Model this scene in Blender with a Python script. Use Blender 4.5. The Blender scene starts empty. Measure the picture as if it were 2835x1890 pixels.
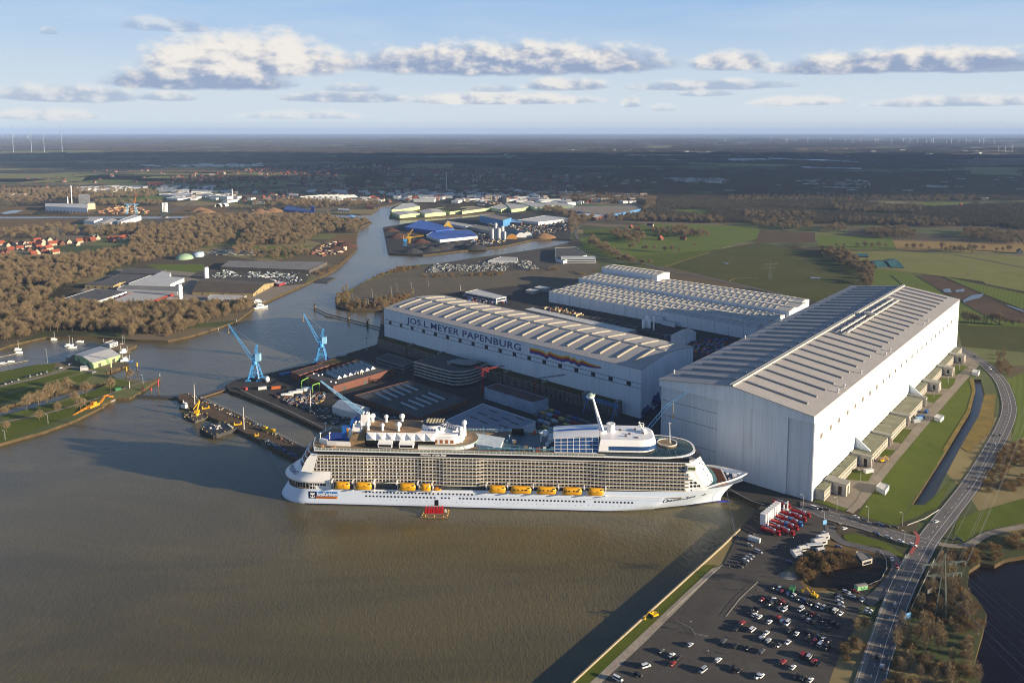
EXPOSURE = 1.15; SUN_E = 5.0; SKY_S = .1; CLK = 2 ** -EXPOSURE
HAZE = 3.2e-5; HAZE_C = (.46, .64, .96, 1)
import bpy, bmesh, math, random
from mathutils import Vector, Matrix, geometry
random.seed(7)
R = math.radians
C = bpy.context.scene.collection
# ---------------------------------------------------------------- camera solved from the photograph (2835 x 1890)
F, H, CY, YH, CX = 2116.3, 268.8, 571.2, 360.0, 1417.5
PIT = math.atan((CY - YH) / F)
PC, PS = math.cos(PIT), math.sin(PIT)
GZ = 2.5                                     # height of the land above the water
ZM = {'1': (0, 0, 2.351), '2': (0, 500, 3.357), '3': (700, 500, 3.357), '4': (1300, 400, 3.357), '5': (2135, 500, 3.357),
      '6': (0, 860, 3.357), '7': (600, 860, 3.357), '8': (1000, 780, 3.357), '9': (1400, 700, 3.357), 'A': (760, 1120, 4.519),
      'B': (1200, 1120, 4.519), 'C': (1600, 1080, 4.519), 'E': (2000, 1350, 3.92), 'F': (1600, 1560, 4.704),
      'G': (2100, 1560, 4.704), 'H': (2335, 1450, 3.564), 'I': (0, 320, 1.68), 'J': (1400, 320, 1.639), 'K': (2135, 900, 3.357),
      'D': (0, 0, .8296), 'S': (0, 0, 1.0), 'Q': (480, 1000, 4.523)}
def ray(k, x, y):
    a, b, q = ZM[k]
    u, v = (a + x / q - CX) / F, -(b + y / q - CY) / F
    return Vector((u, PC + v * PS, -PS + v * PC))
def at(k, x, y, z=GZ):
    """Ground point (height z) seen at a point of the photograph."""
    d = ray(k, x, y)
    t = (z - H) / d.z
    return Vector((d.x * t, d.y * t, z))
def atY(k, x, y, Y):
    d = ray(k, x, y)
    t = Y / d.y
    return Vector((d.x * t, Y, H + d.z * t))
def line(s, z=GZ):
    """'K x,y x,y L x,y ...' -> world points; a letter switches the measuring frame."""
    out, k = [], 'D'
    for w in s.split():
        if ',' in w:
            x, y = w.split(',')
            out.append(at(k, float(x), float(y), z))
        else:
            k = w
    return out
# ---------------------------------------------------------------- mesh builder
class MB:
    def __init__(s): s.v, s.f, s.m, s.sm = [], [], [], []
    def add(s, vs, fs, mi=0, M=None, smooth=False):
        n = len(s.v)
        s.v += [tuple(M @ Vector(p)) for p in vs] if M is not None else [tuple(p) for p in vs]
        s.f += [tuple(i + n for i in f) for f in fs]
        s.m += [mi] * len(fs); s.sm += [smooth] * len(fs)
    def box(s, c, d, mi=0, rz=0, M=None):
        x, y, z = d[0] / 2, d[1] / 2, d[2] / 2
        vs = [(-x, -y, -z), (x, -y, -z), (x, y, -z), (-x, y, -z), (-x, -y, z), (x, -y, z), (x, y, z), (-x, y, z)]
        T = Matrix.Translation(c) @ Matrix.Rotation(rz, 4, 'Z')
        if M is not None: T = M @ T
        s.add(vs, [(0, 3, 2, 1), (4, 5, 6, 7), (0, 1, 5, 4), (1, 2, 6, 5), (2, 3, 7, 6), (3, 0, 4, 7)], mi, T)
    def b0(s, x0, x1, y0, y1, z0, z1, mi=0, M=None):
        s.box(((x0 + x1) / 2, (y0 + y1) / 2, (z0 + z1) / 2), (x1 - x0, y1 - y0, z1 - z0), mi, 0, M)
    def prism(s, poly, z0, z1, mi=0, M=None, top=None, smooth=False):
        n = len(poly)
        a = sum(poly[i][0] * poly[(i + 1) % n][1] - poly[(i + 1) % n][0] * poly[i][1] for i in range(n))
        if a < 0: poly = list(reversed(poly))
        zt = z1 if callable(z1) else (lambda x, y: z1)
        vs = [(p[0], p[1], z0) for p in poly] + [(p[0], p[1], zt(p[0], p[1])) for p in poly]
        s.add(vs, [(i, (i + 1) % n, n + (i + 1) % n, n + i) for i in range(n)], mi, M, smooth)
        vs = [(p[0], p[1], zt(p[0], p[1])) for p in poly]
        s.add(vs, [tuple(range(n))], mi if top is None else top, M)
    def sheet(s, pts, mi=0, M=None):
        t = geometry.tessellate_polygon([[Vector((p[0], p[1], 0)) for p in pts]])
        fs = []
        for a, b, c in t:
            A, B, D = pts[a], pts[b], pts[c]
            cr = (B[0] - A[0]) * (D[1] - A[1]) - (B[1] - A[1]) * (D[0] - A[0])
            fs.append((a, b, c) if cr > 0 else (a, c, b))
        s.add(pts, fs, mi, M)
    def tube(s, a, b, r, n=6, mi=0, r2=None, M=None, cap=True):
        a, b = Vector(a), Vector(b)
        d = b - a
        if d.length < 1e-6: return
        q = d.to_track_quat('Z', 'Y').to_matrix()
        r2 = r if r2 is None else r2
        vs = []
        for i in range(n):
            t = 2 * math.pi * i / n + math.pi / n
            vs.append(a + q @ Vector((r * math.cos(t), r * math.sin(t), 0)))
        for i in range(n):
            t = 2 * math.pi * i / n + math.pi / n
            vs.append(b + q @ Vector((r2 * math.cos(t), r2 * math.sin(t), 0)))
        fs = [(i, (i + 1) % n, n + (i + 1) % n, n + i) for i in range(n)]
        s.add(vs, fs, mi, M, n > 7)
        if cap: s.add(vs, [tuple(reversed(range(n))), tuple(range(n, 2 * n))], mi, M)
    def path(s, pts, r, n=5, mi=0, M=None):
        for a, b in zip(pts, pts[1:]): s.tube(a, b, r, n, mi, None, M)
    def lathe(s, prof, c=(0, 0, 0), n=16, mi=0, M=None, sx=1, sy=1):
        vs, fs = [], []
        for r, z in prof:
            for i in range(n):
                t = 2 * math.pi * i / n
                vs.append((c[0] + r * math.cos(t) * sx, c[1] + r * math.sin(t) * sy, c[2] + z))
        for j in range(len(prof) - 1):
            for i in range(n):
                fs.append((j * n + i, j * n + (i + 1) % n, (j + 1) * n + (i + 1) % n, (j + 1) * n + i))
        s.add(vs, fs, mi, M, True)
    def ball(s, c, r, n=12, mi=0, sz=1, M=None):
        s.lathe([(max(r * math.sin(math.pi * j / 8), 1e-3), -r * sz * math.cos(math.pi * j / 8)) for j in range(9)], c, n, mi, M)
    def grid(s, rows, mi=0, M=None, smooth=True, flip=False, loop=False):
        n = len(rows[0]); vs = [p for r in rows for p in r]; fs = []
        for j in range(len(rows) - 1):
            for i in range(n if loop else n - 1):
                q = (j * n + i, j * n + (i + 1) % n, (j + 1) * n + (i + 1) % n, (j + 1) * n + i)
                fs.append(tuple(reversed(q)) if flip else q)
        s.add(vs, fs, mi, M, smooth)
    def build(s, name, mats, parent=None, loc=None, rz=0):
        me = bpy.data.meshes.new(name)
        me.from_pydata(s.v, [], s.f)
        if not isinstance(mats, (list, tuple)): mats = [mats]
        for m in mats: me.materials.append(m)
        me.polygons.foreach_set('material_index', s.m)
        me.polygons.foreach_set('use_smooth', s.sm)
        me.update()
        o = bpy.data.objects.new(name, me)
        C.objects.link(o)
        if parent: o.parent = parent
        if loc is not None: o.location = loc; o.rotation_euler = (0, 0, rz)
        return o
def tag(o, label=None, cat=None, group=None, kind=None):
    if label: o['label'] = label
    if cat: o['category'] = cat
    if group: o['group'] = group
    if kind: o['kind'] = kind
    return o
def empty(name, loc=(0, 0, 0), rz=0, label=None, cat=None, group=None):
    o = bpy.data.objects.new(name, None); C.objects.link(o)
    o.location = loc; o.rotation_euler = (0, 0, rz); o.empty_display_size = 1
    return tag(o, label, cat, group)
def kids(o): return KIDS.get(o.name, None) or [c for c in o.children]
KIDS = {}
def copy_tree(o, parent=None):
    c = o.copy(); C.objects.link(c)
    if parent: c.parent = parent
    for ch in list(o.children): copy_tree(ch, c)
    return c
# ---------------------------------------------------------------- materials
def lin(h):
    h = h.lstrip('#'); r = []
    for i in (0, 2, 4):
        v = int(h[i:i + 2], 16) / 255
        r.append(v / 12.92 if v <= .04045 else ((v + .055) / 1.055) ** 2.4)
    return (*r, 1)
class N:
    """Small expression layer over shader nodes."""
    def __init__(s, nt): s.nt = nt
    def new(s, t, **kw):
        n = s.nt.nodes.new(t)
        for k, v in kw.items(): setattr(n, k, v)
        return n
    def put(s, sock, v):
        if isinstance(v, bpy.types.NodeSocket): s.nt.links.new(v, sock)
        else: sock.default_value = v
    def m(s, op, a, b=None, c=None, clamp=False):
        n = s.new('ShaderNodeMath', operation=op, use_clamp=clamp)
        s.put(n.inputs[0], a)
        if b is not None: s.put(n.inputs[1], b)
        if c is not None: s.put(n.inputs[2], c)
        return n.outputs[0]
    def mix(s, f, a, b, mode='MIX'):
        n = s.new('ShaderNodeMix', data_type='RGBA', blend_type=mode)
        s.put(n.inputs[0], f); s.put(n.inputs[6], a); s.put(n.inputs[7], b)
        return n.outputs[2]
    def rng(s, v, a, b, c=0., d=1., smooth=False):
        n = s.new('ShaderNodeMapRange', interpolation_type='SMOOTHSTEP' if smooth else 'LINEAR')
        for i, x in enumerate((v, a, b, c, d)): s.put(n.inputs[i], x)
        return n.outputs[0]
    def noise(s, vec, scale, detail=3, rough=.55, dist=0):
        n = s.new('ShaderNodeTexNoise'); s.put(n.inputs['Vector'], vec)
        n.inputs['Scale'].default_value = scale; n.inputs['Detail'].default_value = detail
        n.inputs['Roughness'].default_value = rough; n.inputs['Distortion'].default_value = dist
        return n.outputs[0]
    def map(s, vec, scale=(1, 1, 1), rot=(0, 0, 0), loc=(0, 0, 0)):
        n = s.new('ShaderNodeMapping'); s.put(n.inputs[0], vec)
        n.inputs[1].default_value = loc; n.inputs[2].default_value = rot; n.inputs[3].default_value = scale
        return n.outputs[0]
    def vor(s, vec, scale, feat='F1', out=1, rnd=1):
        n = s.new('ShaderNodeTexVoronoi', feature=feat); s.put(n.inputs['Vector'], vec)
        n.inputs['Scale'].default_value = scale; n.inputs['Randomness'].default_value = rnd
        return n.outputs[out]
    def ramp(s, v, stops, const=False):
        n = s.new('ShaderNodeValToRGB'); s.put(n.inputs[0], v)
        if const: n.color_ramp.interpolation = 'CONSTANT'
        e = n.color_ramp.elements
        while len(e) < len(stops): e.new(.5)
        for i, (p, c) in enumerate(stops): e[i].position = p; e[i].color = lin(c) if isinstance(c, str) else c
        return n.outputs[0]
MATS = {}
def base(name):
    m = bpy.data.materials.new(name); m.use_nodes = True
    nt = m.node_tree; b = nt.nodes['Principled BSDF']
    return m, N(nt), b
def mat(name, col='#888888', rough=.6, var=.12, scale=.3, metal=0., spec=.4, col2=None):
    """Paint / cladding / stone with soft procedural variation (object space)."""
    if name in MATS: return MATS[name]
    m, n, b = base(name)
    c = lin(col) if isinstance(col, str) else (*col, 1)
    tc = n.new('ShaderNodeTexCoord').outputs['Object']
    f = n.noise(tc, scale, 5, .65)
    c2 = (lin(col2) if isinstance(col2, str) else (*col2, 1)) if col2 else tuple(x * (1 - 2.2 * var) for x in c[:3]) + (1,)
    n.put(b.inputs['Base Color'], n.mix(n.rng(f, .35, .72), c, c2))
    b.inputs['Roughness'].default_value = rough
    b.inputs['Metallic'].default_value = metal
    b.inputs['Specular IOR Level'].default_value = spec
    MATS[name] = m
    return m
# ---------------------------------------------------------------- render, camera, sun, sky
sc = bpy.context.scene
sc.render.engine = 'CYCLES'
sc.cycles.use_denoising = True; sc.cycles.filter_width = 1.05
sc.cycles.max_bounces = 5; sc.cycles.diffuse_bounces = 2; sc.cycles.glossy_bounces = 2
sc.cycles.transmission_bounces = 2; sc.cycles.transparent_max_bounces = 6; sc.cycles.volume_bounces = 1
sc.cycles.sample_clamp_indirect = 4
sc.view_settings.view_transform = 'Standard'; sc.view_settings.look = 'None'
sc.view_settings.exposure = EXPOSURE; sc.view_settings.gamma = 1
cam = bpy.data.cameras.new('camera'); co = bpy.data.objects.new('camera', cam); C.objects.link(co)
cam.sensor_fit = 'HORIZONTAL'; cam.sensor_width = 36; cam.lens = F / 2835 * 36
cam.shift_y = -(945 - CY) / 2835
cam.clip_start = 1; cam.clip_end = 200000
co.location = (0, 0, H); co.rotation_euler = (R(90) - PIT, 0, 0)
sc.camera = co
SUN_EL = R(11.3)
SUN_DIR = Vector((math.cos(R(-18.5)) * math.cos(SUN_EL), math.sin(R(-18.5)) * math.cos(SUN_EL), math.sin(SUN_EL)))
sl = bpy.data.lights.new('sun', 'SUN'); so = bpy.data.objects.new('sun', sl); C.objects.link(so)
sl.energy = SUN_E; sl.angle = R(.5); sl.color = (1, .83, .62)
so.rotation_euler = SUN_DIR.to_track_quat('Z', 'Y').to_euler()
so.location = (900, -300, 400)
w = bpy.data.worlds.new('World'); sc.world = w; w.use_nodes = True
nt = w.node_tree; n = N(nt); bg = nt.nodes['Background']
sky = n.new('ShaderNodeTexSky', sky_type='NISHITA', sun_disc=False)
sky.sun_elevation = SUN_EL; sky.sun_rotation = R(90 + 18.5); sky.altitude = 200; sky.air_density = 1; sky.dust_density = 1.2; sky.ozone_density = 2.2
tc = n.new('ShaderNodeTexCoord').outputs['Generated']
sp = n.new('ShaderNodeSeparateXYZ'); n.put(sp.inputs[0], tc)
dx, dy, dz = sp.outputs
az = n.m('ARCTAN2', dx, dy)
el = n.m('ARCSINE', dz)
# thin high cirrus that whitens the sky, stronger towards the horizon
cb = n.new('ShaderNodeCombineXYZ'); n.put(cb.inputs[0], n.m('MULTIPLY', az, 1.6)); n.put(cb.inputs[1], n.m('MULTIPLY', el, 11.)); cir = cb.outputs[0]
cn = n.noise(cir, 2.2, 6, .6, .6)
wh = n.m('MULTIPLY', n.rng(cn, .38, .72), n.rng(el, .24, .05, .0, .55))
hz = n.rng(el, .15, .0, .0, .75, True)
SK = 1 / SKY_S
def sc3(h, k=1.): c = lin(h); return tuple(x * SK * k for x in c[:3]) + (1,)
col = n.mix(1.0, sky.outputs[0], (.62 * .7, .74 * .7, .98 * .7, 1), 'MULTIPLY')
col = n.mix(n.m('MULTIPLY', n.rng(el, .80, .22), .85), col, n.mix(n.rng(el, .16, .5), n.mix(n.rng(el, .02, .165), sc3('#d6e2ec', CLK), sc3('#a3c6ee', CLK)), sc3('#6f9fe0', CLK * .8)))
col = n.mix(n.m('MAXIMUM', wh, hz), col, sc3('#d6e2ec', CLK))
# cumulus: flat bases, billowing tops, drawn from noise around each cloud's place in the sky
cb = n.new('ShaderNodeCombineXYZ'); n.put(cb.inputs[0], az); n.put(cb.inputs[1], n.m('MULTIPLY', el, 1.7)); pc = cb.outputs[0]
n1 = n.m('SUBTRACT', n.noise(pc, 30., 6, .55), .5)
n2 = n.m('SUBTRACT', n.noise(n.map(pc, loc=(3, 1, 0)), 95., 5, .62), .5)
nb = n.m('SUBTRACT', n.noise(n.map(pc, loc=(.012, .010, 0)), 30., 6, .55), .5)
big = n.m('ADD', n.m('MULTIPLY', n1, 1.5), n.m('MULTIPLY', n2, .36))
edge = n.m('MULTIPLY', n.m('SUBTRACT', n1, nb), 1.7)
CL = [  # D-frame box x0, x1, top, base; brightness; density
 (290, 830, 64, 178, 1., 1.), (215, 690, 146, 208, .5, .95), (760, 1575, 90, 175, .62, 1.), (1575, 1775, 112, 163, .8, .9),
 (1740, 2440, 108, 168, .62, 1.), (2130, 2420, 125, 168, .35, .8), (1195, 1405, 174, 209, .8, .8), (1435, 1840, 180, 208, .55, .6),
 (640, 940, 207, 236, .5, .65), (910, 1395, 209, 241, .95, .8), (-30, 330, 190, 236, .6, .6), (310, 460, 207, 233, .6, .55),
 (1715, 1955, 217, 243, .9, .65), (1990, 2420, 216, 246, .75, .6), (-30, 235, 244, 277, 1., .6), (530, 860, 252, 274, .95, .45),
 (270, 490, 36, 74, .6, .45), (88, 135, 60, 80, .5, .4), (1425, 1475, 217, 248, .85, .55), (1555, 1690, 203, 222, .5, .45), (1080, 1190, 192, 212, .4, .4),
 (1490, 1560, 236, 256, .8, .4), (740, 880, 188, 212, .5, .4)]
for x0, x1, yt, yb, br, den in CL:
    d0, d1 = ray('D', x0, (yt + yb) / 2), ray('D', x1, (yt + yb) / 2)
    a0, a1 = math.atan2(d0.x, d0.y), math.atan2(d1.x, d1.y)
    t, b_ = ray('D', (x0 + x1) / 2, yt).normalized(), ray('D', (x0 + x1) / 2, yb).normalized()
    e1, e0 = math.asin(t.z), math.asin(b_.z)
    nx = n.m('MULTIPLY', n.m('SUBTRACT', az, (a0 + a1) / 2), 2 / (a1 - a0))
    ny = n.m('MULTIPLY', n.m('SUBTRACT', el, e0 + (e1 - e0) * .22), 1 / ((e1 - e0) * .78))
    up = n.m('MAXIMUM', ny, n.m('MULTIPLY', ny, -3.4))
    sh = n.m('SUBTRACT', 1., n.m('ADD', n.m('POWER', n.m('ABSOLUTE', nx), 2.6), n.m('POWER', up, 1.6)))
    d = n.m('ADD', sh, n.m('MULTIPLY', big, 1.05))
    al = n.m('MULTIPLY', n.rng(d, -.2, .62, 0, 1, True), den)
    li = n.m('ADD', n.m('ADD', n.m('MULTIPLY', ny, .62), n.m('MULTIPLY', edge, 1.0)), n.m('ADD', n.m('MULTIPLY', n1, .9), br - .48))
    cc = n.mix(n.rng(li, -.05, .85, 0, 1, True), sc3('#98a9c6', CLK), sc3('#f1ece6', CLK))
    col = n.mix(al, col, cc)
n.put(bg.inputs['Color'], col)
bg.inputs['Strength'].default_value = SKY_S
w.cycles.sampling_method = 'MANUAL'; w.cycles.sample_map_resolution = 512
# ---------------------------------------------------------------- water outlines
RIVER = line("""D -220,1720 -200,1090 0,1018 100,990 170,965 240,930 6 720,978 1030,835 1040,812 1200,806 1250,786 1310,745 1390,690
 1480,632 1470,622 1350,652 1250,640 1180,622 1080,626 1060,606 960,582 1130,522 1200,505 1160,440 1130,385 1272,320 1250,300
 1100,300 980,315 930,330 700,395 610,470 300,512 0,568 -300,640 -300,430 0,350 100,314 430,240 900,240 1260,268 1560,275 1760,235 1930,185
 2200,95 2 2350,1190 3 80,1140 480,962 640,890 770,822 900,702 962,640 966,500 1000,430 1110,387 1000,347 870,347 800,337 0,326
 2 1900,348 1300,354 700,351 0,353 -400,353 -400,326 0,323 600,321 1400,320 2350,313 3 600,304 1000,313 1100,309 1160,268 1180,240 1250,233
 1310,223 1400,192 1424,198 1330,234 1285,255 1266,345 1380,358 1550,350 1800,334 2350,283 4 390,612 390,632 300,647 0,677
 3 2000,342 1500,386 1330,413 1210,433 1260,676 1580,693 2350,604 4 570,886 760,877 930,882 936,900 900,916 730,956 280,1023 0,1056
 3 2100,721 1700,771 1390,796 1200,866 1000,956 900,1011 762,1090 775,1166 900,1199 1215,1200
 7 1545,240 1490,312 1000,464 450,587 180,642 80,692 120,745 190,762 450,862 740,992 990,1107""")
U0 = Vector((-44.76, 522.72)); UD = Vector((math.cos(R(-3.04)), math.sin(R(-3.04)))); UN = Vector((-UD.y, UD.x))
def shp(u, v, z=0.):                          # ship frame: u from stern (0) to bow (344), v inboard from the near side, z up
    p = U0 + UD * (u - 130) + UN * v
    return Vector((p.x, p.y, z))
RIVER += [shp(40, 62), shp(60, 49), shp(285, 49), shp(296, 43)] + line("E 98,40 430,185 200,430 188,455 0,642 F 1650,0 0,1500 D 1318,1570 1150,1760")
DITCH = line("K 1880,500 1950,505 1985,640 1930,840 1760,1130 1530,1568 E 2300,85 2190,180 2060,180 2125,75 K 1370,1568 1620,1180 1850,800 1900,600")
LAKE = line("H 2100,290 1782,312 1600,342 1490,402 1350,382 1240,455 1222,640 1310,722 1415,882 1380,1052 1320,1262 1282,1402 1380,1600 1500,1800 2300,1900")
POND = line("E 930,1040 1000,960 1150,915 1480,862 1700,760 1790,800 1775,930 1690,1030 1560,1085 1300,1110 1020,1090")
CANAL = line("6 -40,905 300,815 560,745 780,690 975,672 990,682 880,735 640,805 350,890 60,960 -40,985")
BEYOND = line("H 1450,1480 1500,1475 1500,1490")
HOLES = [RIVER, DITCH, LAKE, CANAL]; WATER = HOLES + [POND]
def pip(p, poly):
    c = False; n = len(poly); x, y = p[0], p[1]; j = n - 1
    for i in range(n):
        a, b = poly[i], poly[j]
        if (a[1] > y) != (b[1] > y) and x < (b[0] - a[0]) * (y - a[1]) / (b[1] - a[1]) + a[0]: c = not c
        j = i
    return c
# ---------------------------------------------------------------- ground sheet with the water cut out
def ground_material():
    m, n, b = base('ground_fields')
    P = n.new('ShaderNodeTexCoord').outputs['Object']
    wob = n.new('ShaderNodeVectorMath', operation='ADD'); n.put(wob.inputs[0], P)
    nv = n.new('ShaderNodeTexNoise'); n.put(nv.inputs['Vector'], P); nv.inputs['Scale'].default_value = .0012
    vm = n.new('ShaderNodeVectorMath', operation='SCALE'); n.put(vm.inputs[0], nv.outputs[1]); vm.inputs['Scale'].default_value = 500
    n.put(wob.inputs[1], vm.outputs[0])
    q = n.map(wob.outputs[0], (1, 1, 0), (0, 0, .5))
    cell = n.new('ShaderNodeSeparateColor'); n.put(cell.inputs[0], n.vor(n.map(q, (1, 2.1, 0)), .0034))
    fld = n.ramp(cell.outputs[0], [(0, '#5d6440'), (.17, '#6b5f4a'), (.34, '#74764a'), (.5, '#5c5344'), (.62, '#8d7f58'), (.74, '#525a3a'), (.88, '#7d6f58')], True)
    wood = n.noise(q, .00085, 6, .62)
    far = n.new('ShaderNodeSeparateXYZ'); n.put(far.inputs[0], P)
    thr = n.rng(far.outputs[1], 2200, 6000, .55, .44)
    wm = n.rng(n.m('SUBTRACT', wood, thr), -.02, .03)
    fine = n.noise(P, .09, 5, .7)
    wc = n.mix(fine, lin('#2b2a20'), lin('#4a4032'))
    c = n.mix(wm, fld, wc)
    c = n.mix(n.rng(n.noise(P, .02, 5, .7), .35, .75, 0, .35), c, lin('#4a4a2c'))
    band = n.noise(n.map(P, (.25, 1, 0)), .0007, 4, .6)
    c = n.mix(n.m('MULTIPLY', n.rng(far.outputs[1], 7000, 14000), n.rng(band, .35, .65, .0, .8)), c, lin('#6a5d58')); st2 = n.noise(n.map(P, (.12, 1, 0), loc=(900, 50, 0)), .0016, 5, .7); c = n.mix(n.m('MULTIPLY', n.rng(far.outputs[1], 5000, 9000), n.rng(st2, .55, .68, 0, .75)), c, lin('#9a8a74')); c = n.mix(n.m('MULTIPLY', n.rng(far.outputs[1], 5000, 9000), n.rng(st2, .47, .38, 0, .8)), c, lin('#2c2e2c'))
    n.put(b.inputs['Base Color'], c)
    b.inputs['Roughness'].default_value = .95; b.inputs['Specular IOR Level'].default_value = .05
    return m
GM = ground_material()
verts, edges = [], []
def addloop(p):
    k = len(verts); verts.extend([Vector((a[0] / 100, a[1] / 100)) for a in p])
    edges.extend([(k + i, k + (i + 1) % len(p)) for i in range(len(p))])
OUT = [(-38000, -400), (38000, -400), (38000, 52000), (-38000, 52000)]
addloop(OUT)
for wp in HOLES: addloop(wp)
cv, ce, cf = geometry.delaunay_2d_cdt(verts, edges, [], 0, 1e-6)[:3]
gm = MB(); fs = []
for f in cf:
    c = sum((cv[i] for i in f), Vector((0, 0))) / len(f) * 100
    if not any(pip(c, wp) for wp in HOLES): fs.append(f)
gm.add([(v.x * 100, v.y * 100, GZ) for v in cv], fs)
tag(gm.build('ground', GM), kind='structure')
# ---------------------------------------------------------------- water
def water_material(name, col, col2, sky=1., bump=1.):
    m, n, b = base(name)
    P = n.new('ShaderNodeTexCoord').outputs['Object']
    silt = n.noise(n.map(P, (.35, 1, 1), (0, 0, .12)), .013, 5, .6, .8)
    n.put(b.inputs['Base Color'], n.mix(n.rng(silt, .42, .72), lin(col), lin(col2)))
    b.inputs['Roughness'].default_value = .16; b.inputs['IOR'].default_value = 1.33
    b.inputs['Specular IOR Level'].default_value = .5 * sky
    w1 = n.noise(n.map(P, (1, .45, 1), (0, 0, .5)), .8, 3, .6, .3)
    w2 = n.noise(n.map(P, (1, .6, 1), (0, 0, -.3)), .3, 2, .5)
    calm = n.rng(n.noise(n.map(P, (.6, 1, 1)), .006, 3, .5), .3, .7, .45, 1.)
    hgt = n.m('MULTIPLY', n.m('ADD', n.m('MULTIPLY', w1, 1.0), n.m('MULTIPLY', w2, .9)), calm)
    bp = n.new('ShaderNodeBump'); bp.inputs['Strength'].default_value = bump; bp.inputs['Distance'].default_value = .34
    n.put(bp.inputs['Height'], hgt); n.put(b.inputs['Normal'], bp.outputs[0])
    return m
WM = water_material('river_water', '#585036', '#6b603c')
WD = water_material('pond_water', '#151118', '#1c1819', .28, .2); WP = water_material('bog_water', '#1b1610', '#221b12', .2, .1); WDI = water_material('ditch_water', '#5a574c', '#625f52', .5, .15)
for nm, p, m in [('river_water', RIVER, WM), ('ditch_water', DITCH, WDI), ('lake_water', LAKE, WD), ('pond_water', POND, WP), ('canal_water', CANAL, WM)]:
    b_ = MB(); b_.sheet([(q[0], q[1], 0 if nm != 'pond_water' else GZ + .75) for q in p]); tag(b_.build(nm, m), kind='structure')
bank_m = mat('bank_earth', '#5a4c35', .95, .2, .2, spec=.1, col2='#3c3524')
bk = MB()
for wp in HOLES:
    n_ = len(wp)
    for i in range(n_):
        a, b_ = wp[i], wp[(i + 1) % n_]
        bk.add([(a[0], a[1], -2), (b_[0], b_[1], -2), (b_[0], b_[1], GZ), (a[0], a[1], GZ)], [(0, 1, 2, 3)])
tag(bk.build('bank', bank_m), kind='structure')
# ---------------------------------------------------------------- fields, paving, roads
def soil(name, col, col2, scale=.02, row=0., ang=0.):
    m, n, b = base(name)
    P = n.new('ShaderNodeTexCoord').outputs['Object']
    f = n.rng(n.noise(P, scale, 6, .68), .33, .7)
    c = n.mix(f, lin(col), lin(col2)); k_ = 1 if scale > .1 else .5; c = n.mix(n.rng(n.noise(n.map(P, (1, .35, 1), (0, 0, ang + .6)), scale * 2.3, 6, .75, .6), .5, .74, 0, .6 * k_ + .2), c, tuple(x * .62 for x in lin(col2)[:3]) + (1,))
    c = n.mix(n.rng(n.noise(P, .5, 4, .7), .4, .8, 0, .35), c, tuple(x * .55 for x in lin(col)[:3]) + (1,))
    if row:
        wv = n.new('ShaderNodeTexWave'); n.put(wv.inputs['Vector'], n.map(P, rot=(0, 0, ang))); wv.inputs['Scale'].default_value = row
        wv.inputs['Distortion'].default_value = 2.; wv.inputs['Detail'].default_value = 2
        c = n.mix(n.m('MULTIPLY', wv.outputs[1], .28), c, tuple(x * .5 for x in lin(col)[:3]) + (1,))
    n.put(b.inputs['Base Color'], c); b.inputs['Roughness'].default_value = .95; b.inputs['Specular IOR Level'].default_value = .06
    return m
GRASS = soil('grass_green', '#525e1e', '#62682c', .03)
MEADOW = soil('meadow_green', '#63742e', '#6f7635', .012, .06, .6)
OLIVE = soil('winter_crop', '#50542a', '#5e5c32', .01, .1, .75)
BROWN = soil('ploughed_soil', '#5a4a38', '#6a5844', .02, .1, .2)
TAN = soil('stubble_field', '#93794a', '#a48a55', .02, .08, .1)
YELL = soil('pale_meadow', '#777840', '#84804a', .012)
HEATH = soil('dry_heath', '#7d6544', '#6a5a3a', .02)
ASPH = soil('asphalt_dark', '#4b4944', '#403f3d', .03)
LOT = soil('asphalt_lot', '#514d47', '#5d5850', .035)
PARK = soil('parking_gravel', '#67604f', '#786d59', .03, .1, .35)
CONC = soil('concrete_paving', '#968b79', '#837a6a', .06)
QUAY = soil('quay_planks', '#6a5a48', '#574b3d', .08)
ROADM = soil('road_asphalt', '#716d69', '#64615e', .05)
BED = soil('reed_bank', '#8c7640', '#6d6236', .1)
MARK = mat('road_paint', '#d8d6d0', .7, .05)
REDP = mat('red_cycle_paint', '#a8524a', .8, .1)
PN = [0]
def patch(name, s, m, dz=.03):
    PN[0] += 1; dz += PN[0] * .004
    b_ = MB(); b_.sheet(line(s, GZ + dz)); return tag(b_.build(name, m), kind='structure')
def ribbon_pts(pts, w, z):
    L, Rr = [], []
    for i, p in enumerate(pts):
        d = (pts[min(i + 1, len(pts) - 1)] - pts[max(i - 1, 0)]); d.z = 0; d.normalize()
        nn = Vector((-d.y, d.x, 0)) * w / 2
        L.append((p.x + nn.x, p.y + nn.y, z)); Rr.append((p.x - nn.x, p.y - nn.y, z))
    return L, Rr
def smooth(pts, k=4):
    out = []
    for i in range(len(pts) - 1):
        p0, p1, p2, p3 = pts[max(i - 1, 0)], pts[i], pts[i + 1], pts[min(i + 2, len(pts) - 1)]
        for j in range(k):
            t = j / k
            out.append(.5 * ((2 * p1) + (p2 - p0) * t + (2 * p0 - 5 * p1 + 4 * p2 - p3) * t * t + (3 * p1 - p0 - 3 * p2 + p3) * t ** 3))
    return out + [pts[-1]]
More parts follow.
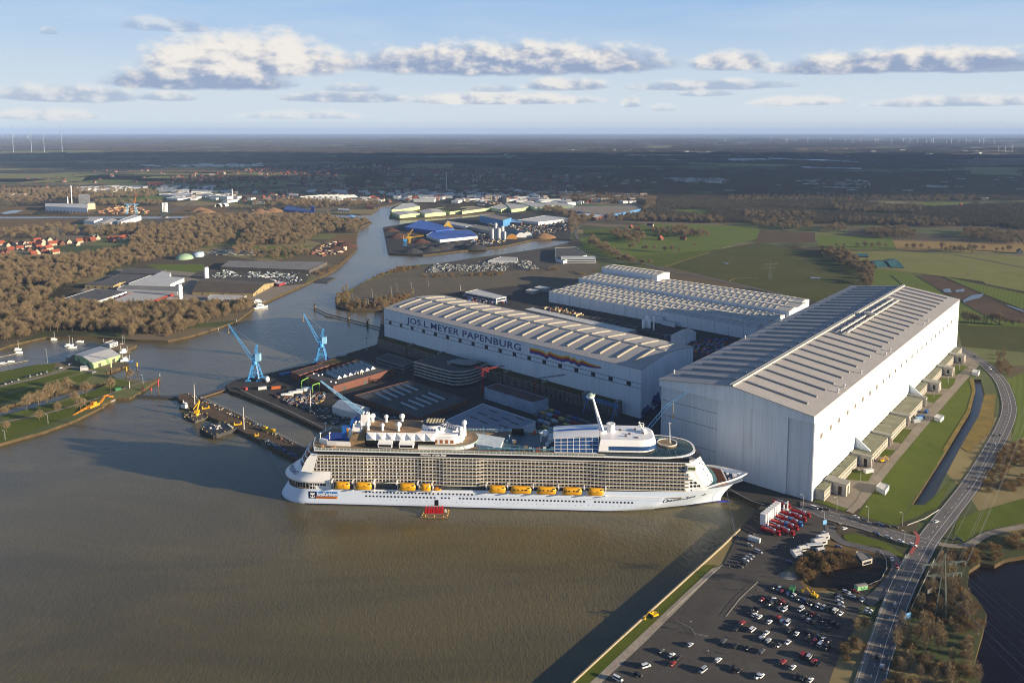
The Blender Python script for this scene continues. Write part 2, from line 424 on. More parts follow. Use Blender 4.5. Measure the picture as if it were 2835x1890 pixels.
def road(name, s, w, m, dz=.1, off=0., dash=None, sm=True):
    pts = line(s) if isinstance(s, str) else s
    if sm: pts = smooth(pts)
    if off:
        L, Rr = ribbon_pts(pts, abs(off) * 2, 0); pts = [Vector(p) for p in (L if off > 0 else Rr)]
    b_ = MB(); PN[0] += 1; dz += PN[0] * .004
    if dash:
        on, gap = dash; acc = 0
        for a, c in zip(pts, pts[1:]):
            L_ = (c - a).length; t = 0
            while t < L_:
                ph = (acc + t) % (on + gap)
                if ph < on:
                    e = min(L_, t + on - ph)
                    l, r = ribbon_pts([a + (c - a) * (t / L_), a + (c - a) * (e / L_)], w, GZ + dz)
                    b_.add([r[0], r[1], l[1], l[0]], [(0, 1, 2, 3)]); t = e + 1e-3
                else: t += on + gap - ph
            acc += L_
    else:
        l, r = ribbon_pts(pts, w, GZ + dz)
        b_.grid([r, l], smooth=False, flip=False)
    return tag(b_.build(name, m), kind='structure')
FIELDS = []
for s, m in [("D 1330,548 1490,513 1740,519 1750,545 1645,573 1400,592 1345,575", MEADOW), ("D 1400,592 1645,573 1535,613 1470,603", GRASS),
  ("D 1640,574 1745,556 1870,580 1990,622 2000,655 1960,690 1880,694 1535,613", OLIVE), ("D 1745,529 1872,534 1872,557 1735,557", BROWN),
  ("D 1876,539 2050,546 2058,574 1880,571", MEADOW), ("D 2050,552 2370,560 2370,582 2060,573", TAN), ("D 1885,577 2060,576 2370,590 2370,660 2130,630 2000,612 1890,590", YELL),
  ("D 2010,615 2120,632 2160,672 2205,690 2370,790 2200,740 2000,660", MEADOW), ("5 1340,880 1560,890 2000,1070 2350,1220 2360,1330 1990,1250 1750,1110", BROWN),
  ("5 1600,890 2350,1050 2360,1200 2000,1060", MEADOW), ("5 1900,885 2350,960 2360,1030 2000,960", YELL), ("5 1745,1130 1990,1255 2360,1330 2360,1360 1735,1335", MEADOW),
  ("5 1735,1345 2400,1362 2400,1600 1775,1540", OLIVE), ("K 2180,500 2250,480 2380,420 2380,1020 2230,1100 2265,800", MEADOW),
  ("K 1840,480 1880,520 1890,620 1840,800 1610,1180 1350,1580 860,1590 1180,1230 1560,780 1800,520", GRASS),
  ("E 1640,40 1470,290 1880,415 2050,160 2110,-20", GRASS), ("E 1890,400 2330,215 2500,-100 2330,80 2195,188 2060,188", GRASS),
  ("H 1090,90 1200,190 1300,150 1450,50 1800,-20 1800,-260 1300,-120 1120,-30", GRASS), ("6 0,572 330,502 520,490 480,562 0,692 -200,730 -200,620", GRASS),
  ("6 -200,780 0,715 640,562 760,572 0,775 -200,830", GRASS), ("6 -200,850 0,792 800,580 860,592 780,655 0,862 -200,920", GRASS),
  ("6 -200,1110 0,1045 720,800 985,690 1080,640 1240,660 1040,765 700,965 0,1225 -200,1270", GRASS), ("6 880,740 640,812 350,897 60,967 0,1030 720,790 1000,700", MEADOW),
  ("2 110,1032 130,985 480,970 430,1035", GRASS), ("2 1345,776 1900,776 1890,862 1600,872", MEADOW), ("3 0,612 570,602 420,642 0,642", MEADOW),
  ("3 100,712 200,662 460,672 330,712", GRASS), ("2 2150,482 2350,470 2360,550 2190,545", GRASS), ("2 900,160 1480,150 1500,195 1050,217", YELL),
  ("2 0,355 700,360 760,390 500,470 0,500", HEATH), ("2 0,240 400,240 300,310 0,318", HEATH), ("2 660,232 1500,240 1480,310 640,315", HEATH),
  ("2 1620,235 2100,240 2100,305 1600,305", HEATH), ("2 0,560 330,540 330,570 0,590", GRASS), ("2 400,1150 480,1080 560,1150 900,1160 560,1180", GRASS),
  ("4 1700,600 2350,610 2350,690 1900,650", MEADOW), ("4 1060,790 1330,780 1280,840 1060,830", GRASS), ("J 1100,415 1900,450 1890,465 1060,425", MEADOW),
  ("J 1840,395 2100,395 2080,420 1870,420", MEADOW), ("J 740,212 1350,222 1340,235 900,225", YELL), ("J 2050,235 2352,235 2352,280 2100,270", YELL),
  ("J 1130,435 1300,440 1250,452 1130,446", TAN), ("J 340,378 540,380 500,390 330,388", TAN), ("J 800,345 1000,345 1000,368 780,368", GRASS), ("I 640,372 760,372 760,400 470,400", MEADOW),
  ("I 300,290 400,285 380,305 290,310", YELL), ("I 0,165 500,160 500,172 0,178", YELL), ("J 640,138 760,136 740,146 620,148", YELL), ("E 1310,500 1420,490 1760,590 1990,740 1960,760 1700,640 1400,600 1320,550", GRASS),
  ("E 1150,560 1400,650 1700,700 1790,800 1780,960 1640,1080 1500,1100 900,1120 800,960 780,820 1000,700", HEATH), ("E 990,140 1150,90 1420,160 1380,230 1340,260", GRASS)]:
    patch('field', s, m); FIELDS.append(line(s))
rf_ = random.Random(17)
for _ in range(170):
    p = at('D', rf_.uniform(-50, 2400), 322 + 125 * rf_.random() ** 1.1); w_, h_, a_ = rf_.uniform(150, 520) * (.6 + p.y / 9000), rf_.uniform(70, 200) * (.6 + p.y / 7000), rf_.uniform(-.25, .25)
    if p.y < 5200 and -1500 < p.x < 3200 or 5200 < p.y < 7600 and rf_.random() < .7: continue
    q = [p + Vector((x * w_ * math.cos(a_) - y * h_ * math.sin(a_), x * w_ * math.sin(a_) + y * h_ * math.cos(a_), .2)) for x, y in ((-1, -1), (1, -.9), (.95, 1), (-1, .9))]
    b_ = MB(); b_.sheet(q); tag(b_.build('field', rf_.choice((YELL, TAN, MEADOW, BROWN, YELL, HEATH))), kind='structure'); FIELDS.append(q)
YARD = line("7 80,692 180,642 450,587 1000,464 1490,312 8 205,240 740,110 960,90 1400,20 4 940,1350 1090,1250 1880,1280 9 2350,340 5 740,980 1720,1110 K 1735,200 1910,350 1830,510 1560,780 1180,1230 900,1568 E 1640,40 1330,260 960,200 430,185 98,40") + \
    [shp(296, 43), shp(285, 49), shp(60, 49), shp(40, 62)] + line("7 990,1107 740,992 450,862 190,762 120,745")
b_ = MB(); b_.sheet([(p.x, p.y, GZ + .02) for p in YARD]); tag(b_.build('yard_paving', ASPH), kind='structure')
patch('parking_area', "3 872,1112 1000,960 1240,882 1560,802 1700,776 2100,726 4 730,962 900,922 1000,950 1150,1080 1230,1110 1100,1260 900,1350 8 1400,40 960,90 740,108 300,170 210,240", PARK, .06)
patch('car_park', "E 200,440 420,190 880,190 960,210 1160,420 1200,530 1060,690 800,800 640,920 800,960 900,1100 1150,1180 1340,1120 1560,1090 1620,1180 1500,1290 G 1330,520 1250,830 1100,1080 960,1420 900,1600 F 180,1600 600,1200 1900,0", LOT, .07)
patch('park_verge', "F 1650,10 1790,10 780,1000 160,1600 -60,1560", GRASS, .04)
patch('stone_strip', "F 1740,60 1860,30 880,1010 270,1580 120,1580", soil('pale_gravel', '#b3a78f', '#97897a', .2), .09)
patch('basin_yard', "3 1262,676 1210,435 1500,388 2000,344 4 0,679 300,649 400,632 960,700 940,780 930,880 760,875 570,884 3 2350,602 1580,691", ASPH, .05)
patch('timber_yard', "2 1100,820 1540,830 1890,862 2100,900 3 480,960 80,1138 2 2330,1160 1500,1160 560,1150 780,1000", CONC, .05)
patch('storage_yard', "3 -500,840 560,840 480,958 0,1010 -600,900", LOT, .07)
patch('scrap_yard', "3 480,690 620,590 800,500 965,500 960,640 900,702", HEATH, .05)
patch('harbour_yard', "4 0,1060 280,1026 730,960 800,960 800,1110 660,1170 0,1170 3 1600,860 1700,775", LOT, .09)
patch('service_yard', "K 1915,330 1935,370 1560,800 1180,1250 830,1700 700,1700 420,1600 1740,200", CONC, .07)
for s in ["K 1690,375 1780,370 1830,385 1720,470 1690,440", "K 1570,490 1720,490 1680,590 1590,590", "K 1440,640 1600,640 1530,730 1420,700", "K 1200,960 1330,970 1220,1100 1120,1080", "K 1030,1150 1160,1160 1100,1215 1010,1220", "K 760,1340 960,1350 900,1450 700,1430"]:
    patch('lawn', s, GRASS, .1)
patch('reed_bank', "K 1985,640 2090,640 2060,950 1840,1180 1760,1130 1930,840", BED, .05)
patch('reed_bank', "K 1840,500 1885,500 1900,600 1850,800 1620,1180 1590,1160 1820,790 1870,600", BED, .05)
MAIN = line("H 250,1640 440,1010 600,605 770,280 880,100 K 1830,1520 2000,1250 2150,980 2212,800 2190,650 2120,500 1960,345 1800,240 1700,190")
road('road', MAIN, 12.5, ROADM, .12)
for o_, d_ in ((5.6, None), (-5.6, None), (.6, (3, 6)), (-1.6, None)):
    road('road_marking', MAIN, .22, MARK, .16, o_, d_)
road('cycle_path', "H 130,1600 330,1010 470,640 600,385 640,310", 3.2, CONC, .13)
SIDE = line("E 840,205 1000,235 1150,300 1600,425 1950,545 2220,600 2330,640")
road('road', SIDE, 15, ROADM, .115)
road('road_marking', SIDE, .22, MARK, .16, .4, (3, 4)); road('road_marking', SIDE, .2, MARK, .16, 5.8); road('road_marking', SIDE, .2, MARK, .16, -6)
road('red_crossing', "E 2085,480 2125,545 2090,640 2040,720", 2.2, REDP, .17)
LOOP = line("E 1160,400 1190,500 1300,590 1480,640 1650,680 1800,720 1880,800 1890,900 1830,1000 1700,1150 1560,1260")
road('road', LOOP, 6.5, ROADM, .125)
road('gravel_path', "H 940,200 1100,222 1250,202 1400,112 1600,60 1800,25", 5, CONC, .11)
road('service_road', "K 1890,340 1780,500 1500,770 1280,1060 900,1530 E 1500,150 1380,270", 5, CONC, .14)
road('road', "9 1560,183 1900,240 2350,340 2700,420", 8, ROADM, .1)
road('road', "4 1010,880 985,820 1010,770 1100,730 1300,695 1500,645 1620,615 1690,540 1710,500", 9, ROADM, .1)
road('road', "4 1150,900 1300,960 1450,1060 1700,1130 9 1560,183", 8, ROADM, .1)
road('road', "2 1500,335 1640,265 1800,205", 11, ROADM, .1)
road('road', "6 -100,720 300,640 560,560 650,530 900,575", 6, CONC, .11)
road('path', "6 -100,1060 350,975 700,880 950,800 1250,690 1360,655", 4, CONC, .11)
road('field_path', "9 1480,130 1700,60 1900,-5", 3, TAN, .06); road('field_path', "9 2080,265 2140,240 2350,232", 3, TAN, .06)
road('farm_road', "5 360,635 1150,655 1700,690 2350,810", 5, ROADM, .08)
road('field_ditch', "5 1340,880 1750,1120 2150,1345", 2, mat('ditch_mud', '#2f2a1e', .9, .2), .09); road('field_ditch', "5 1590,892 2350,1235", 2, MATS['ditch_mud'], .09); road('field_ditch', "5 1115,880 1240,985", 2, MATS['ditch_mud'], .09)
PUD = water_material('field_puddle', '#4a4638', '#555555', 1., .02)
for s in ["5 1590,1010 1660,1000 1680,1040 1610,1035", "5 1700,1020 1790,1005 1800,1030 1720,1035", "5 1780,1110 1860,1065 1980,1050 1940,1090 1850,1110 1790,1130", "5 2180,1150 2340,1200 2350,1220 2200,1165", "5 360,895 460,900 450,910 370,910", "9 2010,92 2095,95 2050,104", "2 0,300 120,275 215,275 150,300 40,312"]:
    patch('puddle', s, PUD, .12)
# ---------------------------------------------------------------- cladding
def clad(name, col, col2, scale=2., dirt=.25, rough=.5):
    m, n, b = base(name)
    P = n.new('ShaderNodeTexCoord').outputs['Object']
    sx = n.new('ShaderNodeSeparateXYZ'); n.put(sx.inputs[0], P)
    u = n.m('ADD', sx.outputs[0], sx.outputs[1])
    pan = n.m('GREATER_THAN', n.m('FRACT', n.m('MULTIPLY', u, 1 / scale)), .93)
    st = n.noise(n.map(P, (.22, .22, .018)), 1., 5, .65)
    c = n.mix(n.m('MULTIPLY', n.rng(st, .45, .8), dirt), lin(col), lin(col2))
    tone = n.new('ShaderNodeTexWhiteNoise', noise_dimensions='1D'); n.put(tone.inputs[1], n.m('FLOOR', n.m('MULTIPLY', u, 1 / (scale * 3))))
    c = n.mix(n.m('MULTIPLY', tone.outputs[0], .2), c, tuple(x * .75 for x in lin(col)[:3]) + (1,))
    c = n.mix(n.m('MULTIPLY', pan, .3), c, tuple(x * .5 for x in lin(col)[:3]) + (1,))
    run = n.noise(n.map(P, (.5, .5, .012), loc=(3, 7, 1)), 1., 4, .7); c = n.mix(n.m('MULTIPLY', n.rng(run, .56, .78), .4), c, lin('#6f7767'))
    n.put(b.inputs['Base Color'], c); b.inputs['Roughness'].default_value = rough; b.inputs['Specular IOR Level'].default_value = .3
    return m
HALLW = clad('hall_cladding', '#d6dcdf', '#8b9690', 2.4)
HALLD = clad('hall_door_cladding', '#c8cfd2', '#8f9897', 7., .3)
HROOF = clad('hall_roof_sheet', '#aba59c', '#8a857d', 4.5, .5, .7)
HROOF2 = clad('roof_sheet_pale', '#b8b3a8', '#8f8a80', 6., .5, .7)
RIB = mat('skylight_glazing', '#a89f8a', .35, .12, .15)
RIBG = mat('rib_grey', '#8f8c86', .5, .12, .15)
GUT = mat('ridge_gutter', '#c8c1b2', .5, .12)
WDARK = mat('window_dark', '#2c2a26', .15, .1, spec=.6)
WIN6 = mat('window_amber', '#6b5a38', .2, .15, .4, spec=.6)
NAVY = mat('sign_blue', '#20386e', .5, .06)
STRIP = mat('band_blue', '#34496a', .5, .08)
CONCR = mat('concrete', '#b5ad9f', .85, .14, .3)
CONCD = mat('concrete_grey', '#8b877c', .85, .14, .3)
MOSS = mat('mossy_roof', '#3f4026', .95, .25, .25, spec=.05, col2='#57543a')
BRICK = mat('red_brick', '#6b4437', .85, .14, .3)
FELT = mat('roof_felt', '#3b3d3d', .9, .22, .08, col2='#54524e')
FELTG = mat('roof_felt_grey', '#807d75', .9, .15, .06)
WHITE = mat('white_paint', '#dcdcd8', .4, .05)
GLASS = mat('glass_dark', '#1d2a33', .06, .1, .2, spec=.8)
STEEL = mat('steel_grey', '#7c8084', .45, .1, metal=.4)
def onp(k, x, y, M, ax, val):
    """Where the line of sight through a picture point meets a plane of a local frame."""
    Mi = M.inverted(); o = Mi @ Vector((0, 0, H)); d = Mi.to_3x3() @ ray(k, x, y)
    t = (val - o[ax]) / d[ax]
    return o + d * t
def frame(x, y, a): return Matrix.Translation((x, y, 0)) @ Matrix.Rotation(-a, 4, 'Z')
def text_mesh(s, size, depth=.1, bold=0., shear=0., spacing=1.):
    cu = bpy.data.curves.new('txt', 'FONT'); cu.body = s; cu.size = size; cu.extrude = depth; cu.offset = bold; cu.shear = shear; cu.space_character = spacing; cu.resolution_u = 3
    o = bpy.data.objects.new('txt', cu); C.objects.link(o)
    dg = bpy.context.evaluated_depsgraph_get(); me = bpy.data.meshes.new_from_object(o.evaluated_get(dg))
    bpy.data.objects.remove(o); bpy.data.curves.remove(cu)
    return me
def text_part(name, s, x0, x1, z0, z1, y, parent, m, bold=.03, shear=0., M=None, spacing=1.):
    """Flat lettering fitted to a box of the local XZ plane, facing -Y."""
    me = text_mesh(s, 1., .02, bold, shear, spacing)
    xs = [v.co.x for v in me.vertices]; ys = [v.co.y for v in me.vertices]
    a, b_ = min(xs), max(xs); ye = [v.co.y for v in text_mesh('E', 1., .02, bold).vertices]; c, d = min(ye), max(ye)
    for v in me.vertices:
        p = Vector((x0 + (v.co.x - a) / (b_ - a) * (x1 - x0), y - v.co.z * 3, z0 + (v.co.y - c) / (d - c) * (z1 - z0)))
        v.co = M(p) if M else p
    me.materials.append(m); o = bpy.data.objects.new(name, me); C.objects.link(o); o.parent = parent
    return o
# ---------------------------------------------------------------- great hall on the right
A6 = .709; M6 = frame(214.27, 525.18, A6)
h6 = empty('shipyard_hall', (214.27, 525.18, 0), -A6, 'huge white shipbuilding hall on the right with sunlit long wall and grey ribbed roof', 'hall', 'great shipbuilding halls')
W, L, E6, RZ = 123.6, 495., 67.1, 75.5
b = MB()
prof = [(0, 2.3), (0, E6), (-W / 2, RZ - .5), (-W, E6), (-W, 2.3)]
b.add([(x, 3.0, z) for x, z in prof] + [(x, L, z) for x, z in prof], [(0, 5, 6, 1), (3, 8, 9, 4), (0, 1, 2, 3, 4), (9, 8, 7, 6, 5)])
b.build('wall', HALLW, h6)
b = MB()
sl = (RZ - E6) / (W / 2)
for s0, s1 in ((0.7, -W / 2), (-W - .7, -W / 2)):
    zz = lambda x: RZ - abs(x + W / 2) * sl
    b.add([(s0, -1.2, zz(s0)), (s0, L + .5, zz(s0)), (s1, L + .5, RZ), (s1, -1.2, RZ), (s0, -1.2, zz(s0) - .6), (s0, L + .5, zz(s0) - .6), (s1, L + .5, RZ - .6), (s1, -1.2, RZ - .6)],
          [(0, 1, 2, 3) if s0 > -1 else (3, 2, 1, 0), (0, 4, 5, 1), (0, 3, 7, 4), (1, 5, 6, 2)])
roof6 = b.build('roof', HROOF, h6)
for side in (-1, 1):
    for i in range(25):
        y = 16.8 + i * 19.35; b = MB(); xs = (-10.2, -57.5) if side > 0 else (-W + 10.2, -W + 57.5)
        r = 1.35; n_ = 6; rows = []
        for x in xs:
            z = RZ - abs(x + W / 2) * sl
            rows.append([(x, y - r * 1.1 * math.cos(math.pi * k / n_), z - .1 + r * math.sin(math.pi * k / n_)) for k in range(n_ + 1)])
        b.grid(rows, flip=side < 0)
        for rw in rows: b.add(rw, [tuple(range(n_ + 1))])
        b.build('roof_rib', RIBG, roof6)
b = MB(); b.b0(-W / 2 - 1.4, -W / 2 - .6, -1, L, RZ - .4, RZ + .9); b.b0(-W / 2 + .6, -W / 2 + 1.6, -1, L, RZ - .4, RZ + 1.0); b.build('ridge_gutter', GUT, roof6)
b = MB()
b.add([(.3, 0, 61.3), (.3, 0, E6), (-W / 2, 0, RZ - .7), (-W - .3, 0, E6), (-W - .3, 0, 61.3), (.3, 3, 61.3), (-W - .3, 3, 61.3), (.3, 3, E6), (-W - .3, 3, E6)],
      [(0, 1, 2, 3, 4), (5, 0, 4, 6), (0, 5, 7, 1), (4, 3, 8, 6)])
b.build('fascia', HALLW, h6)
dr = MB(); dr.b0(-W + .4, -74.3, 2.2, 2.99, 2.3, 61.2); d1 = dr.build('door', HALLD, h6)
sm_ = MB()
for z in (18.5, 37, 49.5): sm_.b0(-W + .5, -74.4, 2.12, 2.199, z, z + .35)
sm_.build('door_joint', mat('joint_dark', '#5a6268', .8, .1), d1)
dr = MB(); dr.b0(-73.9, -18.6, 1.6, 2.99, 2.3, 61.2); dr.build('door', HALLW, h6)
dr = MB(); dr.b0(-18.2, -.4, 2.5, 2.99, 2.3, 61.2); dr.build('door', HALLD, h6)
for i in range(24):
    y = 17.9 + i * 19.9; wb = MB(); wb.b0(.0, .12, y - 2.3, y + 2.3, 45.2, 48.8); wo = wb.build('window', WIN6, h6)
    wb = MB()
    for q in (-.8, .8): wb.b0(.12, .2, y + q - .12, y + q + .12, 45.2, 48.8)
    wb.build('glazing_bar', HALLW, wo)
# roof crane rails and cart
gr = MB()
zz = lambda x: RZ - abs(x + W / 2) * sl
for x in (-50.4, -44.4):
    gr.b0(x - .6, x + .6, 217, 402, zz(x) + 1.6, zz(x) + 2.9)
    for i in range(12): gr.b0(x - .25, x + .25, 218 + i * 16.6, 218.5 + i * 16.6, zz(x) - .1, zz(x) + 1.6)
gr.b0(-53, -42, 300, 304, zz(-48) + 3, zz(-48) + 5); gr.b0(-52, -48, 304, 312, zz(-50) + 1, zz(-50) + 4)
gr.build('roof_rail', GUT, roof6)
for x, y in [(-2.5, 60), (-2.5, 75), (-3, 120), (-2.5, 190), (-2.5, 205), (-2.6, 330), (-2.5, 350), (-W + 2, 20), (-W + 2, 160), (-W + 2, 250)]:
    v = MB(); v.lathe([(.6, -.3), (.6, 2), (.9, 2.1), (.9, 2.6), (.01, 2.9)], (x, y, zz(x)), 8); v.build('roof_vent', WHITE, roof6)
# annex along the sunlit wall
an = empty('service_annex', M6 @ Vector((0, 0, 0)), -A6, 'low concrete annex with stair towers along the sunlit wall of the great hall', 'annex')
b = MB()
for x, y0, y1 in ((6.8, 8, 96), (14.4, 96, 262), (6.8, 262, 487)): b.prism([(.25, y0 + .01), (x, y0 + .01), (x, y1 - .01), (.25, y1 - .01)], 2.3, 10.2)
b.build('wall', CONCR, an)
b = MB()
for x, y0, y1 in ((6.8, 8, 96), (14.4, 96, 262), (6.8, 262, 487)):
    b.b0(.26, x + .25, y0, y1 - .02, 10.21, 10.6)
    k = int((y1 - y0) / 9)
    for i in range(k): b.b0(.26, 2.2, y0 + 4 + i * 9, y0 + 4.3 + i * 9, 10.61, 11.1)
b.build('roof', mat('annex_roof', '#7c7a63', .95, .2, .15, col2='#5d5d48'), an)
for x, y0, y1 in ((6.8, 9, 22), (6.8, 38, 82), (14.4, 98, 140), (14.4, 150, 200), (14.4, 210, 262), (6.8, 276, 318), (6.8, 334, 383), (6.8, 398, 444), (6.8, 460, 486)):
    for z in (4.2, 7.6):
        q = MB(); q.b0(x + .02, x + .12, y0, y1, z, z + 1.3); wo = q.build('window_band', mat('annex_glazing', '#8f8a7c', .3, .15, .8, col2='#55534b'), an)
        q = MB()
        for i in range(int((y1 - y0) / 7)): q.b0(x + .121, x + .3, y0 + i * 7, y0 + i * 7 + .5, z - .4, z + 1.7)
        q.build('pier', CONCR, wo)
for y, w_ in ((30, 9), (90, 5), (146, 5), (205, 5), (268, 5), (325, 10), (390, 9), (450, 9)):
    q = MB(); q.b0(1, 16.6, y - w_ / 2, y + w_ / 2, 2.3, 11.3); t_ = q.build('stair_tower', CONCR, an)
    q = MB(); q.b0(.9, 16.9, y - w_ / 2 - .2, y + w_ / 2 + .2, 11.3, 11.7); q.build('roof', CONCD, t_)
    q = MB(); q.b0(16.61, 16.7, y - 1.2, y + 1.2, 3, 9.5); q.b0(11, 13.5, y - w_ / 2 - .1, y - w_ / 2 - .01, 3, 9.5); q.build('window', WDARK, t_)
for y in (101.5, 272):
    q = MB(); q.add([(.2, y, 2.3), (12, y, 2.3), (12, y, 11), (.2, y, 20), (.2, y + 1.3, 2.3), (12, y + 1.3, 2.3), (12, y + 1.3, 11), (.2, y + 1.3, 20)],
                    [(0, 1, 2, 3), (7, 6, 5, 4), (3, 2, 6, 7), (1, 5, 6, 2)]); q.build('buttress', HALLW, an)
# ---------------------------------------------------------------- hall with the sign
A5 = .719; M5 = frame(119.18, 686.2, A5)
h5 = empty('shipyard_hall', (119.18, 686.2, 0), -A5, 'long white shipbuilding hall with blue lettering and a painted ribbon on its wall', 'hall', 'great shipbuilding halls')
L5, W5, E5 = 368.9, 99.7, 49.4
NS = 12
def rz5(y): return E5 + 5.6 * (1 - abs((y - W5 / 2) / (W5 / 2)) ** 1.4)
pr = [(W5 * i / NS, rz5(W5 * i / NS) - .3) for i in range(NS + 1)]
b = MB(); k = len(pr) + 2
ring = [(0, 2.3)] + pr + [(W5, 2.3)]
b.add([(0, y, z) for y, z in ring] + [(-L5, y, z) for y, z in ring], [tuple(reversed(range(k))), tuple(range(k, 2 * k)), (0, 1, k + 1, k)[::-1], (k - 2, k - 1, 2 * k - 1, 2 * k - 2)[::-1]])
b.build('wall', HALLW, h5)
b = MB()
yy = [-.6] + [W5 * i / NS for i in range(1, NS)] + [W5 + .6]
b.grid([[(x, y, rz5(y)) for y in yy] for x in (.4, -L5 - .4)], smooth=True, flip=False)
b.grid([[(x, -.6, z) for x in (.4, -L5 - .4)] for z in (E5 - .6, rz5(-.6))], smooth=False)
b.grid([[(.4, y, rz5(y) - q) for y in yy] for q in (1., 0)], smooth=False)
roof5 = b.build('roof', HROOF, h5)
for i in range(18):
    x = -14.6 - i * 19.95
    for y0, y1 in ((11, 47), (54, 88)):
        b = MB(); r = 1.35; rows = []
        for j in range(7):
            y = y0 + (y1 - y0) * j / 6
            rows.append([(x + r * 1.15 * math.cos(math.pi * k / 6), y, rz5(y) - .1 + r * math.sin(math.pi * k / 6)) for k in range(7)])
        b.grid(rows)
        for rw in (rows[0], rows[-1]): b.add(rw, [tuple(range(7))])
        b.build('skylight', RIB, roof5)
b = MB(); b.b0(-L5 + 2, -4, 49.6, 50.3, rz5(50) - .2, rz5(50) + .9); b.b0(-L5 + 2, -4, 51.2, 51.9, rz5(50) - .2, rz5(50) + .9); b.build('ridge_gutter', GUT, roof5)
for i in range(18):
    x = -13.2 - i * 20.25; q = MB(); q.b0(x - 2.4, x + 2.4, -.12, -.0, 31.3, 35.0); wo = q.build('window', WDARK, h5)
    q = MB(); q.b0(x - .15, x + .15, -.2, -.12, 31.3, 35); q.build('glazing_bar', STRIP, wo)
b = MB(); b.b0(-L5, 0, -.06, -.0, 35.2, 35.7); b.b0(-L5, 0, -.06, -.0, 30.6, 31.1); b.build('wall_stripe', STRIP, h5)
text_part('sign_lettering', 'JOS.L.MEYER PAPENBURG', -326.4, -145.9, 38.3, 45.5, -.1, h5, NAVY, .012, spacing=1.07)
up = [(1570, 610), (1650, 625), (1700, 645), (1725, 668), (1750, 643), (1790, 665), (1870, 690), (1925, 683), (1955, 710), (1975, 700), (2025, 738), (2045, 718), (2110, 750), (2170, 772), (2232, 787)]
tops = [onp('8', x, y, M5, 1, 0) for x, y in up]
for nm, lo, hi, cc in (('ribbon_yellow', 1.9, 0, '#e0b128'), ('ribbon_red', 3.9, 1.9, '#b3352d'), ('ribbon_blue', 6., 3.9, '#2c3a86')):
    q = MB(); n_ = len(tops); rows = []
    for a in (lo, hi):
        rows.append([(p.x - (.5 if i == 0 else 0), -.1, p.z - a * (1 if i < n_ - 3 else (1 - (i - n_ + 4) * .24))) for i, p in enumerate(tops)])
    q.grid(rows, smooth=False); q.build('painted_ribbon', mat(nm, cc, .55, .08), h5)
# mural of breaking waves on the end wall: plain wave bands
for j, (cc, h0, am) in enumerate((('#33568a', 13, 5), ('#24406f', 9, 4.), ('#8fa9c2', 6.5, 2.2), ('#1d2f52', 4.5, 2.))):
    q = MB(); rows = [[], []]
    for i in range(33):
        y = 1 + i * 1.45; z = 2.4 + (h0 + am * math.sin(i * .42 + j * 1.3) + am * .5 * math.sin(i * .95 + j)) * (.35 + .65 * min(1, i / 14))
        rows[0].append((.05 + j * .03, y, 2.4)); rows[1].append((.05 + j * .03, y, z))
    q.grid(rows, smooth=False); q.build('painted_wave', mat('mural%d' % j, cc, .6, .1), h5)
# office strip in front of it
of = empty('office_strip', (119.18, 686.2, 0), -A5, 'four storey brick office strip with mossy flat roof under the lettered hall', 'office building')
OFFW = mat('office_facade', '#77675a', .8, .15, .3)
x = -368
i = 0
while x < -24:
    w_ = min(47 if i else 52, -24 - x)
    q = MB(); q.b0(x, x + w_, -11, -.3, 2.3, 13.6); seg = q.build('wall', OFFW, of)
    q = MB(); q.b0(x - .2, x + w_ + .2, -11.3, -.3, 13.6, 14.3); q.build('roof', MOSS, seg)
    q = MB()
    for z in (4., 6.9, 9.8): q.b0(x + 1, x + w_ - 1, -11.06, -11.0, z, z + 1.7)
    wb = q.build('window_band', GLASS, seg)
    q = MB()
    for z in (4., 6.9, 9.8):
        q.b0(x + 1, x + w_ - 1, -11.16, -11.07, z + .8, z + .93)
        for j in range(int((w_ - 2) / 1.6)): q.b0(x + 1.4 + j * 1.6, x + 1.62 + j * 1.6, -11.16, -11.07, z, z + 1.7)
    q.build('window_frame', mat('frame_pale', '#a9a9a2', .6, .1), wb)
    q = MB(); q.b0(x + w_ + .3, x + w_ + 3.7, -9, -.3, 2.3, 15.4); q.build('stair_tower', CONCD, of)
    x += w_ + 4; i += 1
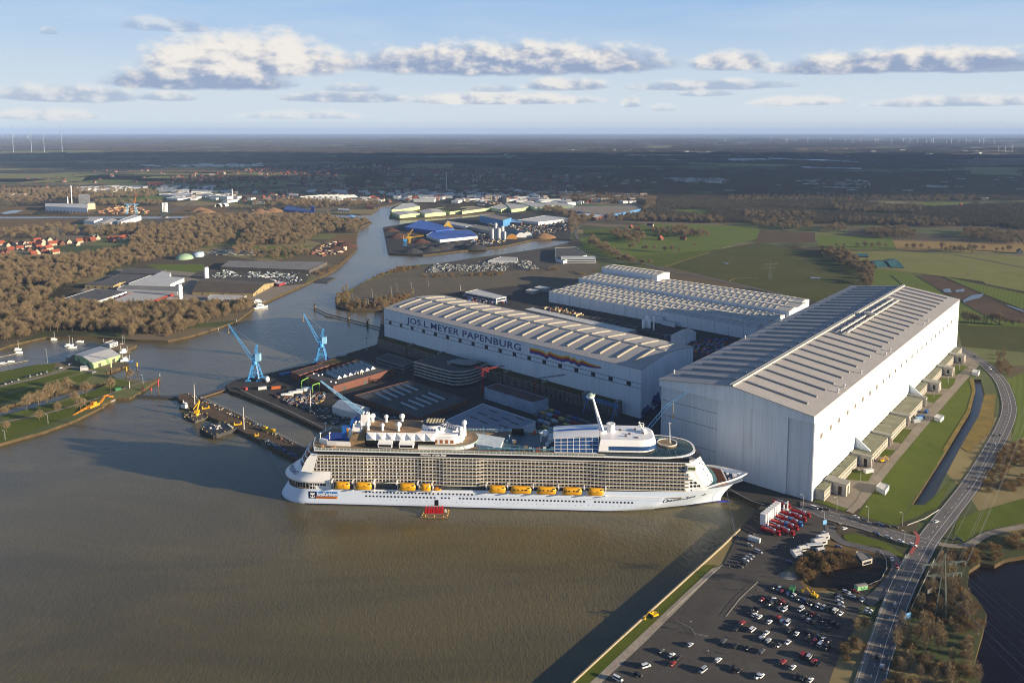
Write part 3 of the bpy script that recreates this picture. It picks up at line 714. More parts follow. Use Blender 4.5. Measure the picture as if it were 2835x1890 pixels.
# ---------------------------------------------------------------- wide production halls behind
b7 = at('9', 400, 455); M7 = frame(b7.x, b7.y, A5)
def hall7(label, x0, x1, y0, y1, z0, z1, gables, rib_step, name='production_hall'):
    o = empty(name, (b7.x, b7.y, 0), -A5, label, 'hall', 'flat production halls')
    q = MB(); q.b0(x0, x1, y0, y1, z0, z1); wl = q.build('wall', HALLW, o)
    q = MB()
    for i in range(int((x1 - x0) / 19.9) + 1): q.b0(x0 + i * 19.9, x0 + i * 19.9 + .4, y0 - .12, y0, z0, z1)
    q.build('wall_joint', mat('joint_grey', '#8d979c', .7, .1), wl)
    q = MB(); gw = (y1 - y0) / gables
    for g in range(gables):
        a, m_, c = y0 + g * gw, y0 + (g + .5) * gw, y0 + (g + 1) * gw
        if g == 0: a -= .4
        for p, qd, zp, zq in ((a, m_, z1 + .05, z1 + 2.2), (m_, c, z1 + 2.2, z1 + .05)):
            q.add([(x0 - .3, p, zp), (x1 + .3, p, zp), (x1 + .3, qd, zq), (x0 - .3, qd, zq)], [(0, 1, 2, 3)])
        for xx, fl in ((x0 - .3, 1), (x1 + .3, 0)): q.add([(xx, a, z1), (xx, c, z1), (xx, m_, z1 + 2.2)], [(0, 1, 2)])
        q.b0(x0, x1, m_ - .35, m_ + .35, z1 + 1.9, z1 + 2.9, 1)
    rf = q.build('roof', [HROOF2, GUT], o)
    q = MB(); k = 0
    for g in range(gables):
        m_ = y0 + (g + .5) * gw
        for s_ in (-1, 1):
            for i in range(int((x1 - x0 - 8) / rib_step)):
                x = x0 + 6 + i * rib_step; A_, B_ = m_ + s_ * gw * .10, m_ + s_ * gw * .42
                za, zb = z1 + 2.2 - 2.15 * .2, z1 + 2.2 - 2.15 * .84
                r = .85
                q.add([(x - r, A_, za - .2), (x, A_, za + .75), (x + r, A_, za - .2), (x - r, B_, zb - .2), (x, B_, zb + .75), (x + r, B_, zb - .2)],
                      [(0, 1, 4, 3), (1, 2, 5, 4), (0, 2, 1), (3, 4, 5)] if s_ > 0 else [(3, 4, 1, 0), (4, 5, 2, 1), (0, 1, 2), (5, 4, 3)])
    q.build('skylight', RIB, rf)
    return o
hall7('wide low production hall with three rows of roof skylights and a pale front wall', 0, 335, 0, 95, 2.3, 18.7, 3, 9.9)
hall7('second wide production hall stepped up behind the first one', -13, 340, 96, 162.6, 2.3, 24, 2, 9.9)
hall7('third production hall roof behind, right of the tall block', 97, 330, 163, 198, 2.3, 22, 1, 9.9)
hall7('tall white box hall rising above the production halls', -14, 96, 163, 203, 2.3, 32.6, 1, 8.5)
# ---------------------------------------------------------------- cruise ship (local: x from stern to bow, y = 0 on the centre line, z up)
o_ = shp(0, 20.5); MS = Matrix.Translation((o_.x, o_.y, 0)) @ Matrix.Rotation(R(-3.04), 4, 'Z')
ship = empty('cruise_ship', (o_.x, o_.y, 0), R(-3.04), 'white cruise ship with balcony rows and yellow lifeboats moored in the shipyard harbour', 'cruise ship')
HULL = mat('hull_pale_blue', '#d6e2f0', .35, .03, .05, spec=.4)
SHW = mat('ship_white', '#eae8e2', .35, .03, .1)
BOOT = mat('boot_top_blue', '#1d2450', .4, .05)
BLK = mat('band_black', '#15171b', .12, .1, .3, spec=.7)
DECK = mat('deck_planks', '#8f7a5c', .8, .15, .4)
TEAL = mat('deck_teal', '#5f8f93', .5, .15, .3)
TARP = mat('tarpaulin_white', '#cfd8d6', .6, .12, .25)
TANW = mat('tan_wrap', '#957a55', .8, .2, .25)
SBLUE = mat('funnel_blue', '#2262ae', .35, .05)
ORANGE = mat('swoosh_orange', '#d9892b', .4, .05)
RAILT = mat('balcony_glass', '#93866a', .25, .12, .6, spec=.5)
TEAK = mat('foredeck_wood', '#8a5433', .7, .15, .5)
YEL = mat('lifeboat_yellow', '#e0a113', .4, .05, spec=.4)
WGL = mat('window_blue_glass', '#2a4c7a', .08, .15, .2, spec=.8)
m_, n_x, b_x = base('rail_glass')
tr = n_x.new('ShaderNodeBsdfTransparent'); mx = n_x.new('ShaderNodeMixShader'); mx.inputs[0].default_value = .3
b_x.inputs['Base Color'].default_value = lin('#8fb5b0'); b_x.inputs['Roughness'].default_value = .08
n_x.nt.links.new(tr.outputs[0], mx.inputs[1]); n_x.nt.links.new(b_x.outputs[0], mx.inputs[2])
n_x.nt.links.new(mx.outputs[0], n_x.nt.nodes['Material Output'].inputs[0]); RGL = m_
def outline(us, half, Ls, ue, pw=.5, bow=None, n=14):
    """Near side from ue to the stern and round to the far side; bow=(start, end, power) closes the front with a taper."""
    pts = []
    for i in range(n + 1):
        t = i / n
        x = us + Ls * (1 - math.cos(t * math.pi / 2))
        y = half * math.sin(t * math.pi / 2) ** (2 * pw)
        pts.append((x, y))
    side = []
    if bow:
        s0, e0, p0 = bow
        side = [(s0 + (e0 - s0) * i / 16, half * (1 - (i / 16) ** p0)) for i in range(17)]
        if us + Ls > s0: side = side[1:]
    else: side = [(ue, half)]
    near = [(x, -y) for x, y in pts[1:] + side]
    far = [(x, y) for x, y in pts[1:] + side]
    return list(reversed(near)) + [(pts[0][0], 0)] + far
def Dk(u):
    ks = [(0, 9.5), (12, 10.6), (30, 11.6), (279, 11.8), (282, 16), (300, 16.6), (312, 18.2), (320, 19.8), (345, 21)]
    for (a, z0), (b, z1) in zip(ks, ks[1:]):
        if u <= b: return z0 + (z1 - z0) * max(0, u - a) / (b - a)
    return 21
rows = []
NL = 12
for j in range(NL + 1):
    t = j / NL
    us = 1.2 + 7.2 * max(0, t - .12) ** 1.15 if t > .12 else 1.2 + 3 * (.12 - t) * 8
    ue = 326 + 18.3 * max(0, (t - .15) / .85) ** 1.5
    s0 = 225 + 62 * t ** .8; p0 = 1.4 + 1.05 * t
    half = 20.5 * (.96 + .04 * min(1, t * 4))
    o2 = outline(us, half, 26 - 4 * t, 0, .5, (s0, ue, p0))
    rows.append([(x, y, -1.5 + t * (Dk(x) + 1.5)) for x, y in o2])
b = MB(); b.grid(rows, smooth=True, flip=True)
hull = b.build('hull', HULL, ship)
b = MB()   # boot stripe stands 4 mm proud
bt = []
for z in (-1.2, .75):
    t = (z + 1.5) / 13.3
    o2 = outline(1.2 + 3 * max(0, .12 - t) * 8 - .05, 20.5 * (.96 + .04 * min(1, t * 4)) + .06, 26, 0, .5, (225 + 62 * t ** .8, 326.2, 1.4 + t))
    bt.append([(x, y, z) for x, y in o2])
b.grid(bt, flip=True); b.build('boot_stripe', BOOT, hull)
b = MB(); b.ball((327, 0, -1.3), 1.0, 12, 0, 1); 
for i, v in enumerate(b.v): b.v[i] = (327 + (v[0] - 327) * 8.5, v[1] * 2.4, -1.2 + (v[2] + 1.3) * 1.9)
b.build('bulbous_bow', mat('bulb_blue', '#3a3f96', .4, .05), hull)
# decks
dk = [(x, y) for x, y, z in rows[-1]]
def deck_poly(u0, u1, ins):
    return [(x, y * (1 - ins / 20.5)) for x, y in dk if u0 <= x <= u1]
b = MB(); b.prism(deck_poly(9, 296, .3), 11.2, 11.5); b.build('promenade_deck', DECK, ship)
# foredeck
fd = [(x, y * .955) for x, y in dk if 300 <= x <= 343]
b = MB(); b.prism(fd, 17.2, 18.4); b.build('mooring_deck', mat('mooring_deck', '#4e5a6a', .7, .15, .4), ship)
def clipx(poly, x0, x1):
    near = sorted([p for p in poly if p[1] < 0 and x0 <= p[0] <= x1]); 
    def yat(x): 
        s = sorted([(abs(p[0]), abs(p[1])) for p in poly if p[1] < 0])
        for (a, ya), (b2, yb) in zip(s, s[1:]):
            if a <= x <= b2: return ya + (yb - ya) * (x - a) / (b2 - a)
        return s[-1][1]
    xs = [x0 + (x1 - x0) * i / 6 for i in range(7)]
    return [(x, -yat(x)) for x in xs] + [(x, yat(x)) for x in reversed(xs)]
b = MB(); b.prism(clipx(fd, 312, 327.5), 18.45, 19.3); b.build('wooden_deck', TEAK, ship)
b = MB(); arc = [(316.5 + 5.2 * math.cos(a) , 16.2 * math.sin(a)) for a in [R(-80 + 10 * i) for i in range(17)]]
b.prism(arc + [(312, 15), (312, -15)], 19.3, 19.42); b.build('green_deck', TEAL, ship)
b = MB()
for s_ in (-1, 1): b.add([(327.6, 0, 18.4), (327.6, s_ * 10.5, 18.4), (327.6, s_ * 10.5, 20.6), (327.6, 0, 20.6), (328, 0, 18.4), (328, s_ * 10.5, 18.4), (328, s_ * 10.5, 20.6), (328, 0, 20.6)], [(0, 1, 2, 3), (4, 5, 6, 7), (3, 2, 6, 7)])
b.b0(334, 336.5, -3.5, 1, 18.4, 21.2); b.lathe([(.3, 0), (.3, 3), (.01, 3.1)], (338.5, -.3, 18.4), 8); b.b0(337, 340, -.5, 0, 21.4, 21.8)
for y in (-4, 3.6): b.lathe([(.9, 0), (.9, 1.2), (.01, 1.3)], (331, y, 18.4), 10)
b.build('breakwater', SHW, ship)
b = MB()
bw = [(x, y, Dk(x)) for x, y in dk if x >= 299]
for seg in ([p for p in bw if p[1] <= 0], [p for p in bw if p[1] >= 0]):
    seg = sorted(seg)
    b.grid([[(x, y, z - .05) for x, y, z in seg], [(x + .2, y * 1.01, z + .9) for x, y, z in seg], [(x, y * .985, z + .9) for x, y, z in seg], [(x, y * .975, z - .05) for x, y, z in seg]], smooth=False, flip=seg[0][1] > 0)
b.build('bulwark', SHW, hull)
# stern: dark glazed saloon, flaring white skirt, raked glass
def ring(z, us, half, Ls, ue, pw=.5): return [(x, y, z) for x, y in outline(us, half, Ls, ue, pw)]
b = MB(); b.grid([ring(10.9, 10.5, 19.9, 24, 40.5), ring(16.2, 8.6, 19.9, 24, 40.5)], flip=True); sg = b.build('stern_saloon', BLK, ship)
b = MB(); rr = ring(0, 9.4, 20, 24, 40.5)
for i in range(2, len(rr) - 2):
    x, y, _ = rr[i]; b.b0(x - .12, x + .12, y - .12, y + .12, 11, 16.1)
for u in (32, 34, 36, 38): b.b0(u - .12, u + .12, -20.1, -19.86, 11, 16.1)
b.b0(29, 44, -20.2, -19.9, 13.6, 14); b.build('mullion', SHW, sg)
b = MB(); b.b0(33, 44, -20.3, -17, 11.6, 13.7); b.b0(40.6, 44.5, -20.4, -14, 11.6, 16.4); b.b0(40.6, 44.5, 14, 20.4, 11.6, 16.4); b.build('side_house', SHW, ship)
b = MB(); sk = [ring(15.9, 6.5, 19.8, 24, 44.2), ring(16., 5, 20.9, 25, 44.2), ring(17.2, 4.9, 21, 25, 44.2), ring(18.4, 6.2, 20.9, 25, 44.2), ring(21.4, 11, 20.3, 24, 44.2), ring(24.6, 16, 19.6, 22, 44.2)]
b.grid(sk, flip=True); top = sk[-1]; b.add(top, [tuple(range(len(top)))]); skirt = b.build('stern_skirt', SHW, ship)
b = MB(); gl = [ring(24.5, 17, 17.6, 13, 34), ring(30, 19.5, 17.6, 12, 34), ring(37, 24, 17.8, 11, 36), ring(40.6, 26.5, 18.6, 11, 36)]
b.grid(gl, flip=True); sgl = b.build('stern_glass', BLK, ship)
b = MB()
for z, us, h_, L_ in ((28, 18.4, 17.9, 12.6), (32, 20.6, 17.9, 12), (36, 23.2, 18.1, 11.2)):
    b.grid([ring(z, us - .4, h_, L_, 32), ring(z + .5, us - .2, h_, L_, 32), ring(z + .5, us + .5, h_ - .5, L_, 32)], flip=True)
b.build('deck_edge', SHW, sgl)
b = MB()   # white side fins between the glass and the balconies
for s_ in (-1, 1):
    y = s_ * 19.6
    pl_ = [(22.5, 24.4), (44, 21.5), (44, 23.9), (31.2, 24), (35.2, 37.3), (30, 37.3), (26.5, 33)]
    vs = [(x, y, z) for x, z in pl_] + [(x, y - s_ * 1.6, z) for x, z in pl_]; k = len(pl_)
    b.add(vs, [tuple(range(k)) if s_ < 0 else tuple(reversed(range(k))), tuple(range(k, 2 * k))] + [(i, (i + 1) % k, k + (i + 1) % k, k + i) for i in range(k)])
    for z in (26, 29, 32): b.b0(23.5 + (z - 24) * .4, 30.5, y + s_ * .02 - .05, y + s_ * .02 + .05, z, z + .35)
b.build('side_fin', SHW, ship)
# stern name following the sloped skirt
sn = text_mesh('OVATION OF THE SEAS', 1.9, .02, .02, .25)
wd = max(v.co.x for v in sn.vertices)
for v in sn.vertices:
    a = R(-52 + 104 * v.co.x / wd); t = .25 + v.co.y * .30
    z = 18.4 + t * 5.2; us = 6.2 + (z - 18.4) * 1.58 - .25; half = 20.9 - (z - 18.4) * .21
    v.co = (us + 24.5 * (1 - math.cos(a)), half * math.sin(a) * 1.0, z + .12 + v.co.z)
sn.materials.append(NAVY); so_ = bpy.data.objects.new('stern_lettering', sn); C.objects.link(so_); so_.parent = skirt
# superstructure core
b = MB(); core = [(30, -17.4), (300, -17.4), (306, -14), (308, 0), (306, 14), (300, 17.4), (30, 17.4)]
b.prism(core, 11.6, 37.2); b.build('superstructure', SHW, ship)
b = MB()
for s_ in (-1, 1): b.b0(46, 297, min(s_ * 17.42, s_ * 17.6), max(s_ * 17.42, s_ * 17.6), 11.8, 16)
prw = b.build('promenade_wall', mat('promenade_wall', '#5d5d58', .5, .3, .5, col2='#2c2f31'), ship)
# balcony decks
KS = [(0, .9), (69.8, .9), (75.2, 2.0), (105.5, 2.0), (110.8, 1.0), (119.8, 1.0), (126.3, -.1), (149.8, -.1), (155.2, 1.5), (226, 1.5), (233, .7), (241, .0), (400, .0)]
def pv(u):
    for (a, p), (c, q) in zip(KS, KS[1:]):
        if u <= c: return p + (q - p) * (u - a) / (c - a)
ENDS = [(44.4, 297), (44.4, 299), (30.6, 299), (31.6, 301.7), (32.6, 299.5), (33.6, 297), (34.4, 296.6), (35.2, 296.6)]
ST = 2.62
cab_r = random.Random(3)
for i, (ua, ub) in enumerate(ENDS):
    z = 16.4 + i * 2.6; b = MB()
    us = [ua] + [44.4 + ST * k for k in range(-6, 99) if ua + .8 < 44.4 + ST * k < ub - .8] + [ub]
    for a, c in zip(us, us[1:]):
        ya, yc = -20.5 + pv(a), -20.5 + pv(c); yi = -17.45
        b.add([(a, ya, z), (c, yc, z), (c, yi, z), (a, yi, z), (a, ya, z + .3), (c, yc, z + .3), (c, yi, z + .3), (a, yi, z + .3)], [(0, 3, 2, 1), (4, 5, 6, 7), (0, 1, 5, 4)], 0)
        b.add([(a + .1, ya + .05, z + .3), (c - .1, yc + .05, z + .3), (c - .1, yc + .05, z + 1.25), (a + .1, ya + .05, z + 1.25), (a + .1, ya + .12, z + 1.25), (c - .1, yc + .12, z + 1.25), (a + .1, ya + .12, z + .3), (c - .1, yc + .12, z + .3)], [(0, 1, 2, 3), (3, 2, 5, 4), (6, 4, 5, 7)], 1)
        b.add([(a, ya, z + .3), (a, yi, z + .3), (a, yi, z + 2.6), (a, ya, z + 2.6), (a + .16, ya, z + .3), (a + .16, yi, z + .3), (a + .16, yi, z + 2.6), (a + .16, ya, z + 2.6)], [(0, 3, 2, 1), (4, 5, 6, 7), (0, 4, 7, 3)], 0)
        d0 = a + (.5 if cab_r.random() < .8 else 1.0)
        b.b0(d0, min(d0 + 1.5, c - .2), yi - .06, yi - .01, z + .32, z + 2.35, 2)
    b.add([(ua, -20.5 + pv(ua), z), (ua, -17.4, z), (ua, -17.4, z + 2.6), (ua, -20.5 + pv(ua), z + 2.6)], [(0, 1, 2, 3)], 0)
    bd = b.build('balcony_deck', [SHW, RAILT, WDARK], ship)
    fr_ = bd.copy(); C.objects.link(fr_); fr_.scale = (1, -1, 1); fr_.parent = ship
# black band, white edge, top deck, railing
def top_out(ins, us, ue): return [(ue, -20.6 + ins), (us + 5, -20.6 + ins)] + [(us + 9 * (1 - math.sin(R(10 * k))), -(20.6 - ins) * math.cos(R(10 * k))) for k in range(2, 9)] + \
    [(us, 0)] + [(us + 9 * (1 - math.sin(R(10 * k))), (20.6 - ins) * math.cos(R(10 * k))) for k in range(8, 1, -1)] + [(us + 5, 20.6 - ins), (ue, 20.6 - ins)]
b = MB(); b.prism(top_out(1.0, 30, 299), 37.25, 40.2); bb = b.build('window_band', BLK, ship)
b = MB(); b.prism(top_out(.0, 28.5, 299.5), 36.95, 37.24); b.prism(top_out(-.3, 27.6, 240), 40.2, 40.75); b.build('deck_edge', SHW, ship)
text_part('name_lettering', 'Ovation of the Seas', 109.5, 128, 38, 39.6, -19.75, bb, SHW, .02, .3)
b = MB(); b.prism(top_out(.6, 28.4, 240), 40.76, 41.0); b.build('top_deck', DECK, ship)
b = MB(); pts = [p for p in top_out(0, 28, 240)]
for a, c in zip(pts, pts[1:]):
    b.add([(a[0], a[1], 41), (c[0], c[1], 41), (c[0], c[1], 42.5), (a[0], a[1], 42.5)], [(0, 1, 2, 3)], 0)
    b.tube((a[0], a[1], 42.5), (c[0], c[1], 42.5), .09, 4, 1)
    L_ = math.hypot(c[0] - a[0], c[1] - a[1])
    for k in range(max(1, int(L_ / 2.6))):
        t = k / max(1, int(L_ / 2.6)); x, y = a[0] + (c[0] - a[0]) * t, a[1] + (c[1] - a[1]) * t
        b.b0(x - .08, x + .08, y - .08, y + .08, 41, 42.6, 1)
b.build('railing', [RGL, SHW], ship)
# aft deck: surf pool, white screen, funnel
b = MB(); arc = [(34.5 + 15 * t, -5.5 + 0 * t) for t in (0, 1)]
pool = [(33.2, -6), (36, 3), (38.5, 7.5), (47.5, 7.5), (49, -2), (42, -5)]
b.prism(pool, 41.01, 42.6); b.build('surf_pool', mat('pool_blue', '#1d3ea0', .25, .15, .3, col2='#2f62c8'), ship)
b = MB(); sc_ = [(33, -8.5), (36, -10.8), (40, -12.4), (47, -13), (57.5, -13.2)]
b.grid([[(x, y, 41) for x, y in sc_], [(x - .4, y - .4, 44.6) for x, y in sc_], [(x - .4, y - .1, 44.6) for x, y in sc_], [(x, y + .5, 41) for x, y in sc_]], smooth=False)
for x, y in ((33.4, -7.5), (40, -6.5), (31.5, 12)): b.lathe([(.35, 0), (.3, 6.6), (.8, 6.8), (.8, 7.2), (.01, 7.4)], (x, y, 41), 8)
b.prism([(33, -8.5), (36, -10.8), (40, -12.4), (40, -11), (36, -9)], 44.6, 44.9)
b.build('pool_screen', SHW, ship)
b = MB(); b.b0(36.5, 38, -16.5, -15, 41, 42.8); b.b0(44, 47, -18, -15, 41, 41.9); b.build('deck_locker', mat('crate_wood', '#a97f52', .8, .15, 1), ship)
b = MB()
for s_, y0 in ((1, -7), (1, 3.5)):   # two raked sails of the funnel casing
    pl_ = [(50.5, 41), (56.5, 41), (57.2, 52), (54, 57 if y0 > 0 else 53.2), (49.2, 53), (49.6, 46)]
    vs = [(x + (3.5 if y0 > 0 else 0), y0, z) for x, z in pl_] + [(x + (3.5 if y0 > 0 else 0), y0 + 3.4, z) for x, z in pl_]; k = len(pl_)
    b.add(vs, [tuple(range(k)), tuple(reversed(range(k, 2 * k)))] + [(i, k + i, k + (i + 1) % k, (i + 1) % k) for i in range(k)])
fun = b.build('funnel', SBLUE, ship)
b = MB(); b.add([(53.6, -7.06, 45), (56.6, -7.06, 42), (57.1, -7.06, 51.6), (55.2, -7.06, 52.6), (53.2, -7.06, 50)], [(0, 1, 2, 3, 4)]); b.build('funnel_panel', SHW, fun)
b = MB(); b.grid([[(53.0 + .55 * math.sin(t * 3.1) - .3, -7.1, 45 + 7 * t) for t in [i / 8 for i in range(9)]], [(53.9 + .5 * math.sin(t * 3.1), -7.1, 45.3 + 7 * t) for t in [i / 8 for i in range(9)]]], smooth=False); b.build('swoosh', ORANGE, fun)
for y, zt in ((-4.5, 55.5), (5, 59)):
    b = MB(); u0 = 57.5 if y < 0 else 61
    def fr4(x0, x1, y0, y1, z): return [(x0, y0, z), (x1, y0, z), (x1, y1, z), (x0, y1, z)]
    b.grid([fr4(u0 - 1.5, u0 + 7.5, y - 4, y + 4, 47), fr4(u0, u0 + 6, y - 3.2, y + 3.2, 52), fr4(u0 + .4, u0 + 5.4, y - 2.8, y + 2.8, zt)], smooth=False, loop=True)
    ex = b.build('exhaust_casing', SHW, ship)
    b = MB(); b.b0(u0 + .5, u0 + 5.3, y - 2.7, y + 2.7, zt - .3, zt - .05, 0)
    for k in range(4): b.lathe([(.55, 0), (.6, .9), (.45, .9), (.01, .5)], (u0 + 1.6 + (k % 2) * 2.6, y - 1.2 + (k // 2) * 2.4, zt - .1), 8, 1)
    b.build('exhaust_pipe', [BLK, SHW], ex)
b = MB(); b.prism([(56.4, -12.2), (67.6, -12.2), (67.6, 8), (56.4, 8)], 41, 45.5); 
b.grid([[(56.4, -12.2, 45.5), (62, -12.6, 45.2), (67.6, -12.2, 45.5)], [(57.2, -10.2, 48), (62, -10.9, 49.5), (67.2, -10.5, 48)], [(58, -8, 50.5), (62, -8.2, 49), (67, -8.2, 51)], [(58, 0, 50.8), (62, 0, 50.2), (67, 0, 50.8)]], smooth=True)
b.build('wrapped_casing', TANW, ship)
# aft deck house with folded white facade
b = MB(); b.b0(69, 119, -12.6, 13, 41, 46.6, 1); b.b0(69, 119, -12, 13, 46.6, 51, 0); hs = b.build('deck_house', [SHW, BLK], ship)
b = MB()
for k in range(7):
    x0, x1 = 69 + k * 7.1, 76.1 + k * 7.1
    b.add([(x0, -14.4, 46.4), (x1, -14.4, 46.4), (x1, -12, 51.4), (x0, -12, 51.4), ((x0 * .35 + x1 * .65), -15.6, 48.4)], [(0, 1, 4), (1, 2, 4), (2, 3, 4), (3, 0, 4)])
b.add([(69, -14.4, 46.4), (118.7, -14.4, 46.4), (118.7, -12, 46.4), (69, -12, 46.4)], [(0, 3, 2, 1)])
b.build('folded_facade', SHW, hs)
for x in (78.5, 93.8):
    b = MB(); b.add([(x, -17.5, 42.2), (x + 10, -17.5, 42.2), (x + 10, -12, 41.8), (x, -12, 41.8), (x - .3, -17.8, 45.2), (x + 10.3, -17.8, 45.2), (x + 10, -12, 47.2), (x, -12, 47.2)], [(0, 3, 2, 1), (4, 5, 6, 7), (0, 1, 5, 4), (1, 2, 6, 5), (3, 0, 4, 7)])
    bx = b.build('bay_window', SHW, hs)
    b = MB(); b.add([(x + .6, -17.58, 42.7), (x + 9.4, -17.58, 42.7), (x + 9.5, -17.83, 44.7), (x + .5, -17.83, 44.7)], [(0, 1, 2, 3)]); b.build('glazing', BLK, bx)
b = MB(); b.prism([(68, -11.6), (104, -11.6), (108, -8), (108, 8), (104, 12), (68, 12)], 51.02, 51.5); b.build('house_roof', mat('roof_tan', '#9a7c58', .85, .2, .12, col2='#6f5c46'), hs)
e_ = [(107, -15.6)] + [(134 + 15.5 * math.sin(R(15 * k)), -15.6 * math.cos(R(15 * k))) for k in range(13)] + [(107, 15.6)]
b = MB(); b.prism(e_, 41.0, 42.0); b.prism([(107 + (x - 107) * .985, y * .97) for x, y in e_], 42.0, 43.2, 0); b.build('terrace', SHW, ship)
b = MB(); b.prism([(107 + (x - 107) * .985, y * .96) for x, y in e_], 43.21, 43.4); b.build('terrace_deck', DECK, ship)
e2 = [(108, -11.6)] + [(130 + 9 * math.sin(R(20 * k)), -11.6 * math.cos(R(20 * k))) for k in range(10)] + [(108, 11.6)]
b = MB(); b.prism(e2, 43.4, 48.5); b.prism([(x, y * .8) for x, y in e2], 48.5, 49.6); th = b.build('deck_house', SHW, ship)
for k in range(6):
    b = MB(); x = 110.5 + k * 3.9; b.b0(x, x + 2.2, -11.7, -11.62, 44, 46.6); b.build('window', mat('window_orange', '#a5683f', .3, .2, 1), th)
b = MB()
pts = [(x, y) for x, y in e_]
for a, c in zip(pts, pts[1:]): b.add([(a[0], a[1], 42), (c[0], c[1], 42), (c[0], c[1], 44.3), (a[0], a[1], 44.3)], [(0, 1, 2, 3)])
b.build('terrace_screen', RGL, ship)
# oval funnel with louvred navy top, sweeping white shoulders
def oval(cx, a, b2, z, n=20): return [(cx + a * math.cos(2 * math.pi * k / n), b2 * math.sin(2 * math.pi * k / n), z) for k in range(n)]
b = MB(); b.grid([oval(117, 13.5, 9.5, 48.5), oval(117, 10.5, 7, 50.5), oval(116.8, 9, 5.6, 53), oval(116.6, 8.2, 5.2, 54.6)], loop=True); of_ = b.build('oval_funnel', SHW, ship)
b = MB(); b.grid([oval(116.6, 8.4, 5.4, 54.2), oval(116.6, 8.5, 5.5, 56), oval(116.6, 7.6, 4.8, 56.1), oval(116.6, 7.6, 4.8, 55.4)], loop=True); b.add(oval(116.6, 7.6, 4.8, 55.4), [tuple(range(20))]); b.build('funnel_collar', mat('collar_navy', '#1c2340', .4, .1), of_)
b = MB()
for i in range(6):
    for j in range(3):
        x, y = 111 + i * 2.25, -2.8 + j * 2.8
        b.b0(x, x + 1.3, y, y + 1.6, 55.45, 56.3)
b.build('funnel_vent', mat('vent_cream', '#d8cba2', .5, .1), of_)
b = MB(); b.add([(122, -6, 54), (134.5, -3, 49.6), (134.5, 3, 49.6), (122, 6, 54), (122, -6.5, 49), (134.5, -4, 48.4), (134.5, 4, 48.4), (122, 6.5, 49)], [(0, 1, 2, 3), (4, 5, 1, 0), (5, 6, 2, 1), (6, 7, 3, 2)])
for k in range(7): b.b0(123.5 + k * 1.5, 124.1 + k * 1.5, -5.6 + k * .25, 5.6 - k * .25, 53.5 - k * .52, 54.4 - k * .52, 1)
b.build('funnel_shoulder', [SHW, mat('louvre_grey', '#8d8f92', .5, .1)], of_)
b = MB()
for k in range(3): b.b0(113 + k * 2.2, 114.2 + k * 2.2, -7.15, -6.6, 51.2, 52.6)
b.build('emblem', NAVY, of_)
for x, y, r in ((68.8, 8, 2.0), (79, 8, 1.6), (91, 8, 2.1), (69.1, -8.4, 1.9), (79.8, -8.4, 1.5), (91.6, -8.4, 2.2)):
    b = MB(); b.lathe([(1.2, -.3), (.9, 2.6), (.9, 3)], (x, y, 51.5), 10); b.ball((x, y, 51.5 + 2.6 + r * .85), r, 14); b.build('radome', SHW, ship)
for x, y, z in ((138.3, 3, 44), (136.8, -7, 43)):
    b = MB(); b.lathe([(1.5, 0), (1.3, 7.5), (1.1, 8.4)], (x, y, z), 10); b.ball((x, y, z + 10), 2.0, 14); b.build('radome', SHW, ship)
# pool deck amidships
rp = random.Random(11)
b = MB(); b.prism([(148, -9), (166, -15), (168, 3), (146, 11)], 41.01, 43.0); b.build('covered_pool', TARP, ship)
b = MB(); b.prism([(167, -14), (204, -15), (204, 14), (169, 14)], 41.005, 41.3); b.build('pool_deck', mat('pool_deck', '#4c666c', .5, .25, .3, col2='#2e4048'), ship)
b = MB(); b.b0(173, 182, 12.8, 13.8, 41.3, 46.5); b.build('screen', BLK, ship)
for k in range(34):
    x, y = rp.uniform(150, 203), rp.choice((rp.uniform(-16, -12), rp.uniform(8, 17), rp.uniform(-10, 6)))
    if x < 169 and -13 < y < 9: continue
    b = MB(); w_, d_, h_ = rp.uniform(.8, 3.4), rp.uniform(.8, 2.6), rp.uniform(.6, 2.6)
    b.b0(x, x + w_, y, y + d_, 41.25, 41.3 + h_); b.b0(x - .1, x + w_ + .1, y - .1, y + d_ + .1, 41.3 + h_, 41.45 + h_)
    b.build('deck_fitting', rp.choice((SHW, SHW, TEAL, TARP, DECK, SBLUE, mat('deck_orange', '#b5512e', .6, .1))), ship)
b = MB()
for s_ in (-1, 1):
    b.grid([[(150, s_ * 18, 43), (168, s_ * 17.4, 43.2), (205, s_ * 17.4, 43.2)], [(150, s_ * 16.6, 43.2), (168, s_ * 15.4, 43.4), (205, s_ * 15.6, 43.4)]], smooth=False)
    for k in range(15): b.b0(151 + k * 3.6, 151.2 + k * 3.6, s_ * 17 - .1, s_ * 17 + .1, 41, 46 if k % 4 == 0 else 43.2)
b.build('walkway', TEAL, ship)
b = MB(); b.ball((198, 5, 46.5), 3.2, 12, 0, .8); b.lathe([(.5, 0), (.5, 6), (1.6, 6.6), (1.6, 7.4), (.01, 7.8)], (195, 2, 41), 10); b.b0(200, 205, 1, 9, 41, 45); b.build('pool_sculpture', SHW, ship)
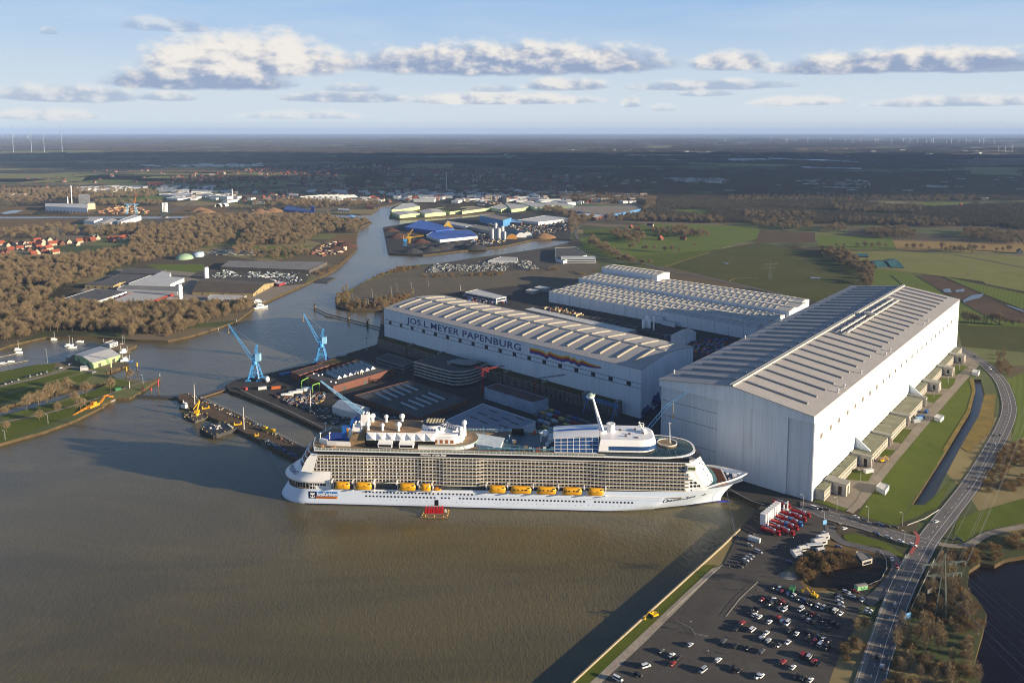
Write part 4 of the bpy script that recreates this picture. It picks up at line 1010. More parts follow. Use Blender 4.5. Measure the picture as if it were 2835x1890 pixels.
# glazed hall with sloping lattice, then the forward house
b = MB(); g0 = [(205, -16, 41.2), (236, -16, 41.2), (236, -11, 51), (205, -11, 49)]
b.add(g0 + [(205, 16, 41.2), (236, 16, 41.2), (236, 11, 51), (205, 11, 49)], [(0, 1, 2, 3), (5, 4, 7, 6), (3, 2, 6, 7), (4, 0, 3, 7)]); gh = b.build('glazed_hall', WGL, ship)
b = MB()
for k in range(8):
    t = k / 7; x = 205 + 31 * t
    b.tube((x, -16.1, 41.2), (x, -11.1, 49 + 2 * t + .1), .22, 4)
for k in range(5):
    t = k / 4; b.tube((205, -16.1 + 5 * t, 41.2 + 7.9 * t), (236, -16.1 + 5 * t, 41.2 + 9.9 * t), .2, 4)
b.grid([[(204, -11.4, 49.2), (220, -11.4, 50.6), (237, -11.6, 51.6)], [(204, -6, 50), (220, -6, 51.8), (237, -7, 52.4)], [(204, 6, 50), (220, 6, 51.8), (237, 7, 52.4)], [(204, 11.4, 49.2), (220, 11.4, 50.6), (237, 11.6, 51.6)]])
b.build('lattice', SHW, gh)
b = MB(); b.grid([[(207, -2.5, 51.2), (222, -2, 52.2), (236, -1.5, 52.7)], [(207, 0, 51.4), (222, 1, 52.4), (236, 1, 52.8)]]); b.build('roof_stripe', SBLUE, gh)
def cap(u0, u1, half, r, z): return [(u0, -half, z), ] + [(u1 - r + r * math.sin(R(15 * k)), -half + (half * .55) * (1 - math.cos(R(15 * k))), z) for k in range(7)] + \
    [(u1 - r + r * math.sin(R(15 * k)), half - (half * .55) * (1 - math.cos(R(15 * k))), z) for k in range(6, -1, -1)] + [(u0, half, z)]
b = MB(); L4 = [cap(236, 276, 16.2, 12, 42.2), cap(236, 277, 16.4, 12, 43.4), cap(236.6, 277.5, 15.8, 12, 46.6), cap(237, 277, 15.2, 12, 48.6), cap(237.6, 275.5, 13.4, 11, 50.2)]
b.grid(L4, smooth=False, loop=True); b.add(L4[-1], [tuple(range(len(L4[-1])))]); fh = b.build('forward_house', SHW, ship)
b = MB(); g1, g2 = cap(243, 277.2, 16.42, 12, 43.6), cap(243.3, 277.6, 15.98, 12, 46.4); k = len(g1) - 1
b.grid([g1[:k], g2[:k]], smooth=False); b.build('lounge_window', WGL, fh)
b = MB(); b.grid([cap(236, 278, 16.6, 12.5, 41.0), cap(236, 277.5, 16.5, 12, 42.2)], loop=True, smooth=False); b.build('lounge_base', BLK, fh)
b = MB()
for x, y in ((252, 3), (258, -4), (263, 5), (268, -2), (247, 6), (255, -8)): b.b0(x, x + 1.6, y, y + 1.2, 50.2, 51.2)
b.b0(262, 264.5, -10, -8, 50.2, 50.5); b.build('roof_hatch', mat('hatch_brown', '#5b4a3c', .7, .2, 1), fh)
b = MB(); b.lathe([(3.6, 0), (3.0, 2), (2.9, 5.4), (3.2, 5.6), (3.2, 6), (2.6, 6), (.01, 5.6)], (245.8, 2, 50), 14); b.build('roof_stack', SHW, ship)
b = MB(); b.lathe([(2.4, 0), (2, 2.5), (.01, 2.8)], (269.5, 1, 50), 10); b.tube((269, 1, 52), (266, 1, 58), .45, 6); b.tube((268.5, 1, 52), (269.5, 1, 56.5), .4, 6)
for z in (54, 55.5, 57): b.b0(265.5, 269.5, .6, 1.4, z, z + .25); b.b0(267 - .2, 267.2, -1.8, 3.8, z, z + .25)
b.b0(270, 273, -1, 3, 51, 51.5); b.build('radar_mast', SHW, ship)
# observation arm
b = MB(); b.lathe([(5, 0), (4.6, 1.4), (4.6, 2.2), (3.8, 2.3), (.01, 2)], (238.6, 1, 49.2), 18); b.tube((239.5, 1, 50), (238.2, 1, 55), 2.0, 8, 0, 1.7); b.tube((238.2, 1, 55), (232.4, 1, 75.5), 1.5, 8, 0, .8)
arm = b.build('observation_arm', SHW, ship)
b = MB(); b.tube((239.6, -.9, 51), (236.4, -.2, 62), .5, 5, 0, .1); b.build('arm_stripe', SBLUE, arm)
b = MB(); b.ball((230.6, 1, 76.6), 2.9, 16, 0, .8); cp = b.build('observation_capsule', mat('capsule_glass', '#9fb0a4', .08, .15, .3, spec=.8), arm)
b = MB(); b.lathe([(3.0, -.5), (3.15, -.2), (3.15, .2), (3.0, .5)], (230.6, 1, 76.6), 16); b.tube((232, 1, 75), (234, 1, 78), .5, 6); b.build('capsule_ring', SHW, cp)
# solarium: dark glazed roof with white rim, helipad
def sol(u1, half, z, u0=240): return [(u0, -half, z)] + [(u1 - 30 + 30 * math.sin(R(9 * k)), -half * math.cos(R(9 * k)) ** .75, z) for k in range(11)] + [(u1 - 30 + 30 * math.sin(R(9 * k)), half * math.cos(R(9 * k)) ** .75, z) for k in range(9, -1, -1)] + [(u0, half, z)]
b = MB(); S3 = [sol(305, 19.6, 40.2), sol(302, 17, 41.4), sol(296, 11, 42.2)]
b.grid(S3, smooth=True); b.add(S3[-1], [tuple(range(len(S3[-1])))]); sr = b.build('solarium_roof', mat('solarium_glass', '#1c2c36', .08, .3, .12, spec=.8, col2='#33453f'), ship)
b = MB()
for k in range(2, 20, 1):
    b.tube(S3[0][k], S3[1][k], .09, 3); b.tube(S3[1][k], S3[2][k], .09, 3)
for k in range(12): b.tube((242 + k * 4.4, -19.3, 40.5), (242 + k * 4.4, -11, 42.25), .08, 3)
b.build('roof_bar', mat('roof_bar', '#68777a', .5, .1), sr)
b = MB(); r0 = sol(306.2, 20.6, 40.0); r1 = sol(304.6, 19.4, 40.0)
b.grid([r0, [(x, y, 40.75) for x, y, _ in r0], [(x, y, 40.75) for x, y, _ in r1]], smooth=False); b.build('white_rim', SHW, sr)
b = MB(); b.grid([sol(310.5, 19, 37.2, 296), sol(306.3, 20.2, 39.95, 290)], smooth=False); b.build('front_glazing', BLK, ship)
b = MB(); b.grid([[(p[0], p[1], z) for p in oval(286.5, 7, 6.5, 0)] for z in (41.8, 43.2)], loop=True); b.add(oval(286.5, 7, 6.5, 43.2), [tuple(range(20))]); b.build('lookout_platform', DECK, ship)
b = MB(); b.path(oval(286.5, 7, 6.5, 43.6) + oval(286.5, 7, 6.5, 43.6)[:1], .3, 4); b.tube((288.5, 0, 43), (288, 0, 58.5), .35, 6, 0, .15); b.b0(287.2, 289.2, -.2, .2, 57.6, 57.9); b.build('signal_mast', SHW, ship)
# bow front of the superstructure
fr_rows = []
for t in [i / 8 for i in range(9)]:
    z = 37.3 - t * (37.3 - 18.9); uc = 308.5 + t ** 1.1 * 11; un = 299 + t * 13.5; hf = 19.3 - 2.6 * t
    fr_rows.append([(un + (uc - un) * math.cos(a) ** 1.25, hf * math.sin(a), z) for a in [R(-90 + 12 * k) for k in range(16)]])
b = MB(); b.grid(fr_rows, smooth=True, flip=True)
b.add([(296.5, -19.4, 37.3), (299, -19.3, 37.3), (312.5, -16.7, 18.9), (312, -17.5, 16.6), (296.5, -20.3, 16.6)], [(4, 3, 2, 1, 0)])
b.add([(296.5, 19.4, 37.3), (299, 19.3, 37.3), (312.5, 16.7, 18.9), (312, 17.5, 16.6), (296.5, 20.3, 16.6)], [(0, 1, 2, 3, 4)])
ff = b.build('bridge_front', SHW, ship)
for r_ in range(1, 8):
    for k in (3, 5, 7, 9, 11) if r_ % 2 == 0 else (4, 6, 8, 10):
        p, q = fr_rows[r_][k], fr_rows[r_ + (1 if r_ < 8 else 0)][k]; c = Vector(p).lerp(Vector(q), .4)
        nrm = Vector((1, .06 * p[1], .55)).normalized(); b = MB()
        b.box((0, 0, 0), (.12, 1.3, .9), M=Matrix.Translation(c + nrm * .06) @ nrm.to_track_quat('X', 'Z').to_matrix().to_4x4()); b.build('window', WDARK, ff)
for u, z in ((301, 22.6), (304, 22.5), (301, 20.1), (303.8, 20.1), (306.6, 20.1)):
    y = -20.1 + (u - 296.5) * .13
    b = MB(); b.lathe([(.95, 0), (.95, .12), (.01, .13)], (0, 0, 0), 12, M=Matrix.Translation((u, y, z)) @ Matrix.Rotation(R(90), 4, 'X')); b.build('porthole', WDARK, ff)
for s_ in (-1, 1):
    b = MB(); y0, y1 = sorted((s_ * 17, s_ * 22)); b.b0(297.5, 303.2, y0, y1, 31.6, 35.4); bwg = b.build('bridge_wing', SHW, ship)
    b = MB(); y0, y1 = sorted((s_ * 22.02, s_ * 22.1)); b.b0(298, 303, y0, y1, 33, 34.9); b.b0(303.2, 303.3, -21.5 if s_ < 0 else 17, -17 if s_ < 0 else 21.5, 33, 34.9); b.build('window', mat('bridge_glass', '#5c6a35', .1, .2, 1), bwg)
# hull openings
hw = MB(); hw.b0(-.65, .65, -.06, .0, -.6, .6); w0 = None
for z, u0, u1, st in ((10.4, 70, 119, 2.55), (7.4, 70, 260, 2.6), (10.4, 122, 162, 2.7), (10.4, 176, 190, 2.6), (10.5, 210, 250, 2.6)):
    u = u0
    while u <= u1:
        if not (z < 8 and (120 < u < 123.5 or 132 < u < 135 or 228.5 < u < 231.5)):
            if w0 is None: w0 = hw.build('hull_window', WDARK, hull); w0.location = (u, -20.52, z)
            elif len(hull.children) < 102: c = w0.copy(); C.objects.link(c); c.parent = hull; c.location = (u, -20.52, z)
        u += st
b = MB(); b.b0(119.4, 122.2, -20.58, -20.5, 1.6, 5.8); b.build('shell_door', BLK, hull)
b = MB()
for k in range(46):
    u = 74 + k * 4.4 + rp.uniform(-1, 1)
    if not 118 < u < 124: b.b0(u, u + .35, -20.56, -20.5, 4.5, 4.85)
b.b0(78, 281, -20.53, -20.5, 9.2, 9.28); b.build('scupper_row', WDARK, hull)
b = MB(); b.b0(44.5, 281, -20.75, -20.45, 11.5, 12.1); b.build('rubbing_strake', SHW, hull)
# company panel: navy square with a crown over an anchor, blue field, orange bar
lg = MB(); lg.b0(28.0, 33.6, -20.62, -20.5, 4.6, 9.9); pn = lg.build('logo_panel', mat('logo_navy', '#10193c', .4, .04), hull)
lg = MB(); lg.b0(33.6, 49, -20.62, -20.5, 6.4, 9.9); lg.build('logo_field', mat('logo_blue', '#1f6fb8', .4, .04), pn)
lg = MB(); lg.b0(33.6, 49, -20.62, -20.5, 4.6, 6.38); lg.build('logo_bar', mat('logo_orange', '#dd7f26', .4, .04), pn)
text_part('logo_lettering', 'RoyalCaribbean', 34.1, 48.5, 6.8, 9.4, -20.68, pn, SHW, .02)
text_part('logo_lettering', 'INTERNATIONAL', 34.6, 48.4, 5.0, 5.9, -20.68, pn, mat('logo_dark', '#7a4a1c', .5, .05), .02)
lg = MB(); y = -20.7
for vs in ([(29, 9.3), (29.5, 7.3), (32.1, 7.3), (32.6, 9.3), (31.7, 8.3), (31.3, 9.3), (30.8, 8.4), (30.3, 9.3), (29.9, 8.3)],
           [(30.55, 7.2), (31.05, 7.2), (31.05, 5.3), (30.55, 5.3)], [(28.9, 6.6), (29.5, 6.6), (29.9, 5.7), (30.8, 5.4), (30.8, 4.9), (29.6, 5.2)], [(32.7, 6.6), (32.1, 6.6), (31.7, 5.7), (30.8, 5.4), (30.8, 4.9), (32, 5.2)]):
    t = geometry.tessellate_polygon([[Vector((a, c, 0)) for a, c in vs]]); lg.add([(a, y, c) for a, c in vs], [tuple(q) for q in t])
lg.build('crown_anchor_emblem', SHW, pn)
# name on the bow: follows the flare of the hull
def hull_y(u, z):
    t = max(0, min(1, (z + 1.5) / (Dk(u) + 1.5))); s0 = 225 + 62 * t ** .8; ue = 326 + 18.3 * max(0, (t - .15) / .85) ** 1.5; p0 = 1.4 + 1.05 * t
    if u < s0: return -20.5
    return -20.5 * (1 - min(1, (u - s0) / (ue - s0)) ** p0)
def on_hull(s, u0, u1, z0, z1, name, m, bold=.01, shear=.2):
    return text_part(name, s, u0, u1, z0, z1, 0, hull, m, bold, shear, M=lambda p: Vector((p.x, hull_y(p.x, p.z + (p.x - 282) * .11) - .14 + p.y, p.z + (p.x - 282) * .11)))
INK = mat('lettering_ink', '#232c44', .5, .05)
on_hull('O', 281.5, 285.2, 6.6, 10.2, 'name_lettering', INK, 0); on_hull('VATION', 285.4, 294.6, 6.9, 8.9, 'name_lettering', INK, .0)
on_hull('OF THE', 295.2, 297.4, 7.0, 7.9, 'name_lettering', INK, 0); on_hull('S', 297.9, 300.3, 6.4, 9.6, 'name_lettering', INK, 0); on_hull('EAS', 300.4, 305.2, 6.9, 8.8, 'name_lettering', INK, .0)
b = MB(); pts = [(308, 6.9), (310.6, 6.9), (313, 8.0), (312.7, 6.4), (311.8, 5.9)]
b.add([(u, hull_y(u, z + (u - 282) * .11) - .16, z + (u - 282) * .11) for u, z in pts], [(0, 1, 2, 3, 4)]); b.build('hull_emblem', INK, hull)
# davits
for u in (45.6, 60.6, 75.8, 92.4, 107.6, 118, 156.6, 171.8, 190, 207.9, 226, 241):
    b = MB(); b.b0(u - .5, u + .5, -22.9, -21.9, 11.9, 12.5); b.b0(u - .45, u + .45, -22.3, -17.5, 18.6, 19.3); b.b0(u - .45, u + .45, -22.4, -21.6, 17, 19.3); b.b0(u - .4, u + .4, -18.6, -17.6, 12, 18.6); b.b0(u - .4, u + .4, -22.6, -17.5, 11.7, 12.2); b.build('davit', SHW, ship)
# ---------------------------------------------------------------- lifeboats hang from the davits: things of their own
def lifeboat(L_, tender):
    o = empty('lifeboat')
    b = MB(); st = []; W_ = 2.0; h_ = L_ / 2
    for z, wf, lf in ((0, .35, .86), (.7, .8, .94), (1.9, 1., .99), (2.6, 1.03, 1.0)):
        st.append([(h_ * lf * c + (.55 * z if c < -.3 else 0), W_ * wf * (abs(s) ** (.75 if c < .2 else 1.0)) * (1 if s > 0 else -1), z) for c, s in [(math.copysign(abs(math.cos(R(20 * k))) ** (.45 if math.cos(R(20 * k)) < 0 else .8), math.cos(R(20 * k))), math.sin(R(20 * k))) for k in range(18)]])
    b.grid(st, loop=True); b.add(st[0], [tuple(reversed(range(18)))]); hl = b.build('hull', YEL, o)
    b = MB(); b.grid([[(p[0], p[1], 2.6) for p in st[3]], [(p[0] * .95, p[1] * .93, 3.9) for p in st[3]], [(p[0] * .86 - .2, p[1] * .7, 4.9) for p in st[3]], [(p[0] * .7 - .3, p[1] * .35, 5.2) for p in st[3]]], loop=True)
    b.add([(p[0] * .7 - .3, p[1] * .35, 5.2) for p in st[3]], [tuple(range(18))]); cn_ = b.build('canopy', YEL, o)
    b = MB(); b.grid([[(p[0] * 1.012, p[1] * 1.03, z) for p in st[3]] for z in (2.45, 2.75)], loop=True); b.build('fender', mat('fender_dark', '#8a6a1a', .6, .1), hl)
    for x in ((-4.2, -1.6, 1.6, 4.2) if tender else (-2.8, 1.6)):
        b = MB(); w_ = .9 if tender and abs(x) > 2 else .55; b.add([(x - w_, -2.08, 3.0), (x + w_, -2.08, 3.0), (x + w_, -1.95, 3.9), (x - w_, -1.95, 3.9)], [(0, 1, 2, 3)]); b.build('window', WDARK if tender else mat('hatch_line', '#9c7a1c', .5, .1), cn_)
    b = MB(); b.add([(h_ * .72, -1.9, 4.1), (h_ * .9, -1.2, 4.1), (h_ * .82, -1.0, 4.9), (h_ * .66, -1.6, 4.9)], [(0, 1, 2, 3)]); b.build('windscreen', WDARK, cn_)
    return o
ordn = ['nearest the stern', 'second from the stern', 'third from the stern', 'fourth from the stern, shorter than its neighbours', '', 'just right of the open gap amidships', 'with dark windows, leftmost of the windowed three', 'with dark windows, middle of the windowed three', 'with dark windows, rightmost of the windowed three', 'nearest the bow']
protos = {}
for (a, c), wd_, tn in zip([(46.7, 59.2), (61.8, 74.5), (93.5, 106.2), (109.2, 117), (0, 0), (157.7, 170.5), (173.1, 188.6), (191.4, 206.4), (209.2, 224.6), (227.4, 239.8)], ordn, [0, 0, 0, 0, 0, 0, 1, 1, 1, 0]):
    if not wd_: continue
    L_ = round(c - a); key = (L_, tn)
    if key in protos: o = copy_tree(protos[key])
    else: o = protos[key] = lifeboat(L_, tn)
    p = MS @ Vector(((a + c) / 2, -22.4, 13.2)); o.location = p; o.rotation_euler = (0, 0, R(-3.04))
    tag(o, ('yellow lifeboat hanging on the ship side, ' if not tn else 'yellow tender boat on the ship side, ') + wd_, 'lifeboat', 'lifeboats along the ship side')
rb = empty('rescue_boat', MS @ Vector((121.6, -22.2, 13.6)), R(-3.04), 'small open yellow rescue boat on the ship side, right of the short lifeboat', 'boat')
b = MB(); b.grid([[(2.9 * lf * x, 1.1 * wf * y, z) for x, y in [(math.cos(R(30 * k)), math.sin(R(30 * k))) for k in range(12)]] for z, wf, lf in ((0, .4, .8), (.6, .9, .95), (1.2, 1, 1.05), (1.2, .75, .85), (.8, .7, .8))], loop=True); b.build('hull', YEL, rb)
b = MB(); b.b0(-1.2, .6, -.7, .7, .8, 2.4); b.b0(-2.4, -1.6, -.4, .4, 1, 2); b.build('console', mat('console_orange', '#c9812a', .5, .1), rb)
# ---------------------------------------------------------------- buildings from their roof corners
CON = mat('container_white', '#c9cbc8', .5, .1, .4)
ROOFS = {'felt': FELT, 'grey': FELTG, 'pale': HROOF2, 'white': mat('roof_white', '#c9c6bd', .6, .12, .1), 'brown': mat('roof_brown', '#5c5140', .9, .2, .1), 'moss': MOSS,
         'blue': mat('roof_blue', '#1f4fa8', .45, .1, .05), 'rust': mat('roof_rust', '#5b4a42', .9, .25, .1), 'green': mat('roof_green', '#2f5f56', .6, .12, .1), 'tile': mat('roof_tile', '#8f4a33', .85, .2, .3),
         'dark': mat('roof_dark', '#5b5954', .85, .2, .1), 'tan': mat('roof_tan_sheet', '#8f8068', .7, .15, .05), 'lime': mat('roof_lime', '#a9b39a', .6, .15, .05), 'slate': mat('roof_slate', '#4a3a36', .85, .2, .2)}
WALLS = {'brick': BRICK, 'white': CON, 'conc': CONCR, 'grey': mat('wall_grey', '#8f918e', .7, .12, .1), 'hall': HALLW, 'lime': mat('wall_lime', '#b6c48f', .6, .1, .05), 'blue': mat('wall_blue', '#4a84b5', .6, .1, .05), 'dblue': mat('wall_deep_blue', '#1c4c9a', .5, .1, .05),
         'tan': mat('wall_tan', '#9a8a62', .8, .15, .1), 'dark': mat('wall_dark', '#55524c', .85, .2, .1), 'red': mat('wall_red', '#8e2f2a', .7, .1, .1), 'green': mat('wall_green', '#9db77f', .6, .1, .1), 'cream': mat('wall_cream', '#b9aa92', .8, .1, .2)}
def bld(name, label, s, zt, wm, rm, rise=0, cat='building', group=None, win=0, par=.5, ax=0, doors=0):
    """Footprint from the roof corners (near-left, near-right, far-right, far-left ...) seen at height zt."""
    p = line(s, zt); c = sum(p, Vector()) / len(p); q = [(a.x - c.x, a.y - c.y) for a in p]
    ar = sum(q[i][0] * q[(i + 1) % len(q)][1] - q[(i + 1) % len(q)][0] * q[i][1] for i in range(len(q)))
    if ar < 0: q = q[::-1]; ax = 1 - ax if len(q) == 4 else ax; 
    o = empty(name, (c.x, c.y, 0), 0, label, cat, group)
    W_, R_ = WALLS.get(wm, wm), ROOFS.get(rm, rm)
    b = MB(); b.prism(q, GZ - .2, zt); wl = b.build('wall', W_, o)
    b = MB()
    if rise:
        a, d, e, f = [Vector((x * 1.015, y * 1.015, zt + .05)) for x, y in q]
        if ax: a, d, e, f = d, e, f, a
        m1, m2 = (a + f) / 2 + Vector((0, 0, rise)), (d + e) / 2 + Vector((0, 0, rise))
        b.add([a, d, e, f, m1, m2], [(0, 1, 5, 4), (2, 3, 4, 5)]); b.add([a, f, m1, d, e, m2], [(0, 2, 1), (3, 4, 5)], 1)
        b.build('roof', [R_, W_], o)
    else:
        b.prism([(x * 1.004, y * 1.004) for x, y in q], zt + .01, zt + .12, 0)
        n_ = len(q)
        for i in range(n_):
            A, B = Vector((*q[i], 0)) * 1.006, Vector((*q[(i + 1) % n_], 0)) * 1.006; A2, B2 = A * .985, B * .985
            b.add([(A.x, A.y, zt), (B.x, B.y, zt), (B.x, B.y, zt + par), (A.x, A.y, zt + par), (A2.x, A2.y, zt + par), (B2.x, B2.y, zt + par), (A2.x, A2.y, zt), (B2.x, B2.y, zt)], [(0, 1, 2, 3), (3, 2, 5, 4), (4, 5, 7, 6)], 1)
        b.build('roof', [R_, W_], o)
    if win or doors:
        n_ = len(q)
        for i in range(n_):
            A, B = Vector((*q[i], 0)), Vector((*q[(i + 1) % n_], 0)); d = B - A; L_ = d.length; d.normalize(); nn = Vector((d.y, -d.x, 0))
            if nn.y > .2 or L_ < 5: continue
            b = MB(); T = Matrix.Translation(A + nn * .05) @ Matrix.Rotation(math.atan2(d.y, d.x), 4, 'Z')
            fl = max(1, win); fh = (zt - GZ) / fl
            if win:
                for k in range(fl): b.b0(1, L_ - 1, -.05, .02, GZ + k * fh + fh * .35, GZ + k * fh + fh * .78, 0, T)
                b.build('window_band', GLASS, wl)
            b = MB()
            for k in range(doors):
                x = L_ * (k + .5) / doors; b.b0(x - 1.8, x + 1.8, -.06, .02, GZ, GZ + min(4.2, (zt - GZ) * .7), 0, T)
            if doors: b.build('door', WALLS['dark'], wl)
    return o
def bars(par, s_list, w_, h_, m, z, name='skylight'):
    """Roof lights lying between pairs of picture points at height z."""
    for s in s_list:
        a, c = line(s, z); d = (c - a).normalized(); nn = Vector((-d.y, d.x, 0)) * w_ / 2; a -= par.location; c -= par.location; a.z = c.z = z
        b = MB(); u = Vector((0, 0, h_)); b.add([a - nn, a + nn, c + nn, c - nn, a + u, c + u], [(0, 3, 5, 4), (1, 4, 5, 2), (0, 4, 1), (3, 2, 5)]); b.build(name, m, par)
o = bld('workshop', 'red brick workshop with a row of sawtooth roof lights on dark felt roof', '7 825,612 1082,703 1660,537 1335,450', 9.8, 'brick', 'felt', win=0, doors=3)
SAW = mat('sawtooth_glass', '#70808a', .2, .15, .3)
for k in range(7):
    x, y = 1010 + k * 52, 578 - k * 14.5
    a, c = at('7', x, y, 9.9) - o.location, at('7', x + 112, y + 58, 9.9) - o.location; a.z = c.z = 9.93
    d = (at('7', x + 155, y + 46, 9.9) - o.location); d.z = 9.93; v = d - c
    b = MB(); u = Vector((0, 0, 3.4)); b.add([a, c, c + v, a + v, a + v * .35 + u, c + v * .35 + u], [(0, 1, 5, 4), (2, 3, 4, 5), (1, 2, 5), (0, 4, 3)]); b.build('roof_light', [SAW], o)
    b = MB(); b.add([c + Vector((.05, -.05, 0)), c + v + Vector((.05, -.05, 0)), c + v * .35 + u + Vector((.05, -.05, 0))], [(0, 1, 2)]); b.build('gable_panel', SHW, o)
b = MB()
for x, y in ((900, 590), (945, 605), (1060, 665), (1105, 672), (1130, 560), (1180, 520), (980, 600)): p = at('7', x, y, 9.8) - o.location; b.lathe([(.8, 0), (.8, 1.2), (.01, 1.5)], (p.x, p.y, 9.9), 8)
b.build('roof_vent', SHW, o)
b = MB()
for x in (1315, 1335, 1355): p = at('7', x, 650, 3) - o.location; b.lathe([(.45, 0), (.45, 11), (.01, 11)], (p.x, p.y, 2.5), 8)
b.build('flue', CONCR, o)
bld('workshop', 'narrow brick building with a brown flat roof left of the sawtooth workshop', '7 688,572 765,602 1050,505 990,490', 8.6, 'brick', 'rust')
bld('workshop', 'long low shed with mossy roof behind the brick workshop by the river quay', '7 925,492 1060,503 1310,447 1190,425', 6.5, 'brick', 'moss')
o = bld('workshop', 'large dark flat roofed hall with ten roof lights behind the ship', '7 1280,790 1880,1000 2340,830 1800,650', 7.1, 'brick', 'felt', doors=4)
bars(o, ['7 1480,768 1620,830', '7 1545,745 1685,805', '7 1610,725 1750,785', '7 1670,705 1810,762', '7 1733,685 1872,740', '7 1715,855 1865,918', '7 1785,832 1935,893', '7 1850,810 1995,870', '7 1910,788 2060,848', '7 1970,765 2120,825'], 2.4, 1.3, mat('skylight_grey', '#9aa3a6', .3, .1, .3), 7.25)
bld('office_building', 'low flat office with pale parapet beside the rounded office block', '8 140,712 390,787 490,744 250,666', 10, 'grey', 'felt', win=2)
# rounded office block
pts = line('8 490,750 690,806 840,840 930,842 1010,830 1070,812 1110,795 1150,775 1180,762 930,712 740,684', 18.7); c = sum(pts, Vector()) / len(pts)
ob = empty('office_building', (c.x, c.y, 0), 0, 'four storey office block with rounded corner and pale horizontal bands', 'office building')
q = [(p.x - c.x, p.y - c.y) for p in pts]
b = MB(); b.prism([(x * .985, y * .985) for x, y in q], 2.3, 18.4); wl = b.build('wall', GLASS, ob)
for k in range(5):
    b = MB(); z = 5 + k * 3.35; b.prism(q, z, z + 1.5); b.build('floor_band', mat('band_pale', '#a8a79f', .7, .1, .2), wl)
b = MB(); b.prism([(x * .98, y * .98) for x, y in q], 19.91, 20.0); rf = b.build('roof', FELT, ob)
b = MB(); b.prism([(x * .45 + 8, y * .35 - 1) for x, y in q], 20.0, 22.3); b.build('penthouse', GLASS, ob)
b = MB(); b.prism([(x * .47 + 8, y * .37 - 1) for x, y in q], 22.3, 22.7); b.b0(4, 18, -3, 3, 22.7, 24.8); b.b0(-14, -8, 0, 4, 20, 22); b.build('roof_plant', WALLS['grey'], ob)
bld('workshop', 'long hall with a pale translucent front wall and stained roof behind the ship', '8 1145,985 1600,1125 1740,1085 1270,945', 13.6, mat('translucent_wall', '#a3b0bd', .4, .12, .1, col2='#7d8ea0'), 'rust')
o = bld('workshop', 'wide pale flat roofed hall with white walls directly behind the ship', '8 690,1335 1130,1135 1620,1300 1400,1402 1180,1500', 11.4, 'hall', mat('roof_pale_grey', '#8a9097', .8, .12, .06), doors=0)
bars(o, ['8 %d,%d %d,%d' % (x, y, x + 75, y + 27) for x, y in ((1010, 1250), (1090, 1215), (1100, 1290), (1190, 1190), (1200, 1265), (1310, 1260), (1290, 1330), (1390, 1300), (1440, 1260))], 1.6, .6, FELT, 11.6)
bld('storage_tent', 'white storage tent with pitched roof left of the dark flat hall', '7 1072,890 1292,957 1420,902 1205,838', 9.5, 'white', mat('tent_sheet', '#c4c6c4', .5, .08, .08), rise=4, ax=0)
bld('canteen_building', 'long white flat roofed building behind the lettered hall', '3 1970,1040 2262,1098 2355,1078 2090,1010', 8.5, 'white', 'white', win=1)
bld('yard_shed', 'white gabled shed between the great halls', '9 1535,765 1665,785 1770,735 1640,712', 13, 'hall', 'pale', rise=3, ax=1)
bld('yard_shed', 'white box shed attached to the production hall front', '9 1360,580 1462,600 1475,575 1375,560', 12, 'hall', 'pale')
bld('yard_shed', 'small white lean-to beside the white box shed', '9 1450,630 1570,655 1590,640 1480,620', 8, 'hall', 'pale')
bld('storage_strip', 'long narrow roof strip beside the lettered hall with pale roof lights', '9 180,525 1110,742 1215,718 260,510', 9, 'grey', 'white')
bld('open_shed', 'small flat shelter near the car park behind the canteen', '4 520,1355 600,1368 650,1352 570,1340', 7, 'grey', 'white')
bld('open_shed', 'larger flat shelter near the car park behind the canteen', '4 600,1330 700,1345 760,1330 660,1312', 8, 'grey', 'white')
for i, (x, y, h_) in enumerate(((1280, 700, 12), (1313, 695, 17), (1332, 700, 13), (1375, 720, 19))):
    p = at('9', x, y, GZ); b = MB(); b.lathe([(2.2 if i < 3 else 1.2, 0), (2.2 if i < 3 else 1.2, h_ * .9), (1, h_), (.01, h_)], (0, 0, 0), 12); o = b.build('storage_tank', SHW, None, p)
    tag(o, ['white upright tank, leftmost of the tank group between the halls', 'tallest wide white tank between the halls', 'white upright tank right of the tallest wide one', 'slim white tank standing apart between the halls'][i], 'tank', 'upright tanks between the halls')
# ---------------------------------------------------------------- lattice tools
def lattice(b, A, B, w0, w1, nseg, r=.18, mi=0, square=True):
    A, B = Vector(A), Vector(B); d = (B - A).normalized(); u = d.orthogonal().normalized(); v = d.cross(u)
    if abs(d.z) < .95: u = d.cross(Vector((0, 0, 1))).normalized(); v = u.cross(d)
    prev = None
    for k in range(nseg + 1):
        t = k / nseg; c = A.lerp(B, t); w_ = w0 + (w1 - w0) * t
        cs = [c + u * w_ + v * w_, c - u * w_ + v * w_, c - u * w_ - v * w_, c + u * w_ - v * w_]
        if prev:
            for i in range(4):
                b.tube(prev[i], cs[i], r, 4, mi, cap=False); j = (i + 1) % 4
                b.tube(prev[i], cs[j] if k % 2 else cs[i], r * .6, 3, mi, cap=False); b.tube(prev[j] if not k % 2 else prev[i], cs[i] if not k % 2 else cs[j], r * .6, 3, mi, cap=False)
        prev = cs
CBLUE = mat('crane_blue', '#3f93cf', .45, .1, .2); CBLU2 = mat('crane_pale_blue', '#8fc3e2', .45, .08, .2)
